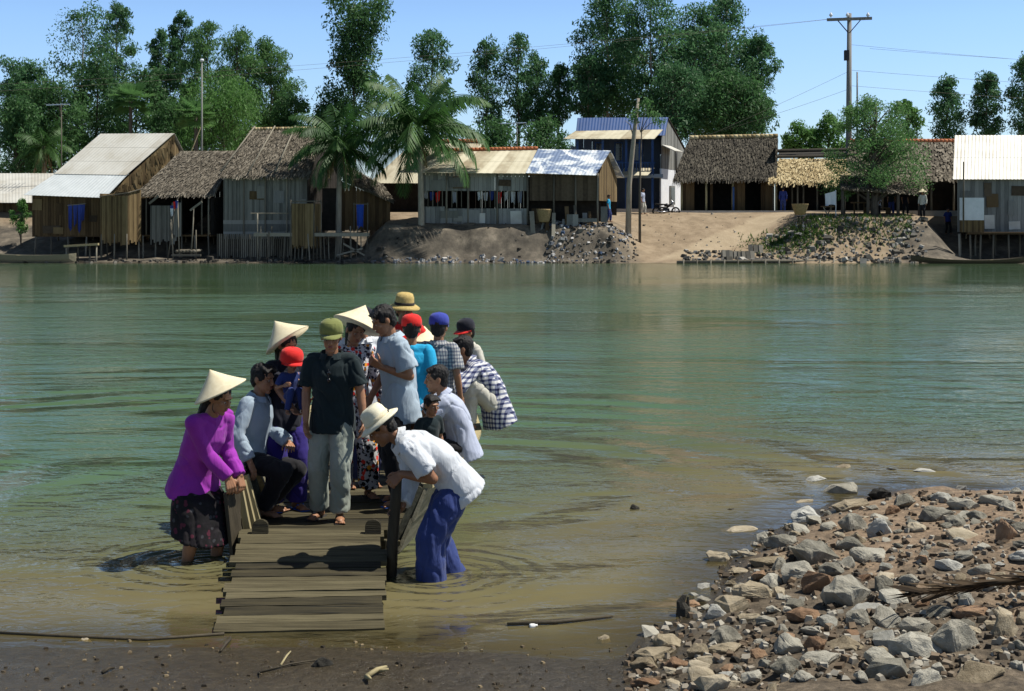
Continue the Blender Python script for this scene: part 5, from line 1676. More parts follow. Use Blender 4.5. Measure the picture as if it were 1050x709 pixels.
def thatch_hall():
    g = Grp('thatched_hall', 'open fronted hall under a big dark thatched roof facing the sandy landing', 'house', base(745, 92))
    e0, e1 = at(691, 185, 90.6), at(796, 184, 90.6)
    r0, r1 = at(707, 143, 93.5), at(797, 141, 93.5)
    k0, k1 = at(705, 184, 96.5), at(797, 184, 96.5)
    mb = MB(); thatch(mb, e0, e1, r1, r0, rr=random.Random(21), bw=.08); mb.slab(r0, r1, k1, k0, .2, 0, .3)
    thatch(mb, V(k0.x - .3, 96.3, e0.z), e0, r0, r0 + V(0, .4, 0), rr=random.Random(22), bw=.08)
    g.part(mb, 'roof', M['thatch_dark'])
    mb = MB()
    for k in range(20): mb.tube([r0.lerp(r1, k / 20) + V(0, 0, .1), r0.lerp(r1, (k + 1.1) / 20) + V(0, 0, .1)], [.16, .15], 7)
    g.part(mb, 'ridge_cap', M['thatch_gold'], smooth=True)
    z0 = 3.0
    for p0, p1 in ((699, 712), (728, 731), (752, 764), (780, 794)):
        mb = MB(); boards(mb, xy(p0, 91.6), xy(p1, 91.6), z0, zz(184, 91.6), w=.25); g.part(mb, 'front_panel', M['board_brown'])
    mb = MB()
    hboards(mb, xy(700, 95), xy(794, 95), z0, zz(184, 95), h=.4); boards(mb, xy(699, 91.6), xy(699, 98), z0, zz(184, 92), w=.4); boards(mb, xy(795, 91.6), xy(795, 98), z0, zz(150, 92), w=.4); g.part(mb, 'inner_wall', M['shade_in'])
    for p in (699, 724, 751.5, 796):
        mb = MB(); x, y = xy(p, 91); post(mb, x, y, z0 - .1, zz(184, 91), .075); g.part(mb, 'post', M['palewood'], smooth=True)
    mb = MB(); x, y = xy(752, 90.9); mb.beam(V(x, y, z0), V(x, y, zz(192, 91)), .12, .1, (0, 1, 0)); g.part(mb, 'blue_post', M['bluepaint'])
    g = Grp('thatched_porch', 'porch roofed in fresh golden palm thatch between the dark hall and the spreading tree', 'porch', base(830, 91))
    e0, e1, r1, r0 = at(788, 187, 90.2), at(872, 187, 90.2), at(874, 163, 93), at(800, 163, 93)
    mb = MB(); thatch(mb, e0, e1, r1, r0, rr=random.Random(23), bw=.10, bl=.45, rag=1.5); g.part(mb, 'roof', M['thatch_gold'])
    mb = MB(); mb.tube([at(797, 161, 93), at(880, 160, 93)], .10, 8); mb.tube([at(797, 155, 93.6), at(880, 153.5, 93.6)], .12, 8); mb.slab(at(797, 160, 93.4), at(880, 160, 93.4), at(880, 154.5, 97), at(800, 154.5, 97), .1); g.part(mb, 'ridge_beam', M['thatch_dark'], smooth=False)
    for p in (793, 803, 812, 818, 824, 838, 852, 866):
        mb = MB(); x, y = xy(p, 90.8); post(mb, x, y, z0 - .1, zz(186, 90.8), .06); g.part(mb, 'post', M['stake'], smooth=True)
    mb = MB(); hboards(mb, xy(796, 94.5), xy(872, 94.5), z0, zz(166, 94.5), h=.4); g.part(mb, 'back_wall', M['shade_in'])
    g = Grp('tiled_house', 'long house with grey brown tiled roof and orange ridge behind the spreading tree', 'house', base(930, 93))
    e0, e1, r1, r0 = at(868, 185, 90.5), at(983, 185, 90.5), at(980, 146, 94.5), at(872, 146, 94.5)
    mb = MB(); thatch(mb, e0, e1, r1, r0, rr=random.Random(24), bw=.18, bl=.4, row=.3, rag=.3); mb.slab(r0, r1, V(r1.x, 99, e1.z), V(r0.x, 99, e0.z), .2); g.part(mb, 'roof', M['thatch_grey'])
    mb = MB()
    for k in range(26): mb.tube([r0.lerp(r1, k / 26) + V(0, 0, .1), r0.lerp(r1, (k + 1.1) / 26) + V(0, 0, .08)], [.15, .13], 7)
    g.part(mb, 'ridge_tiles', M['tile_orange'], smooth=True)
    mb = MB(); hboards(mb, xy(872, 93), xy(982, 93), z0, zz(184, 93), h=.4); boards(mb, xy(982, 91), xy(982, 98), z0, zz(184, 92), w=.4); g.part(mb, 'wall', M['shade_in'])
    for p in (880, 905, 930, 955, 978):
        mb = MB(); x, y = xy(p, 91); post(mb, x, y, z0 - .1, zz(185, 91), .07); g.part(mb, 'post', M['stake'], smooth=True)


def right_shed():
    g = Grp('tin_stilt_shed', 'tall tin roofed shed on stilts over the water at the right edge', 'shed', base(1015, 84))
    e0, e1 = at(977, 184, 82.5), at(1080, 184, 82.5)
    r0, r1 = at(979, 139, 86), at(1080, 139, 86)
    mb = MB(); tinsheet(mb, e0, e1, r1, r0, rows=2); mb.slab(r0, r1, V(r1.x + 2, 90, e1.z), V(xy(981, 90)[0], 90, e0.z), .04); g.part(mb, 'roof', M['tin'])
    zf = zz(238, 83)
    A, B = xy(982, 83), xy(1078, 83); G = xy(986, 89.5)
    mb = MB(); boards(mb, A, B, zf, zz(184, 83), w=.25); boards(mb, B, (B[0], 89.5), zf, zz(184, 83), w=.3); boards(mb, (B[0], 89.5), G, zf, zz(184, 83), w=.3); boards(mb, G, A, zf, zz(184, 83), w=.3); g.part(mb, 'wall', M['board_grey'])
    patches(g, A, B, zf, zz(186, 83), 9, 75, ('board_grey', 'mat_dark', 'tin', 'board_brown'))
    mb = MB(); mb.hexa([V(A[0] - .2, 80.6, zf - .12), V(B[0], 80.6, zf - .12), V(B[0], 89.5, zf - .12), V(G[0], 89.5, zf - .12)], [V(A[0] - .2, 80.6, zf), V(B[0], 80.6, zf), V(B[0], 89.5, zf), V(G[0], 89.5, zf)]); g.part(mb, 'platform', M['board_brown'])
    stilts(g, [xy(p, 80.8) for p in (984, 995, 1005, 1018, 1035, 1055)] + [xy(p, 83) for p in (985, 1000, 1020, 1045, 1070)] + [xy(p, 86) for p in (990, 1015, 1050)], zf - .1, .06)
    mb = MB(); boards(mb, xy(984, 80.9), xy(1009, 80.9), zz(226, 81), zz(203, 81), w=.5, t=.04, gap=.001); g.part(mb, 'sheet_screen', M['tarp'])
    mb = MB(); boards(mb, xy(984, 80.95), xy(1009, 80.95), zf, zz(226, 81), w=.12, t=.04); g.part(mb, 'lower_screen', M['thatch_brown'])
    mb = MB(); post(mb, *xy(988, 80.7), zf, zz(166, 80.7), .05); g.part(mb, 'mast', M['stake'], smooth=True)
    g = Grp('market_shelter', 'dark open shelter with a thatch flap roof under the spreading tree', 'shelter', base(905, 85.5))
    zr = zz(186, 85)
    e0, e1, r1, r0 = at(862, 193, 84.5), at(951, 199, 84.5), at(946, 184, 87.5), at(862, 180, 87.5)
    mb = MB(); thatch(mb, e0, e1, r1, r0, rr=random.Random(25), bw=.09, rag=1.2); g.part(mb, 'roof', M['thatch_grey'])
    for p, D, y0 in ((864, 84.8, 232), (890, 84.8, 232), (921, 84.8, 232), (943, 84.8, 232), (866, 87.3, 222), (902, 87.3, 222), (944, 87.3, 222)):
        mb = MB(); x, y = xy(p, D); post(mb, x, y, gz(x, y) - .2, zz(190, D), .10 if D < 85 else .06); g.part(mb, 'post', M['bark'], smooth=True)
    mb = MB(); mb.beam(at(874, 208, 86.5), at(888, 208, 86.5), 1.0, .08); mb.beam(at(876, 222, 86.5), at(876, 208, 86.5), .08, .08, (0, 1, 0)); mb.beam(at(886, 222, 86.5), at(886, 208, 86.5), .08, .08, (0, 1, 0)); g.part(mb, 'table', M['board_brown'])
    mb = MB(); mb.beam(at(866, 227, 83.6), at(951, 231, 83.4), .5, .25); g.part(mb, 'bench', M['board_grey'])
    g = Grp('folding_stand', 'small stand with crossed legs and a white cloth left of the shelter', 'stand', base(848, 83.6))
    for D in (83.4, 83.9):
        for p, q in ((844, 853), (853, 844)):
            mb = MB(); mb.beam(at(p, 229, D), at(q, 212, D), .06, .06); g.part(mb, 'leg', M['stake'])
    mb = MB(); mb.box(at(848.5, 212, 83.65), (.7, .7, .08)); g.part(mb, 'top', M['board_brown'])
    mb = MB(); hang(mb, at(846, 199, 83.6), at(857, 196, 83.6), .8, 44); mb.tube([at(857, 228, 83.6), at(857, 195, 83.6)], .03, 6); g.part(mb, 'cloth', M['tarp'])


far_left_house(); hut_tin(); hut_middle(); hut_big(); beige_house(); long_shack(); blue_house(); thatch_hall(); right_shed()
# ------------------------------------------------------------------ trees
def leafcloud(rng, cen, rad, n, size, droop=.5, asp=.36):
    """n leaves in ellipsoid clumps: cen (k,3), rad (k,3); returns arrays of verts (4n,3)"""
    k = len(cen)
    idx = rng.integers(0, k, n)
    d = rng.normal(size=(n, 3)); d /= np.linalg.norm(d, axis=1)[:, None]
    r = rng.random(n) ** .45
    p = cen[idx] + d * r[:, None] * rad[idx]
    ax = rng.normal(size=(n, 3)); ax[:, 2] -= droop * 1.6
    ax += d * .5
    ax /= np.linalg.norm(ax, axis=1)[:, None]
    sd = np.cross(ax, rng.normal(size=(n, 3))); sd /= np.linalg.norm(sd, axis=1)[:, None]
    L = size * (.6 + .8 * rng.random(n)) * (.72 + .62 * rng.random(k))[idx]
    W = L * asp
    a = p - ax * (L / 2)[:, None]; c = p + ax * (L / 2)[:, None]
    b = p + sd * (W / 2)[:, None]; e = p - sd * (W / 2)[:, None]
    v = np.stack([a, b, c, e], 1).reshape(-1, 3)
    tone = np.clip(.5 * rng.random(n) + .5 * rng.random(k)[idx], 0, 1)
    return v, np.repeat(tone, 4)


def leafmesh(name, v, tone, mt):
    n = len(v) // 4
    me = bpy.data.meshes.new(name)
    me.vertices.add(len(v)); me.vertices.foreach_set('co', v.astype(np.float32).ravel())
    me.loops.add(n * 4); me.loops.foreach_set('vertex_index', np.arange(n * 4, dtype=np.int32))
    me.polygons.add(n); me.polygons.foreach_set('loop_start', np.arange(0, n * 4, 4, dtype=np.int32))
    a = me.attributes.new('v', 'FLOAT', 'POINT'); a.data.foreach_set('value', tone.astype(np.float32))
    me.materials.append(mt)
    me.update(calc_edges=True)
    return me


def tree(name, label, px, D, ytop, wpx, ybase_crown, mt, seed, cat='tree', group=None, n=5000, leaf=.32, clumps=34, cr=.17, droop=.5, shape='tall', bark='bark', lean=0.0, trunk_r=.16, asp=.36, zbase=None):
    """ytop / ybase_crown / wpx: the crown's rows and width as it stands at distance D"""
    rng = np.random.default_rng(seed); rr = random.Random(seed)
    x, y = xy(px, D)
    z0 = gz(x, y) if zbase is None else zbase
    g = Grp(name, label, cat, (x, y, z0), group)
    zt = zz(ytop, D); zc = zz(ybase_crown, D); Wd = wpx * D / F / 2
    Ht = zt - z0
    pts = []; k = 7
    for i in range(k + 1):
        t = i / k
        pts.append(V(x + lean * t * Ht + rr.uniform(-.12, .12) * (t > 0), y + rr.uniform(-.1, .1) * (t > 0), z0 - .3 + (Ht * .96 + .3) * t))
    mb = MB()
    mb.tube(pts, [trunk_r * (1 - .88 * i / k) + .015 for i in range(k + 1)], 8)
    cen = []; rad = []
    for i in range(clumps):
        t = (i + rr.random()) / clumps
        if shape == 'tall': prof = math.sin(math.pi * (.12 + .80 * t)) ** .8
        elif shape == 'dome': prof = math.sqrt(max(.02, 1 - (t * 1.02 - .12) ** 2))
        elif shape == 'cone': prof = (1 - t) ** .7 * .95 + .08
        else: prof = .75 + .25 * math.sin(t * 9)
        an = rr.uniform(0, 2 * math.pi)
        q = rr.random() ** .5 * Wd * prof * .86
        zc_ = zc + (zt - zc) * t * .97
        tt = min(1, max(0, (zc_ - .8 - z0) / Ht))
        ax = pts[min(k, int(tt * k))].lerp(pts[min(k, int(tt * k) + 1)], tt * k - int(tt * k))
        c = V(ax.x + math.cos(an) * q, ax.y + math.sin(an) * q, zc_)
        s_ = cr * Wd * 2 * rr.uniform(.65, 1.25) * (.75 + .35 * prof)
        cen.append(c); rad.append((s_, s_, s_ * rr.uniform(.65, 1.05)))
        mid = ax.lerp(c, .55) + V(0, 0, .15 * q)
        mb.tube([ax, mid, c], [max(.02, trunk_r * .32 * (1 - tt * .7)), max(.015, trunk_r * .2 * (1 - tt * .6)), .012], 5)
    g.part(mb, 'trunk', M[bark], smooth=True)
    cen = np.array([tuple(c) for c in cen]) - np.array(g.base); rad = np.array(rad)
    v, tone = leafcloud(rng, cen, rad, n, leaf, droop, asp)
    me = leafmesh('crown', v, tone, M[mt])
    o = bpy.data.objects.new('crown', me); COL.objects.link(o); o.parent = g.root
    return g


def palm(label, px, D, ycrown, ybase, L, seed, nfr=22, lean=0.0, group='coconut palms', trunk_r=.15, fan=False, mt='leaf_palm'):
    rr = random.Random(seed)
    x, y = xy(px, D)
    z0 = zz(ybase, D) if ybase else gz(x, y)
    z0 = min(z0, gz(x, y)) if ybase is None else z0
    g = Grp('coconut_palm' if not fan else 'sugar_palm', label, 'palm tree', (x, y, z0), group)
    zt = zz(ycrown, D)
    top = V(x + lean, y, zt)
    mb = MB()
    pts = [V(x, y, z0 - .3).lerp(top, t) + V(-lean * .25 * math.sin(math.pi * t), 0, 0) for t in [i / 14 for i in range(15)]]
    mb.tube(pts, [trunk_r * (1.35 - .5 * i / 14) * (1 + .05 * (i % 2)) for i in range(15)], 9)
    g.part(mb, 'trunk', M['barkpale' if not fan else 'bark'], smooth=True)
    vs = []; tone = []
    stems = MB()
    for k in range(nfr):
        an = k * 2.39996 + rr.uniform(-.3, .3)
        el = R(78 - 105 * (k / nfr) + rr.uniform(-10, 10))
        l = L * rr.uniform(.8, 1.08) * (.8 if k < 3 else 1)
        hx, hy = math.cos(an), math.sin(an)
        p = top.copy(); pitch = el
        spine = [p.copy()]
        ns = 16
        bend = R(rr.uniform(80, 120)) / ns * (1.0 if k > 3 else .6)
        for i in range(ns):
            st = l / ns
            p = p + V(hx * math.cos(pitch), hy * math.cos(pitch), math.sin(pitch)) * st
            pitch = max(pitch - bend * (.35 + 1.3 * i / ns), R(-86))
            spine.append(p.copy())
        base_t = rr.random()
        if fan:
            c = spine[7]
            dirv_ = (spine[7] - spine[5]).normalized()
            stems.tube(spine[:8], [.03] * 8, 4)
            side = dirv_.cross(V(0, 0, 1)).normalized(); up = side.cross(dirv_)
            for j in range(22):
                a = (j / 21 - .5) * R(250)
                d = dirv_ * math.cos(a) + side * math.sin(a) + up * .15
                q = c + d * l * .42 + V(0, 0, -.12 * rr.random())
                w = side * math.cos(a) - dirv_ * math.sin(a)
                m_ = c.lerp(q, .55)
                vs += [c, m_ + w * .055 * l / 2, q, m_ - w * .055 * l / 2]
                tone += [base_t * .5 + .5 * rr.random()] * 4
            continue
        stems.tube(spine, [.035 * (1 - .9 * i / ns) + .006 for i in range(ns + 1)], 4)
        for i in range(2, ns):
            for u in (0, .33, .66):
                c = spine[i].lerp(spine[i + 1], u)
                d = (spine[i + 1] - spine[i]).normalized()
                s_ = d.cross(V(0, 0, 1)); s_ = s_.normalized() if s_.length > .01 else V(1, 0, 0)
                for sg in (1, -1):
                    t = (i + u) / ns
                    ll = L * .26 * (math.sin(math.pi * min(1, .12 + t * .88)) ** .6) * rr.uniform(.8, 1.1) + .05
                    o = (s_ * sg * .8 + d * .55 + V(0, 0, -.55 - .3 * rr.random())).normalized()
                    q = c + o * ll + V(0, 0, -.18 * ll)
                    w = d * .030 * L / 2.6
                    m_ = c.lerp(q, .5) + V(0, 0, .05 * ll)
                    vs += [c, m_ + w, q, m_ - w]
                    tone += [base_t * .55 + .45 * rr.random()] * 4
    g.part(stems, 'frond_stems', M['leaf_bright'])
    v = np.array([tuple(p) for p in vs]) - np.array(g.base)
    me = leafmesh('fronds', v, np.array(tone), M[mt])
    o = bpy.data.objects.new('fronds', me); COL.objects.link(o); o.parent = g.root
    # old brown fronds hanging at the trunk
    if not fan:
        mb = MB()
        for k in range(5):
            an = rr.uniform(0, 6.28)
            q = top + V(math.cos(an) * .6, math.sin(an) * .6, -1.3 - rr.random())
            mb.tube([top, top.lerp(q, .5) + V(math.cos(an) * .3, math.sin(an) * .3, .1), q], [.04, .03, .01], 5)
            for j in range(14):
                c = top.lerp(q, .2 + .8 * j / 14) + V(math.cos(an) * .2, math.sin(an) * .2, 0)
                mb.add([c, c + V(.05, .02, -.3), c + V(rr.uniform(-.2, .2), rr.uniform(-.2, .2), -.75), c + V(-.05, 0, -.3)], [(0, 1, 2, 3)], 0, rr.random())
        g.part(mb, 'dead_fronds', M['deadleaf'])
    return g


GT = 'trees behind the left huts'
# left side, far to near
for i, a in enumerate((
        (14, 118, 60, 60, 150, 'leaf_teal', 'dark tree cut by the left edge of the view'),
        (36, 116, 66, 56, 165, 'leaf_teal', 'dark feathery tree left of the tall slender one'),
        (84, 122, 6, 78, 150, 'leaf_teal', 'tall loose crowned tree behind the steep tin roof'),
        (120, 130, 2, 44, 105, 'leaf_teal', 'tall thin tree touching the upper edge behind the tin hut'),
        (165, 124, 30, 34, 130, 'leaf_teal', 'narrow tree between the thin tall tree and the bamboo'),
        (186, 126, 10, 40, 130, 'leaf_teal', 'slender light crowned tree with a bare stem left of the bamboo'))):
    px, D, yt, w_, yc, mt, lab = a
    tree('tree', lab, px, D, yt, w_, yc, mt, 100 + i, n=8000, clumps=44, cr=.19, droop=.6, leaf=.28, bark='barkpale', group=GT)
for i, a in enumerate(((62, 112, 82, 80, 172, 'broad dark tree rising behind the ridge of the tin hut'), (18, 108, 100, 60, 190, 'low dark tree behind the shed at the far left'), (140, 113, 74, 74, 170, 'rounded dark tree above the ridge of the tin roof'), (180, 110, 105, 70, 175, 'low green tree behind the open thatched hut'), (100, 115, 60, 70, 165, 'dark tree filling the gap left of the fan palm'), (36, 113, 84, 60, 180, 'dark tree behind the television aerial'), (165, 116, 70, 60, 165, 'dark tree under the narrow tree beside the bamboo'), (250, 118, 66, 80, 165, 'dark green tree behind the middle bamboo clump'))):
    px, D, yt, w_, yc, lab = a
    tree('tree', lab, px, D, yt, w_, yc, 'leaf_dark', 130 + i, n=9000, clumps=46, cr=.20, shape='dome', leaf=.28, group=GT)
for i, a in enumerate(((212, 117, 22, 62, 140, 'left and tallest of the feathery bamboo clumps'), (242, 114, 30, 66, 150, 'middle feathery bamboo clump behind the thatched house'), (278, 116, 42, 60, 150, 'right arching bamboo clump ending at open sky'), (228, 110, 85, 120, 160, 'low bright bamboo thicket behind the thatched roofs'))):
    px, D, yt, w_, yc, lab = a
    tree('bamboo', lab, px, D, yt, w_, yc, 'leaf_bright' if i == 3 else 'leaf_olive', 150 + i, cat='bamboo', n=12000, clumps=56, cr=.18, droop=.9, shape='tall', leaf=.30, asp=.24, group='bamboo clumps')
for i, (px, D, yt, w_, yc, lab) in enumerate(((300, 113, 100, 50, 160, 'dark bush behind the ridge of the thatched house'), (330, 112, 110, 60, 168, 'dark bush between the thatched house and the tall column tree'), (505, 113, 128, 70, 172, 'low dark bush under the slim trees behind the long shack'), (560, 112, 125, 60, 172, 'low dark bush left of the blue house'))):
    tree('bush', lab, px, D, yt, w_, yc, 'leaf_dark', 170 + i, cat='bush', n=5000, clumps=30, cr=.22, shape='dome', trunk_r=.1, group='bushes behind the huts')
# middle
tree('tree', 'tall dense column shaped tree with dark leaves above the coconut palms', 363, 112, -6, 70, 118, 'leaf_dark', 201, n=16000, clumps=76, cr=.22, droop=.5, shape='col', leaf=.30)
tree('tree', 'airy tree with a rounded top just behind the leaning coconut palm', 443, 114, 31, 62, 130, 'leaf_teal', 202, n=7000, clumps=44, cr=.19, leaf=.28, group='slim trees behind the long shack')
for i, (px, yt, w_, lab) in enumerate(((500, 42, 40, 'first slim tree left of the open sky gap'), (531, 36, 46, 'tallest slim tree behind the long shack roof'), (552, 54, 36, 'slim tree between two others behind the bright tin roof'), (573, 66, 30, 'shortest slim tree beside the sky gap left of the blue house'))):
    tree('tree', lab, px, 116 + i, yt, w_, 128, 'leaf_teal', 210 + i, n=5500, clumps=40, cr=.25, droop=.7, leaf=.27, group='slim trees behind the long shack')
# large group behind the blue house
for i, (px, D, yt, w_, yc, mt, n, lab) in enumerate((
        (622, 118, -8, 86, 110, 'leaf_teal', 8000, 'big loose crowned tree behind the left end of the blue house'),
        (604, 116, 60, 50, 120, 'leaf_teal', 4500, 'small tree against the sky left of the blue roof'),
        (668, 116, -10, 80, 120, 'leaf_teal', 9000, 'big dense tree above the middle of the blue roof'),
        (712, 118, 8, 84, 125, 'leaf_teal', 9500, 'big dense tree between the blue house and the thatched hall'),
        (745, 120, -6, 80, 130, 'leaf_teal', 8500, 'tall open topped tree over the ridge of the thatched hall'),
        (778, 117, 36, 50, 135, 'leaf_teal', 6000, 'right hand edge tree of the big group above the thatched hall'),
        (690, 112, 70, 90, 140, 'leaf_teal', 8000, 'lighter green tree low in front of the big group'),
        (755, 112, 75, 90, 145, 'leaf_dark', 8000, 'dark low tree just behind the thatched hall ridge'),
        (640, 122, 40, 90, 140, 'leaf_dark', 8000, 'dark tree filling the group behind the blue roof'),
        (725, 123, 40, 100, 145, 'leaf_dark', 9000, 'dark tree filling the middle of the big group'))):
    tree('tree', lab, px, D, yt, w_, yc, mt, 230 + i, n=int(n * 1.5), clumps=62, cr=.17, droop=.65, shape='tall', leaf=.29, bark='barkpale', group='big trees behind the blue house')
# right
for i, (px, D, yt, w_, yc, mt, lab) in enumerate((
        (972, 118, 82, 42, 146, 'leaf_teal', 'left of the two slim trees behind the tiled house'),
        (1012, 117, 74, 36, 140, 'leaf_teal', 'right of the two slim trees above the tin stilt shed'),
        (1050, 117, 55, 40, 140, 'leaf_teal', 'tree half cut by the right edge of the view'))):
    tree('tree', lab, px, D, yt, w_, yc, mt, 260 + i, n=6000, clumps=40, cr=.23, droop=.6, leaf=.27, group='slim trees at the right')
for i, (px, w_, yt, lab) in enumerate(((820, 44, 128, 'bright green bush over the golden porch roof, left one'), (850, 46, 118, 'bright green bush over the golden porch roof, taller one'), (930, 40, 105, 'thin bush behind the spreading tree top'))):
    tree('bush', lab, px, 115, yt, w_, 158, 'leaf_bright', 270 + i, cat='bush', n=3500, clumps=26, cr=.18, shape='dome', trunk_r=.09, group='bushes behind the porch')
# the feathery tree on the right bank
tree('spreading_tree', 'feathery spreading tree with dark limbs shading the shelter on the right bank', 897, 85.2, 102, 112, 194, 'leaf_olive', 281, n=19000, leaf=.17, clumps=80, cr=.115, droop=.2, shape='dome', trunk_r=.26, asp=.32)
palm('upright coconut palm in front of the thatched house gable', 347, 82.3, 150, None, 3.9, 301, nfr=26, lean=.1)
palm('taller coconut palm with long drooping fronds before the long shack', 432, 81.4, 133, 236, 5.1, 302, nfr=28, lean=-.15)
palm('grey green fan palm above the ridge of the tin roofed hut', 134, 108, 104, None, 2.6, 303, nfr=26, fan=True, group='fan palms', mt='leaf_olive')
palm('fan palm behind the mast above the open thatched hut', 201, 104, 120, None, 2.4, 304, nfr=24, fan=True, group='fan palms', mt='leaf_olive')
palm('small coconut palm with yellowish fronds behind the far left shed', 45, 106, 150, None, 3.0, 305, nfr=16)
# leafy plants at the far left
tree('bush', 'small leafy bush beside the far left shed', 22, 84.5, 205, 22, 236, 'leaf_bright', 290, cat='bush', n=1500, clumps=14, cr=.22, shape='dome', trunk_r=.04, leaf=.2)
# bare leaning trunk, thin trunk
mb = MB()
a = base(644, 82.5); mb.tube([V(*a) - V(0, 0, .3), at(645, 190, 82.5), at(650, 140, 82.4), at(654.5, 101, 82.3)], [.19, .16, .13, .09], 9)
mb.tube([at(650, 142, 82.4), at(646, 128, 82.4), at(641, 124, 82.4)], [.05, .03, .01], 6)
single(mb, 'dead_tree', M['barkpale'], 'bare pale leaning trunk rising in front of the blue house', 'tree', smooth=True, base=a)
rng = np.random.default_rng(5)
g = Grp('sapling', 'thin dark sapling with a few upper leaves just right of the bare leaning trunk', 'tree', base(656, 82))
mb = MB(); mb.tube([V(*base(656, 82)) - V(0, 0, .2), at(656, 190, 82), at(658, 130, 82)], [.09, .07, .03], 7)
for (p, y_) in ((668, 118), (676, 124), (650, 120), (664, 104)): mb.tube([at(657, 136, 82), at((657 + p) / 2, (130 + y_) / 2, 82), at(p, y_, 82)], [.03, .02, .008], 5)
g.part(mb, 'trunk', M['bark'], smooth=True)
cen = np.array([tuple(at(p, y_, 82) - g.base) for p, y_ in ((668, 118), (676, 124), (650, 120), (664, 106), (658, 112))])
v, tone = leafcloud(rng, cen, np.full((5, 3), .45), 420, .22, .6)
o = bpy.data.objects.new('crown', leafmesh('crown', v, tone, M['leaf_olive'])); COL.objects.link(o); o.parent = g.root
# ------------------------------------------------------------------ poles, wires, vehicles, boats and people of the far bank
def pole_and_wires():
    D = 95.0
    g = Grp('utility_pole', 'tall grey wooden utility pole with one crossarm against the sky', 'utility pole', base(870, D))
    a, t = V(*base(870, D)), at(871, 14, D)
    mb = MB(); mb.tube([a - V(0, 0, .5), a.lerp(t, .5), t], [.24, .20, .15], 9); g.part(mb, 'pole', M['polewood'], smooth=True)
    l, r = at(848, 20.5, D - .2), at(894, 19, D - .2)
    mb = MB(); mb.beam(l, r, .14, .2); arm = g.part(mb, 'crossarm', M['polewood'])
    for p in (852, 869, 890):
        mb = MB(); c = at(p, 18, D - .2); mb.lathe([(.05, 0), (.05, .06), (.12, .1), (.12, .2), (.07, .24), (.06, .32), (.01, .34)], 12); mb.v = [tuple(Vector(q) + c) for q in mb.v]; g.part(mb, 'insulator', M['whitewash'], arm, True)
    mb = MB(); mb.beam(at(858, 20, D - .2), at(870, 34, D - .15), .05, .06); mb.beam(at(883, 20, D - .2), at(871, 34, D - .15), .05, .06); g.part(mb, 'brace', M['metal_dark'])
    mb = MB(); mb.box(at(868, 57, D - .3), (.3, .3, .7)); g.part(mb, 'fuse_box', M['metal_dark'])
    g2 = Grp('thin_pole', 'short dark pole standing just right of the utility pole', 'pole', base(879, 93))
    mb = MB(); mb.tube([V(*base(879, 93)), at(879, 74, 93)], [.08, .05], 7); g2.part(mb, 'pole', M['metal_dark'], smooth=True)
    wires = [((848, 20), (-700, 105), 'power line running left from the end of the crossarm'), ((869, 18), (-700, 118), 'power line running left from the middle of the crossarm'),
             ((892, 50), (1700, 72), 'upper power line running right from the utility pole'), ((872, 46), (1700, 82), 'second power line running right from the utility pole'),
             ((871, 72), (1700, 96), 'third power line running right from the utility pole'), ((871, 88), (1700, 112), 'lowest power line running right from the utility pole'),
             ((869, 74), (700, 150), 'stay wire sloping down left from the utility pole'), ((869, 92), (720, 140), 'lower stay wire sloping down left from the utility pole')]
    for (p0, y0), (p1, y1), lab in wires:
        mb = MB(); D1 = D + (abs(p1 - p0) > 300) * 22
        a, b = at(p0, y0, D), at(p1, y1, D1)
        sag = .012 * (b - a).length if abs(p1 - p0) > 300 else .1
        mb.tube([a.lerp(b, i / 24) - V(0, 0, sag * 4 * (i / 24) * (1 - i / 24)) for i in range(25)], .009, 5)
        single(mb, 'power_line', M['stake'], lab, 'wire', 'power lines and stays', True)
    g = Grp('radio_mast', 'thin metal mast with a guy wire behind the open thatched hut', 'mast', base(207, 90))
    mb = MB(); mb.tube([V(*base(207, 90)), at(207, 62, 90)], [.07, .05], 7); g.part(mb, 'mast', M['board_grey'], smooth=True)
    mb = MB(); mb.tube([at(207, 128, 90), at(196, 156, 89.5)], .03, 5); g.part(mb, 'guy_wire', M['palewood'])
    mb = MB(); mb.ell(at(207, 62, 90), V(.14, 0, 0), V(0, .14, 0), V(0, 0, .1)); g.part(mb, 'lamp_head', M['whitewash'], smooth=True)
    for px, yt, yb, w, D, lab in ((63, 108, 160, 22, 92, 'television aerial on a pole behind the tin roofed hut'), (530, 127, 160, 24, 92, 'television aerial above the ridge of the long shack')):
        g = Grp('tv_aerial', lab, 'aerial', base(px, D))
        mb = MB(); mb.tube([V(*base(px, D)), at(px, yt - 1, D)], [.05, .035], 6); g.part(mb, 'pole', M['stake'], smooth=True)
        mb = MB(); mb.beam(at(px - w * .7, yt, D), at(px + w * .4, yt - 1, D), .05, .05)
        for k in range(6): c = at(px - w * .65 + k * w * .19, yt - .3, D); mb.beam(c + V(0, -.5 - .05 * k, .02), c + V(0, .5 + .05 * k, .02), .025, .025)
        g.part(mb, 'antenna', M['steel'])


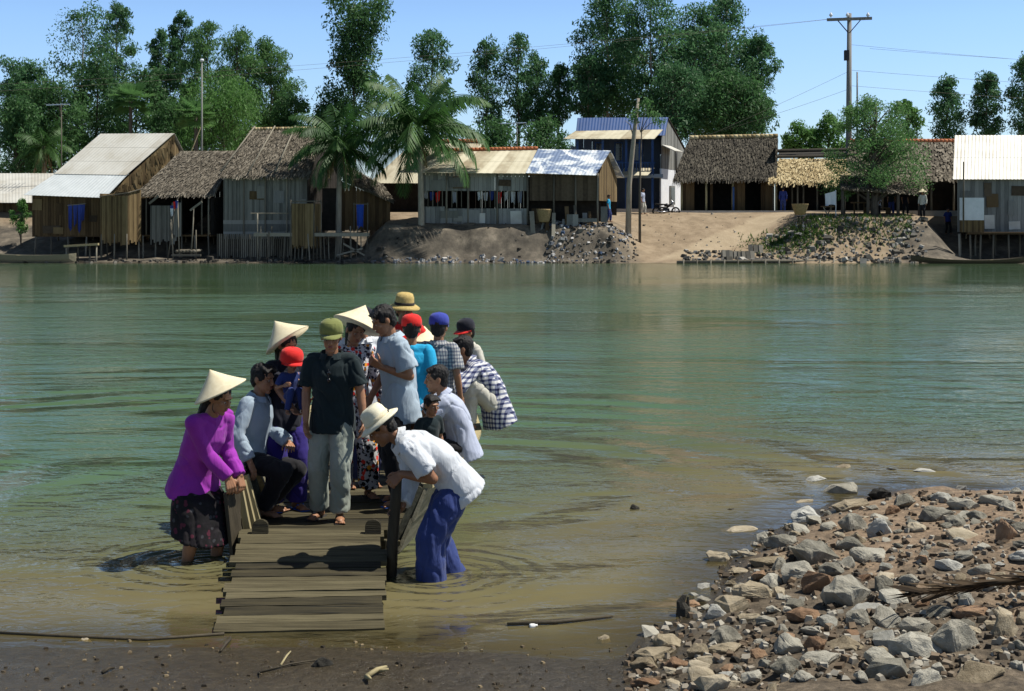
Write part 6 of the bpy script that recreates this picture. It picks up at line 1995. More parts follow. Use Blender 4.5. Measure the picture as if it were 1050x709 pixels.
def wheel(g, c, r, ax, tyre=.05):
    ax = Vector(ax).normalized(); u = V(0, 0, 1); w = ax.cross(u)
    mb = MB(); n = 28; vs = []; fs = []
    for i in range(n):
        t = 2 * math.pi * i / n; rad = u * math.cos(t) + w * math.sin(t)
        for j in range(6):
            s_ = 2 * math.pi * j / 6
            vs.append(c + rad * (r - tyre + tyre * math.cos(s_)) + ax * tyre * .8 * math.sin(s_))
    for i in range(n):
        for j in range(6): fs.append((i * 6 + j, ((i + 1) % n) * 6 + j, ((i + 1) % n) * 6 + (j + 1) % 6, i * 6 + (j + 1) % 6))
    mb.add(vs, fs); wh = g.part(mb, 'wheel', M['rubber'], smooth=True)
    mb = MB()
    mb.caps(c - ax * .05, c + ax * .05, .04, .04, 8)
    for i in range(12):
        t = 2 * math.pi * i / 12; mb.tube([c, c + (u * math.cos(t) + w * math.sin(t)) * (r - tyre)], .006, 4)
    g.part(mb, 'spokes', M['steel'], wh)


def motorbike():
    D = 88.8; c = V(*base(683, D)); c.z = zz(221.5, D)
    g = Grp('motorbike', 'dark motorbike parked on the sand in front of the white side wall', 'motorbike', c)
    f, r_ = c + V(.62, 0, .29), c + V(-.62, 0, .29)
    wheel(g, f, .29, (0, 1, 0)); wheel(g, r_, .29, (0, 1, 0))
    mb = MB(); mb.tube([f, c + V(.42, 0, .78), c + V(.36, 0, 1.0)], [.035, .03, .025], 7); g.part(mb, 'fork', M['steel'], smooth=True)
    mb = MB(); mb.tube([c + V(.40, 0, .80), c + V(.05, 0, .52), c + V(-.3, 0, .55), r_], [.05, .06, .05, .03], 7); mb.box(c + V(0, 0, .36), (.42, .22, .26)); g.part(mb, 'frame', M['metal_dark'], smooth=False)
    mb = MB(); mb.loft([(c + V(.22, 0, .66), V(0, .11, 0), V(0, 0, .08)), (c + V(.05, 0, .70), V(0, .14, 0), V(0, 0, .12)), (c + V(-.12, 0, .68), V(0, .1, 0), V(0, 0, .08))], 12); g.part(mb, 'tank', M['metal_dark'], smooth=True)
    mb = MB(); mb.loft([(c + V(-.08, 0, .74), V(0, .1, 0), V(0, 0, .04)), (c + V(-.3, 0, .73), V(0, .14, 0), V(0, 0, .06)), (c + V(-.72, 0, .78), V(0, .12, 0), V(0, 0, .05))], 12); g.part(mb, 'seat', M['rubber'], smooth=True)
    mb = MB(); mb.tube([c + V(.28, -.36, 1.02), c + V(.37, -.1, 1.0), c + V(.37, .1, 1.0), c + V(.28, .36, 1.02)], .018, 6); g.part(mb, 'handlebar', M['steel'], smooth=True)
    mb = MB(); mb.ell(c + V(.47, 0, .88), V(.07, 0, 0), V(0, .09, 0), V(0, 0, .09)); g.part(mb, 'headlight', M['steel'], smooth=True)
    for s in (1, -1):
        mb = MB(); mb.tube([c + V(.32, s * .28, 1.0), c + V(.30, s * .34, 1.2)], .01, 5); mb.ell(c + V(.30, s * .36, 1.23), V(.015, 0, 0), V(0, .06, 0), V(0, 0, .04)); g.part(mb, 'mirror', M['metal_dark'])
    mb = MB(); mb.tube([c + V(.1, -.16, .3), c + V(-.3, -.18, .25), c + V(-.75, -.18, .30)], [.03, .04, .05], 7); g.part(mb, 'exhaust', M['steel'], smooth=True)
    for p, D, lab in ((820, 82.2, 'bicycle carrying a large woven basket on the grassy bank'),):
        c = V(*base(p, D))
        g = Grp('bicycle', lab, 'bicycle', c)
        f, r_ = c + V(.12, -.52, .32), c + V(-.08, .50, .32)
        wheel(g, f, .32, (1, .2, 0), .025); wheel(g, r_, .32, (1, .2, 0), .025)
        mb = MB(); h = c + V(.08, -.38, .95); s_ = c + V(-.03, .15, .85); b = c + V(.02, 0, .3)
        mb.tube([f, h], .018, 6); mb.tube([h - V(0, 0, .1), b], .018, 6); mb.tube([b, s_], .018, 6); mb.tube([s_, r_], .015, 6); mb.tube([b, r_], .015, 6); mb.tube([h - V(0, 0, .15), s_ - V(0, 0, .1)], .018, 6); g.part(mb, 'frame', M['metal_dark'])
        mb = MB(); mb.tube([h + V(-.28, .1, .05), h, h + V(.28, .0, .05)], .014, 6); g.part(mb, 'handlebar', M['steel'])
        mb = MB(); mb.ell(s_ + V(0, .05, .04), V(.08, 0, 0), V(0, .13, 0), V(0, 0, .04)); g.part(mb, 'saddle', M['rubber'], smooth=True)
        mb = MB(); mb.lathe([(.30, 0), (.42, .35), (.5, .62), (.52, .66), (.46, .62), (.3, .06), (.01, .04)], 20); q = c + V(0, -.1, 1.0); mb.v = [tuple(Vector(x) + q) for x in mb.v]
        single(mb, 'basket', M['basket'], 'large woven basket loaded on the bicycle on the grassy bank', 'basket', smooth=True, base=q)


def sampan(label, p0, p1, yb, D, hgt, mt, up=.35, group=None, flat=False):
    A, B = V(*xy(p0, D), 0), V(*xy(p1, D), 0)
    L = (B - A).length
    c = (A + B) / 2
    g = Grp('sampan', label, 'boat', c)
    n = 18
    outer = []; inner = []
    for i in range(n + 1):
        t = i / n; s_ = abs(2 * t - 1)
        w = .46 * (1 - s_ ** 2.6) ** .6 + .06 if not flat else .5 * (1 - s_ ** 8) ** .5 + .10
        rise = up * s_ ** 2.5
        ctr = A.lerp(B, t)
        sec = [V(0, -w, hgt + rise), V(0, -w * .86, hgt * .4 + rise * .8), V(0, -w * .5, -.10 + rise * .9), V(0, w * .5, -.10 + rise * .9), V(0, w * .86, hgt * .4 + rise * .8), V(0, w, hgt + rise)]
        outer.append([ctr + q for q in sec])
        inner.append([ctr + V(0, q.y * .90, q.z + (.03 if abs(q.y) < w * .95 else 0)) for q in sec])
    mb = MB(); vs = []; fs = []
    for o_, i_ in zip(outer, inner): vs += o_ + i_
    for i in range(n):
        a, b = i * 12, i * 12 + 12
        for j in range(5): fs.append((a + j, b + j, b + j + 1, a + j + 1)); fs.append((a + 6 + j + 1, b + 6 + j + 1, b + 6 + j, a + 6 + j))
        fs.append((a, a + 6, b + 6, b)); fs.append((a + 5, b + 5, b + 11, a + 11))
    fs.append((0, 1, 2, 3, 4, 5)); e = n * 12; fs.append((e + 5, e + 4, e + 3, e + 2, e + 1, e))
    mb.add(vs, fs); g.part(mb, 'hull', M[mt], smooth=False)
    for t in (.3, .5, .72):
        mb = MB(); k = int(t * n); mb.beam(inner[k][0] + V(0, 0, -.05), inner[k][5] + V(0, 0, -.05), .2, .04); g.part(mb, 'thwart', M['palewood'])
    return g


def far_people():
    kw = dict(v=.016)
    spec = [
        ('man in blue shirt and trousers standing under the golden porch', 803, 90.0, 170, dict(mat='bluecloth', sleeve='long'), 'navy', None),
        ('person in a pale shirt walking by the bare leaning trunk', 659, 88.5, 60, dict(mat='lavender', sleeve='short', loose=.03), 'khaki', None),
        ('person in turquoise at the gable end of the long shack', 624, 84, 80, dict(mat='cyan', sleeve='short'), 'navy', None),
        ('person in a blue print shirt standing between the shelter and the stilt shed', 972, 87, 10, dict(mat='bluecloth', sleeve='short', loose=.03), 'black', None),
        ('woman in a pale conical hat at the right end of the dark shelter', 946, 84.2, -30, dict(mat='khaki', sleeve='long'), 'black', dict(kind='cone', r=.25, h=.2)),
        ('person in dark clothes standing inside the shelter by its middle post', 928, 86.3, 20, dict(mat='navyblack', sleeve='short'), 'black', None),
        ('dark dressed person at the right side inside the shelter', 914, 86.8, -20, dict(mat='teal', sleeve='short'), 'navy', None)]
    for lab, px, D, yaw, top, bot, hat in spec:
        x, y = xy(px, D)
        person(lab, (x, y, gz(x, y)), yaw, 1.0, top=top, bottom=dict(kind='trousers', mat=bot), hat=hat, head=(0, 5, 0), feet=(V(.12, -.1, 0), V(-.1, .08, 0)), **kw)
    x, y = xy(900, 86.3)
    person('person in a white shirt sitting in the middle of the shelter', (x, y, gz(x, y)), -25, 1.0, pelvis=(0, .2, .52), lean=(5, 12), feet=(V(.1, -.25, 0), V(-.1, -.25, 0)), hands=(V(.12, -.3, .6), V(-.12, -.3, .6)),
           top=dict(mat='white', sleeve='short'), bottom=dict(kind='trousers', mat='black'), **kw)
    mb = MB(); mb.beam(V(x - .8, y + .18, gz(x, y) + .40), V(x + .8, y + .18, gz(x, y) + .40), .35, .06)
    for k in (-.7, .7): mb.beam(V(x + k, y + .18, gz(x, y) - .05), V(x + k, y + .18, gz(x, y) + .37), .3, .06, (0, 1, 0))
    single(mb, 'bench', M['board_brown'], 'low brown bench under the seated person in the shelter', 'bench')


def scatter(name, mt, n, area, size, seed, kindlabel=None, flat=.6):
    """loose stones or rubbish lying on the bank, one uncountable mass"""
    rr = random.Random(seed)
    mb = MB()
    c = [V(*[rr.uniform(-1, 1) for _ in range(3)]) for _ in range(8)]
    for _ in range(n):
        px, D = area(rr)
        x, y = xy(px, D)
        s = size * rr.uniform(.4, 1.5) * (1 if rr.random() < .9 else 1.8)
        z = gz(x, y) + s * .15
        Mx = Matrix.Rotation(rr.uniform(0, 6.28), 3, 'Z') @ Matrix.Rotation(rr.uniform(-.5, .5), 3, 'X')
        h = s * flat * rr.uniform(.5, 1.2)
        k = rr.uniform(.55, .9)
        P = [Mx @ V(sx * s * .5 * rr.uniform(.7, 1.1), sy * s * .4 * rr.uniform(.7, 1.1), -h * .5) for sx, sy in ((-1, -1), (1, -1), (1, 1), (-1, 1))]
        Q = [Mx @ V(sx * s * .5 * k * rr.uniform(.7, 1.1), sy * s * .4 * k * rr.uniform(.7, 1.1), h * .5 * rr.uniform(.8, 1.2)) for sx, sy in ((-1, -1), (1, -1), (1, 1), (-1, 1))]
        o = V(x, y, z)
        mb.hexa([p + o for p in P], [q + o for q in Q], 0, rr.random())
    ob = mb.build(name, M[mt])
    ob['kind'] = 'stuff'
    return ob


pole_and_wires(); motorbike()
sampan('grey flat sampan moored before the brown hut at the left edge', -8, 78, 270, 79.6, .45, 'hullwood', up=.12, flat=True)
sampan('slender dark sampan lying along the water under the stilt shed', 934, 1062, 270, 78.6, .20, 'darkwood', up=.30)
g = Grp('landing_stage', 'low plank landing stage beside the grey flat sampan', 'jetty', base(88, 80))
mb = MB()
for k in range(3): mb.beam(at(66, 252 + k * .6, 80.4 - k * .3), at(101, 250 + k * .6, 80.4 - k * .3), .26, .06)
g.part(mb, 'deck', M['palewood'])
for p in (68, 80, 92, 99):
    mb = MB(); x, y = xy(p, 80.1); post(mb, x, y, -.5, zz(252, 80.1), .05); g.part(mb, 'stilt', M['stake'], smooth=True)
mb = MB()
for k in range(9):
    a = at(694 + k * .8, 271 - k * .35, 79.0 + k * .12); a.z = .06; b = V(xy(866, 79 + k * .12)[0], 79.0 + k * .12 + .2, .05 if k > 3 else .12)
    mb.tube([a, a.lerp(b, .5) + V(0, 0, .03), b], [.08, .09, .07], 7, a=random.random())
for k in range(12):
    px = 700 + k * 14; x, y = xy(px, 78.9); mb.tube([(x, y, -.5), (x + .05, y, .22)], .05, 6)
single(mb, 'log_raft', M['stake'], 'line of grey logs and pegs edging the landing at the waterline', 'log edging', smooth=True)
M['slab'] = mat('dull_stone_slab', (.10, .092, .075), (.22, .205, .17), rough=.95, objr=.4)
# pale slabs stacked behind the logs
rr = random.Random(6)
for k in range(11):
    px = 742 + k * 4.2 + rr.uniform(-1, 1) if k < 8 else 770 + (k - 8) * 5
    D = 79.9 if k < 8 else 80.9
    x, y = xy(px, D); mb = MB()
    mb.box((0, 0, .2), (.26, .16, .52), rz=rr.uniform(-.5, .5)); o = mb.build('paving_slab', M['slab'], None, False, (x, y, gz(x, y))); o.rotation_euler = (R(-25), 0, 0)
    tag(o, 'pale slab propped on the bank behind the log edging', 'slab', 'slabs propped behind the log edging')
scatter('rubble', 'rubble', 300, lambda r: (r.uniform(395, 655) if r.random() < .3 else r.uniform(560, 655), 79.1 + 3.4 * r.random() ** 1.3), .13, 41)
scatter('litter', 'litter', 260, lambda r: (r.uniform(560, 645), 79.4 + 3.4 * r.random()), .14, 42)
scatter('litter', 'litter', 130, lambda r: (r.uniform(380, 560), 79.15 + .5 * r.random()), .14, 46)
scatter('rubble', 'rubble_pale', 700, lambda r: (r.uniform(780, 950), 79.1 + 4.2 * r.random() ** 1.2), .2, 43)
scatter('rubble', 'rubble_pale', 130, lambda r: (r.uniform(700, 790), 79.3 + 1.6 * r.random() ** 1.2), .2, 47)
scatter('rubble', 'rubble_pale', 70, lambda r: (r.uniform(650, 790), 81 + 7.5 * r.random()), .08, 44)
scatter('rubble', 'rubble', 130, lambda r: (r.uniform(10, 395), 79.15 + 1.2 * r.random()), .2, 45)
rr = random.Random(77)
mb = MB()
for k in range(3000):
    px = rr.gauss(815, 22) if k < 2000 else rr.uniform(840, 935); D = 82.0 + rr.gauss(0, .8) if k < 2000 else 82.5 + rr.gauss(0, .8)
    if D < 79.6: continue
    x, y = xy(px, D); z = gz(x, y); an = rr.uniform(0, 6.28); l = rr.uniform(.10, .28)
    t = V(math.cos(an) * .12, math.sin(an) * .12, l); s_ = V(-math.sin(an), math.cos(an), 0) * .05
    p = V(x, y, z - .02); mb.add([p - s_, p + s_, p + t], [(0, 1, 2)], 0, rr.random())
o = mb.build('grass', M['grass']); o['kind'] = 'stuff'
# paved edge in front of the houses
mb = MB(); mb.hexa([V(8.4, 89.2, 2.7), V(29.5, 89.2, 2.7), V(29.5, 90.6, 2.7), V(8.4, 90.6, 2.7)], [V(8.4, 89.2, 3.10), V(29.5, 89.2, 3.10), V(29.5, 90.6, 3.10), V(8.4, 90.6, 3.10)])
o = mb.build('pavement', M['concrete']); o['kind'] = 'structure'
# laterite track up the landing: worn lighter strip
far_people()
# ------------------------------------------------------------------ stones of the near shore
def stonemat(name, c1, c2, c3):
    m, nt, out = newmat(name)
    vec = coords(nt)
    oi = nt.nodes.new('ShaderNodeObjectInfo')
    n1 = noisen(nt, vec, 3.2, 8, .68); n2 = noisen(nt, vec, 30, 5, .7)
    f = mathn(nt, 'ADD', mathn(nt, 'MULTIPLY', n1, .75), mathn(nt, 'MULTIPLY', mathn(nt, 'SUBTRACT', oi.outputs['Random'], .5), .4))
    f = mathn(nt, 'ADD', f, mathn(nt, 'MULTIPLY', n2, .2))
    col = ramp(nt, f, [(.25, c1), (.48, c2), (.78, c3)])
    b = princ(nt, out, col, .85, .3)
    bumpn(nt, b, mathn(nt, 'ADD', n1, n2), .6, .03)
    return m


SM = dict(grey=stonemat('grey_green_stone', (.15, .142, .112), (.31, .292, .238), (.49, .47, .395)), tan=stonemat('tan_stone', (.17, .135, .085), (.34, .285, .195), (.50, .44, .33)),
          rust=stonemat('rust_brown_stone', (.11, .062, .036), (.23, .14, .080), (.36, .24, .15)), dark=stonemat('dark_wet_stone', (.012, .011, .009), (.03, .028, .022), (.07, .062, .05)),
          pale=stonemat('pale_stone', (.24, .235, .20), (.38, .375, .335), (.52, .52, .48)))


def rock_mesh(seed, ang=1.0):
    rr = random.Random(seed)
    bm = bmesh.new()
    for _ in range(15 if ang > .5 else 26):
        v = V(rr.gauss(0, 1), rr.gauss(0, 1), rr.gauss(0, 1)).normalized() * rr.uniform(.8, 1.0)
        bm.verts.new((v.x * .5, v.y * .42, v.z * .34))
    r = bmesh.ops.convex_hull(bm, input=bm.verts[:])
    bmesh.ops.delete(bm, geom=[v for v in bm.verts if not v.link_faces], context='VERTS')
    bmesh.ops.bevel(bm, geom=bm.edges[:] + bm.verts[:], offset=.022 if ang > .5 else .04, segments=1, affect='EDGES', profile=.5, clamp_overlap=True)
    bmesh.ops.triangulate(bm, faces=bm.faces[:])
    bmesh.ops.subdivide_edges(bm, edges=bm.edges[:], cuts=2, use_grid_fill=True)
    for v in bm.verts:
        n = v.co.normalized()
        v.co += n * (.055 * noise.noise(v.co * 4 + V(seed, 0, 0)) + .022 * noise.noise(v.co * 11 + V(0, seed, 0)) + .010 * noise.noise(v.co * 26 + V(0, 0, seed)))
    me = bpy.data.meshes.new('rock'); bm.to_mesh(me); bm.free()
    return me


RM = {k: [] for k in SM}
for i in range(9):
    for k in SM:
        me = rock_mesh(500 + i * 7 + len(k), 1.0 if i % 3 else .3)
        me.materials.append(SM[k]); RM[k].append(me)

# the stones that can be told apart: column, row of centre, width, height in the photograph, colour, label
BIG = [
 (866, 500, 36, 17, 'grey', 'grey boulder half out of the water, nearest the stream'), (836, 491, 27, 9, 'pale', 'pale low stone farthest out left of the point'),
 (950, 483, 32, 6, 'pale', 'long pale flat stone awash out in the water'), (864, 479, 22, 5, 'tan', 'tan flat stone awash in the water'), (916, 481, 17, 5, 'dark', 'small dark flat stone awash beside the long pale one'),
 (988, 497, 17, 9, 'pale', 'small pale stone standing alone in water before the right edge'), (904, 506, 23, 13, 'dark', 'black wet stone at the tip of the rubble point'),
 (827, 513, 27, 10, 'tan', 'tan stone lying in water left of the rubble point'), (826, 528, 36, 17, 'pale', 'pale grey stone at the waterline with a dark wet foot'),
 (874, 517, 40, 14, 'tan', 'long tan stone behind the tip stones'), (879, 535, 34, 21, 'grey', 'upright grey stone with a pale top near the waterline'), (906, 539, 28, 22, 'pale', 'pale rounded stone right of the upright grey one'),
 (852, 538, 20, 12, 'grey', 'small grey stone wedged at the waterline'), (741, 569, 33, 18, 'tan', 'tan angular stone standing alone in the shallows'), (790, 573, 51, 21, 'tan', 'wide tan stone at the waterline of the point'),
 (838, 566, 48, 27, 'grey', 'large grey flat topped boulder in the middle of the point'), (806, 554, 40, 16, 'grey', 'grey stone half under water behind the wide tan stone'), (782, 551, 18, 15, 'grey', 'small grey stone standing in shallow water'),
 (758, 544, 40, 6, 'tan', 'thin tan stone awash in the shallows'), (760, 586, 24, 6, 'tan', 'thin tan stone awash beside the wide tan stone'), (872, 558, 34, 18, 'grey', 'grey stone just behind the flat topped boulder'), (896, 567, 40, 21, 'grey', 'wide grey stone right of the flat topped boulder'),
 (870, 575, 18, 17, 'grey', 'small grey stone leaning on the rust brown block'), (844, 594, 44, 28, 'rust', 'large rust brown block beside the biggest grey boulder'), (871, 606, 53, 37, 'grey', 'biggest grey boulder, in the middle of the rubble'),
 (906, 598, 27, 20, 'grey', 'grey stone right behind the biggest boulder'), (819, 585, 44, 19, 'grey', 'long grey stone left of the rust brown block'), (771, 604, 43, 28, 'tan', 'big tan stone at the left waterline of the point'), (795, 596, 31, 18, 'grey', 'grey stone behind the big tan waterline stone'),
 (733, 627, 24, 18, 'pale', 'pale round stone at the left waterline'), (752, 619, 39, 20, 'tan', 'tan round ended stone next to the pale round one'), (776, 633, 35, 15, 'tan', 'tan flat stone on the dark gravel'), (815, 619, 26, 13, 'grey', 'small grey stone in the dark gravel'),
 (826, 631, 34, 14, 'rust', 'rust brown flat stone in front of the biggest boulder'), (851, 638, 32, 15, 'pale', 'bright pale stone in front of the biggest boulder'), (881, 633, 31, 19, 'grey', 'grey stone right in front of the biggest boulder'),
 (943, 642, 37, 22, 'grey', 'grey stone with a flat top left of the large slate block'), (988, 652, 58, 38, 'grey', 'large slate grey block near the lower right corner'), (1033, 641, 30, 28, 'tan', 'tan block cut by the right edge'),
 (997, 626, 40, 18, 'rust', 'rust brown slab behind the large slate block'), (964, 628, 36, 15, 'grey', 'flat grey slab behind the large slate block'), (917, 685, 58, 28, 'grey', 'large grey slab at the lower edge'), (943, 663, 53, 27, 'grey', 'sloping grey slab left of the large slate block'),
 (902, 674, 36, 22, 'grey', 'grey stone beside the large slab at the lower edge'), (844, 678, 52, 14, 'grey', 'long low grey stone at the lower edge'), (686, 657, 31, 20, 'tan', 'tan block at the mud end of the rubble'), (748, 652, 41, 23, 'grey', 'blue grey stone with a white patch near the mud'),
 (718, 667, 27, 16, 'tan', 'tan stone next to the mud end block'), (673, 672, 48, 13, 'tan', 'long tan slab lying on the mud'), (696, 680, 27, 14, 'rust', 'rust brown stone under the long tan slab'), (718, 682, 24, 16, 'tan', 'small tan stone by the lower edge'),
 (745, 666, 34, 13, 'tan', 'tan slab beside the blue grey stone'), (840, 660, 28, 18, 'rust', 'rust brown stone alone in the fine rubble'), (964, 527, 40, 15, 'grey', 'low grey stone at the back of the point'), (990, 516, 31, 15, 'grey', 'grey stone on the back shore of the point'), (930, 514, 36, 18, 'grey', 'wide grey stone right of the black wet one'),
 (969, 510, 27, 13, 'pale', 'pale stone on the back shore of the point'), (1022, 511, 32, 16, 'grey', 'grey stone at the back near the right edge'), (1034, 540, 24, 34, 'rust', 'tall rust brown block cut by the right edge'), (994, 549, 40, 16, 'tan', 'tan slab among the rusty gravel'), (977, 580, 30, 13, 'pale', 'pale stone on the rusty gravel'), (1010, 583, 28, 13, 'grey', 'grey stone just behind the dry palm frond'),
 (651, 520, 12, 9, 'dark', 'small black stone alone in open water'), (750, 522, 10, 5, 'dark', 'tiny black stone awash in open water'), (330, 680, 24, 11, 'dark', 'dark stone on the wet mud below the ramp'), (85, 656, 16, 6, 'tan', 'small tan stone at the mud edge far left'),
 (619, 654, 16, 9, 'tan', 'small tan stone lying in the muddy shallows'), (1008, 690, 60, 26, 'tan', 'broad tan slab in the lower right corner')]


def place_rock(px, py, w, h, col, lab, i, group=None, rr=random.Random(90)):
    D = 9.0
    for _ in range(14):                                # where the line of sight through the stone's foot meets the ground
        x = (px - CX) / F * D
        z = max(ground_z(x, D), -.01)
        D = D * .5 + .5 * (H - z) * F / (py + h * .42 - HY)
    x = (px - CX) / F * D
    me = RM[col][i % 9]
    o = bpy.data.objects.new('rock', me)
    COL.objects.link(o)
    Wm = w * D / F
    Hm = h * D / F
    zs = max(Hm * 1.22, Wm * .24)
    o.location = (x, D + Wm * .30, max(ground_z(x, D), -.02) + zs * .08)
    o.rotation_euler = (rr.uniform(-.18, .18), rr.uniform(-.18, .18), rr.uniform(-.5, .5) + (math.pi if rr.random() < .5 else 0))
    o.scale = (Wm * 1.18, Wm * 1.02, zs / .60)
    tag(o, lab, 'stone', group)
    return o


placed = []
for i, (px, py, w, h, col, lab) in enumerate(BIG):
    o = place_rock(px, py, w, h, col, lab, i, 'stones of the rubble shore')
    placed.append((o.location.x, o.location.y, o.scale.x * .5))
rr = random.Random(33)
LAB = dict(grey='smaller grey stone lying loose among the rubble of the point', tan='smaller tan stone lying loose among the rubble of the point', rust='smaller rust brown stone lying loose among the rubble of the point', pale='smaller pale stone lying loose among the rubble of the point', dark='smaller dark wet stone lying loose among the rubble of the point')
n = 0; tries = 0
while n < 165 and tries < 9000:
    tries += 1
    px, py = rr.uniform(655, 1060), rr.uniform(505, 715)
    x, y, _ = gnd(px, py, .2)
    d = shore_dist(x, y)
    if d < (-.12 if rr.random() < .93 else -.9) or x < .7: continue
    s = rr.choice((.09, .11, .13, .15, .18, .22, .25)) * rr.uniform(.85, 1.15)
    if any((x - a) ** 2 + (y - b) ** 2 < (r + s * .42) ** 2 * .62 for a, b, r in placed): continue
    placed.append((x, y, s * .5))
    col = rr.choices(('grey', 'tan', 'rust', 'pale', 'dark'), (.46, .28, .10, .14, .02))[0]
    o = bpy.data.objects.new('rock', RM[col][rr.randrange(9)]); COL.objects.link(o)
    o.location = (x, y, ground_z(x, y) + s * .06)
    o.rotation_euler = (rr.uniform(-.3, .3), rr.uniform(-.3, .3), rr.uniform(0, 6.28)); o.scale = (s, s * rr.uniform(.65, 1), s * rr.uniform(.5, 1.0))
    tag(o, LAB[col], 'stone', 'small ' + col + ' stones of the rubble shore')
    n += 1
mb = MB()
for _ in range(2800):
    px, py = rr.uniform(640, 1070), rr.uniform(505, 716)
    x, y, _z = gnd(px, py, .15)
    d = shore_dist(x, y)
    if d < -.05 or x < .55: continue
    s = .018 + .05 * rr.random() ** 2.2
    z = ground_z(x, y) + s * .15
    Mx = Matrix.Rotation(rr.uniform(0, 6.28), 3, 'Z') @ Matrix.Rotation(rr.uniform(-.6, .6), 3, 'X')
    P = [Mx @ V(sx * s * .5 * rr.uniform(.6, 1.1), sy * s * .42 * rr.uniform(.6, 1.1), -s * .25) for sx, sy in ((-1, -1), (1, -1), (1, 1), (-1, 1))]
    Q = [Mx @ V(sx * s * .34 * rr.uniform(.6, 1.1), sy * s * .3 * rr.uniform(.6, 1.1), s * .3 * rr.uniform(.6, 1.2)) for sx, sy in ((-1, -1), (1, -1), (1, 1), (-1, 1))]
    o_ = V(x, y, z); mb.hexa([p + o_ for p in P], [q + o_ for q in Q], 0, rr.random())
M['gravel'] = mat('mixed_gravel', (.05, .042, .032), (.16, .115, .075), (.33, .31, .26), rough=.9, scale=4, attr=.85)
o = mb.build('gravel', M['gravel']); o['kind'] = 'stuff'

M['dryfrond'] = mat('dry_brown_frond', (.025, .016, .009), (.06, .040, .022), (.12, .082, .045), attr=.8)
# ------------------------------------------------------------------ drift and bits on the mud
def lay(px, py, dz=0.0):
    D = 9.
    for _ in range(12):
        x = (px - CX) / F * D; D = D * .4 + .6 * (H - max(ground_z(x, D), 0) - dz) * F / (py - HY)
    return V((px - CX) / F * D, D, max(ground_z((px - CX) / F * D, D), 0) + dz)


g = Grp('palm_frond', 'dry brown palm frond lying on the rubble at the right edge', 'palm frond', lay(1010, 606))
p0, p1 = lay(945, 617, .07), lay(1075, 600, .10)
mb = MB(); spine = [p0.lerp(p1, i / 20) + V(0, 0, .06 * math.sin(math.pi * i / 20)) for i in range(21)]
mb.tube(spine, [.012 + .012 * i / 20 for i in range(21)], 7); g.part(mb, 'stem', M['dryfrond'], smooth=True)
mb = MB(); rr = random.Random(8)
for i in range(90):
    t = rr.random(); c = p0.lerp(p1, t) + V(0, 0, .05)
    d = (p0 - p1).normalized(); s_ = V(-d.y, d.x, 0) * rr.choice((1, -1))
    q = c + d * rr.uniform(.12, .3) + s_ * rr.uniform(.02, .13) + V(0, 0, rr.uniform(-.05, .05)); w = s_.cross(d) * .0 + V(0, 0, .007) + s_ * .008
    m_ = c.lerp(q, .5); mb.add([c, m_ + w, q, m_ - w], [(0, 1, 2, 3)], 0, rr.random())
g.part(mb, 'leaflets', M['dryfrond'])
mb = MB(); c = lay(700, 631)
mb.loft([(c + V(0, 0, -.05), V(.05, 0, 0), V(0, .05, 0)), (c + V(.005, 0, .05), V(.046, 0, 0), V(0, .045, 0)), (c + V(-.012, 0, .09), V(.03, 0, 0), V(0, .03, 0)), (c + V(.014, 0, .135), V(.014, 0, 0), V(0, .014, 0))], 9)
mb.loft([(c + V(.03, 0, .0), V(.02, 0, 0), V(0, .02, 0)), (c + V(.035, 0, .12), V(.008, 0, 0), V(0, .008, 0))], 7)
single(mb, 'wooden_stump', SM['dark'], 'short black wet stump standing in the shallows left of the stones', 'stump', base=c)
mb = MB(); pts = [lay(-20, 648, .006), lay(60, 652, .006), lay(150, 656, .006), lay(230, 650, .008)]
mb.tube([pts[0], pts[1], pts[2], pts[3]], .010, 6)
single(mb, 'mooring_rope', M['darkwood'], 'thin dark rope lying along the mud edge toward the ramp', 'rope', smooth=True)
mb = MB(); pts = [lay(520, 640, .012), lay(570, 638, .014), lay(628, 632, .012)]
mb.tube(pts, [.010, .014, .008], 6); single(mb, 'driftwood_pole', M['darkwood'], 'slim dark stick floating between the ramp and the rubble', 'stick', smooth=True)
for (a, b, r, lab) in (((288, 682), (298, 668), .007, 'short pale stick upright on the mud below the ramp'), ((376, 694), (396, 684), .016, 'forked whitish twig on the mud at the lower edge'), ((265, 690), (330, 676), .006, 'long thin twig on the mud left of the forked one'), ((236, 655), (226, 668), .012, 'dark stub of rope just below the ramp corner'), ((105, 690), (117, 685), .01, 'small rusty stick at the lower left')):
    mb = MB(); p, q = lay(*a, r), lay(*b, r); mb.tube([p, p.lerp(q, .5) + V(.004, 0, .012), q], [r, r * .9, r * .6], 6)
    if 'forked' in lab: mb.tube([p.lerp(q, .5), p.lerp(q, .7) + V(.05, -.05, .02)], [r * .8, r * .4], 6); mb.tube([p, p + V(.03, -.09, .02)], [r, r * .5], 6)
    single(mb, 'stick', M['palewood' if 'pale' in lab or 'whitish' in lab else 'darkwood'], lab, 'stick', smooth=True)
rr = random.Random(12)
mb = MB()
for _ in range(420):
    px, py = rr.uniform(-10, 660), 655 + 62 * rr.random() ** .8
    p = lay(px, py); s = .004 + .018 * rr.random() ** 4
    Mx = Matrix.Rotation(rr.uniform(0, 6.28), 3, 'Z')
    P = [p + Mx @ V(sx * s * rr.uniform(.4, 1.2), sy * s * .6, -.004) for sx, sy in ((-1, -1), (1, -1), (1, 1), (-1, 1))]
    Q = [p + Mx @ V(sx * s * .6 * rr.uniform(.4, 1.2), sy * s * .4, s * .5) for sx, sy in ((-1, -1), (1, -1), (1, 1), (-1, 1))]
    mb.hexa(P, Q, 0, rr.random())
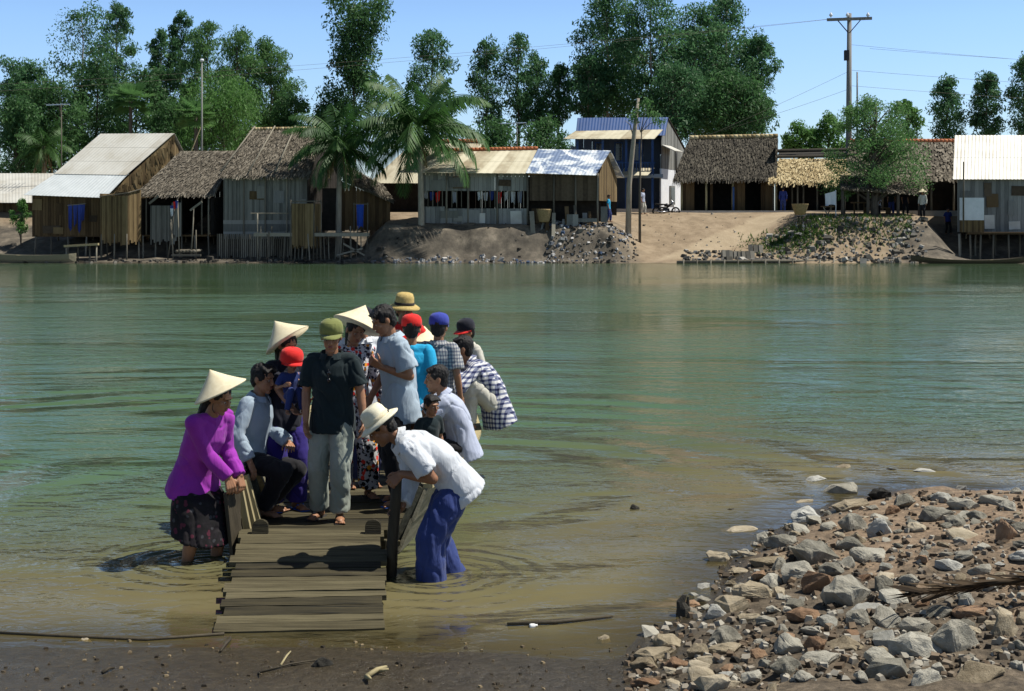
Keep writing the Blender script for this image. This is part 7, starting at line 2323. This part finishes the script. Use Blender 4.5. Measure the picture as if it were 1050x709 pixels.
o = mb.build('debris', mat('mud_debris', (.02, .016, .011), (.06, .045, .028), (.22, .17, .10), attr=.95)); o['kind'] = 'stuff'
mb = MB(); p = gnd(543, 643); mb.lathe([(.004, .0), (.018, .003), (.019, .014), (.014, .034), (.007, .042), (.007, .052), (.002, .053)], 10, Matrix.Translation(p) @ Matrix.Rotation(1.35, 4, 'Y'))
single(mb, 'white_glint', M['glintwhite'], 'small white modelled bottle floating near the mud', 'glint', smooth=True)  # white solid added to stand for a glint on the water
# ------------------------------------------------------------------ light, sky, camera
EL, AZ = 60.0, 82.0        # sun height; compass angle from +Y clockwise (so it stands to the right, a little behind the camera)
w = bpy.data.worlds.new('World'); SC.world = w
w.use_nodes = True
nt = w.node_tree
bg = nt.nodes['Background']
sky = nt.nodes.new('ShaderNodeTexSky')
sky.sky_type = 'NISHITA'; sky.sun_disc = False
sky.sun_elevation = R(EL); sky.sun_rotation = R(AZ)
sky.air_density = 1.0; sky.dust_density = .6; sky.ozone_density = 3.0
mx = nt.nodes.new('ShaderNodeMix'); mx.data_type = 'RGBA'; mx.blend_type = 'MULTIPLY'; mx.inputs[0].default_value = 1
tc = nt.nodes.new('ShaderNodeTexCoord'); sp = nt.nodes.new('ShaderNodeSeparateXYZ'); nt.links.new(tc.outputs['Generated'], sp.inputs[0])
nt.links.new(ramp(nt, sp.outputs[2], [(0, (1.56, 1.72, 2.05)), (.14, (1.46, 1.70, 2.10)), (.34, (.80, .78, .74)), (1, (.62, .62, .60))]), mx.inputs[7])
nt.links.new(sky.outputs[0], mx.inputs[6]); nt.links.new(mx.outputs[2], bg.inputs[0])
bg.inputs[1].default_value = .066
ld = bpy.data.lights.new('sun', 'SUN'); ld.energy = 4.9; ld.angle = R(.53); ld.color = (1, .95, .86)
lo = bpy.data.objects.new('sun', ld); COL.objects.link(lo)
sd = Vector((math.sin(R(AZ)) * math.cos(R(EL)), math.cos(R(AZ)) * math.cos(R(EL)), math.sin(R(EL))))
lo.rotation_euler = sd.to_track_quat('Z', 'Y').to_euler()
lo.location = (20, -5, 40)
cd = bpy.data.cameras.new('camera'); cd.sensor_width = 36; cd.lens = F / 1050 * 36
cd.shift_y = -(354.5 - HY) / 1050.0
cd.clip_end = 6000; cd.clip_start = .1
co = bpy.data.objects.new('camera', cd); COL.objects.link(co)
co.location = (0, 0, H); co.rotation_euler = (R(90), 0, 0)
SC.camera = co
vs = SC.view_settings
vs.view_transform = 'Standard'; vs.look = 'None'; vs.exposure = .38; vs.gamma = 1; vs.use_curve_mapping = False
cy = SC.cycles
SC.render.engine = 'CYCLES'
cy.max_bounces = 6; cy.diffuse_bounces = 2; cy.glossy_bounces = 3; cy.transmission_bounces = 4; cy.transparent_max_bounces = 6
cy.use_denoising = True
try:
    cy.denoiser = 'OPENIMAGEDENOISE'
except Exception:
    pass
cy.sample_clamp_indirect = 6
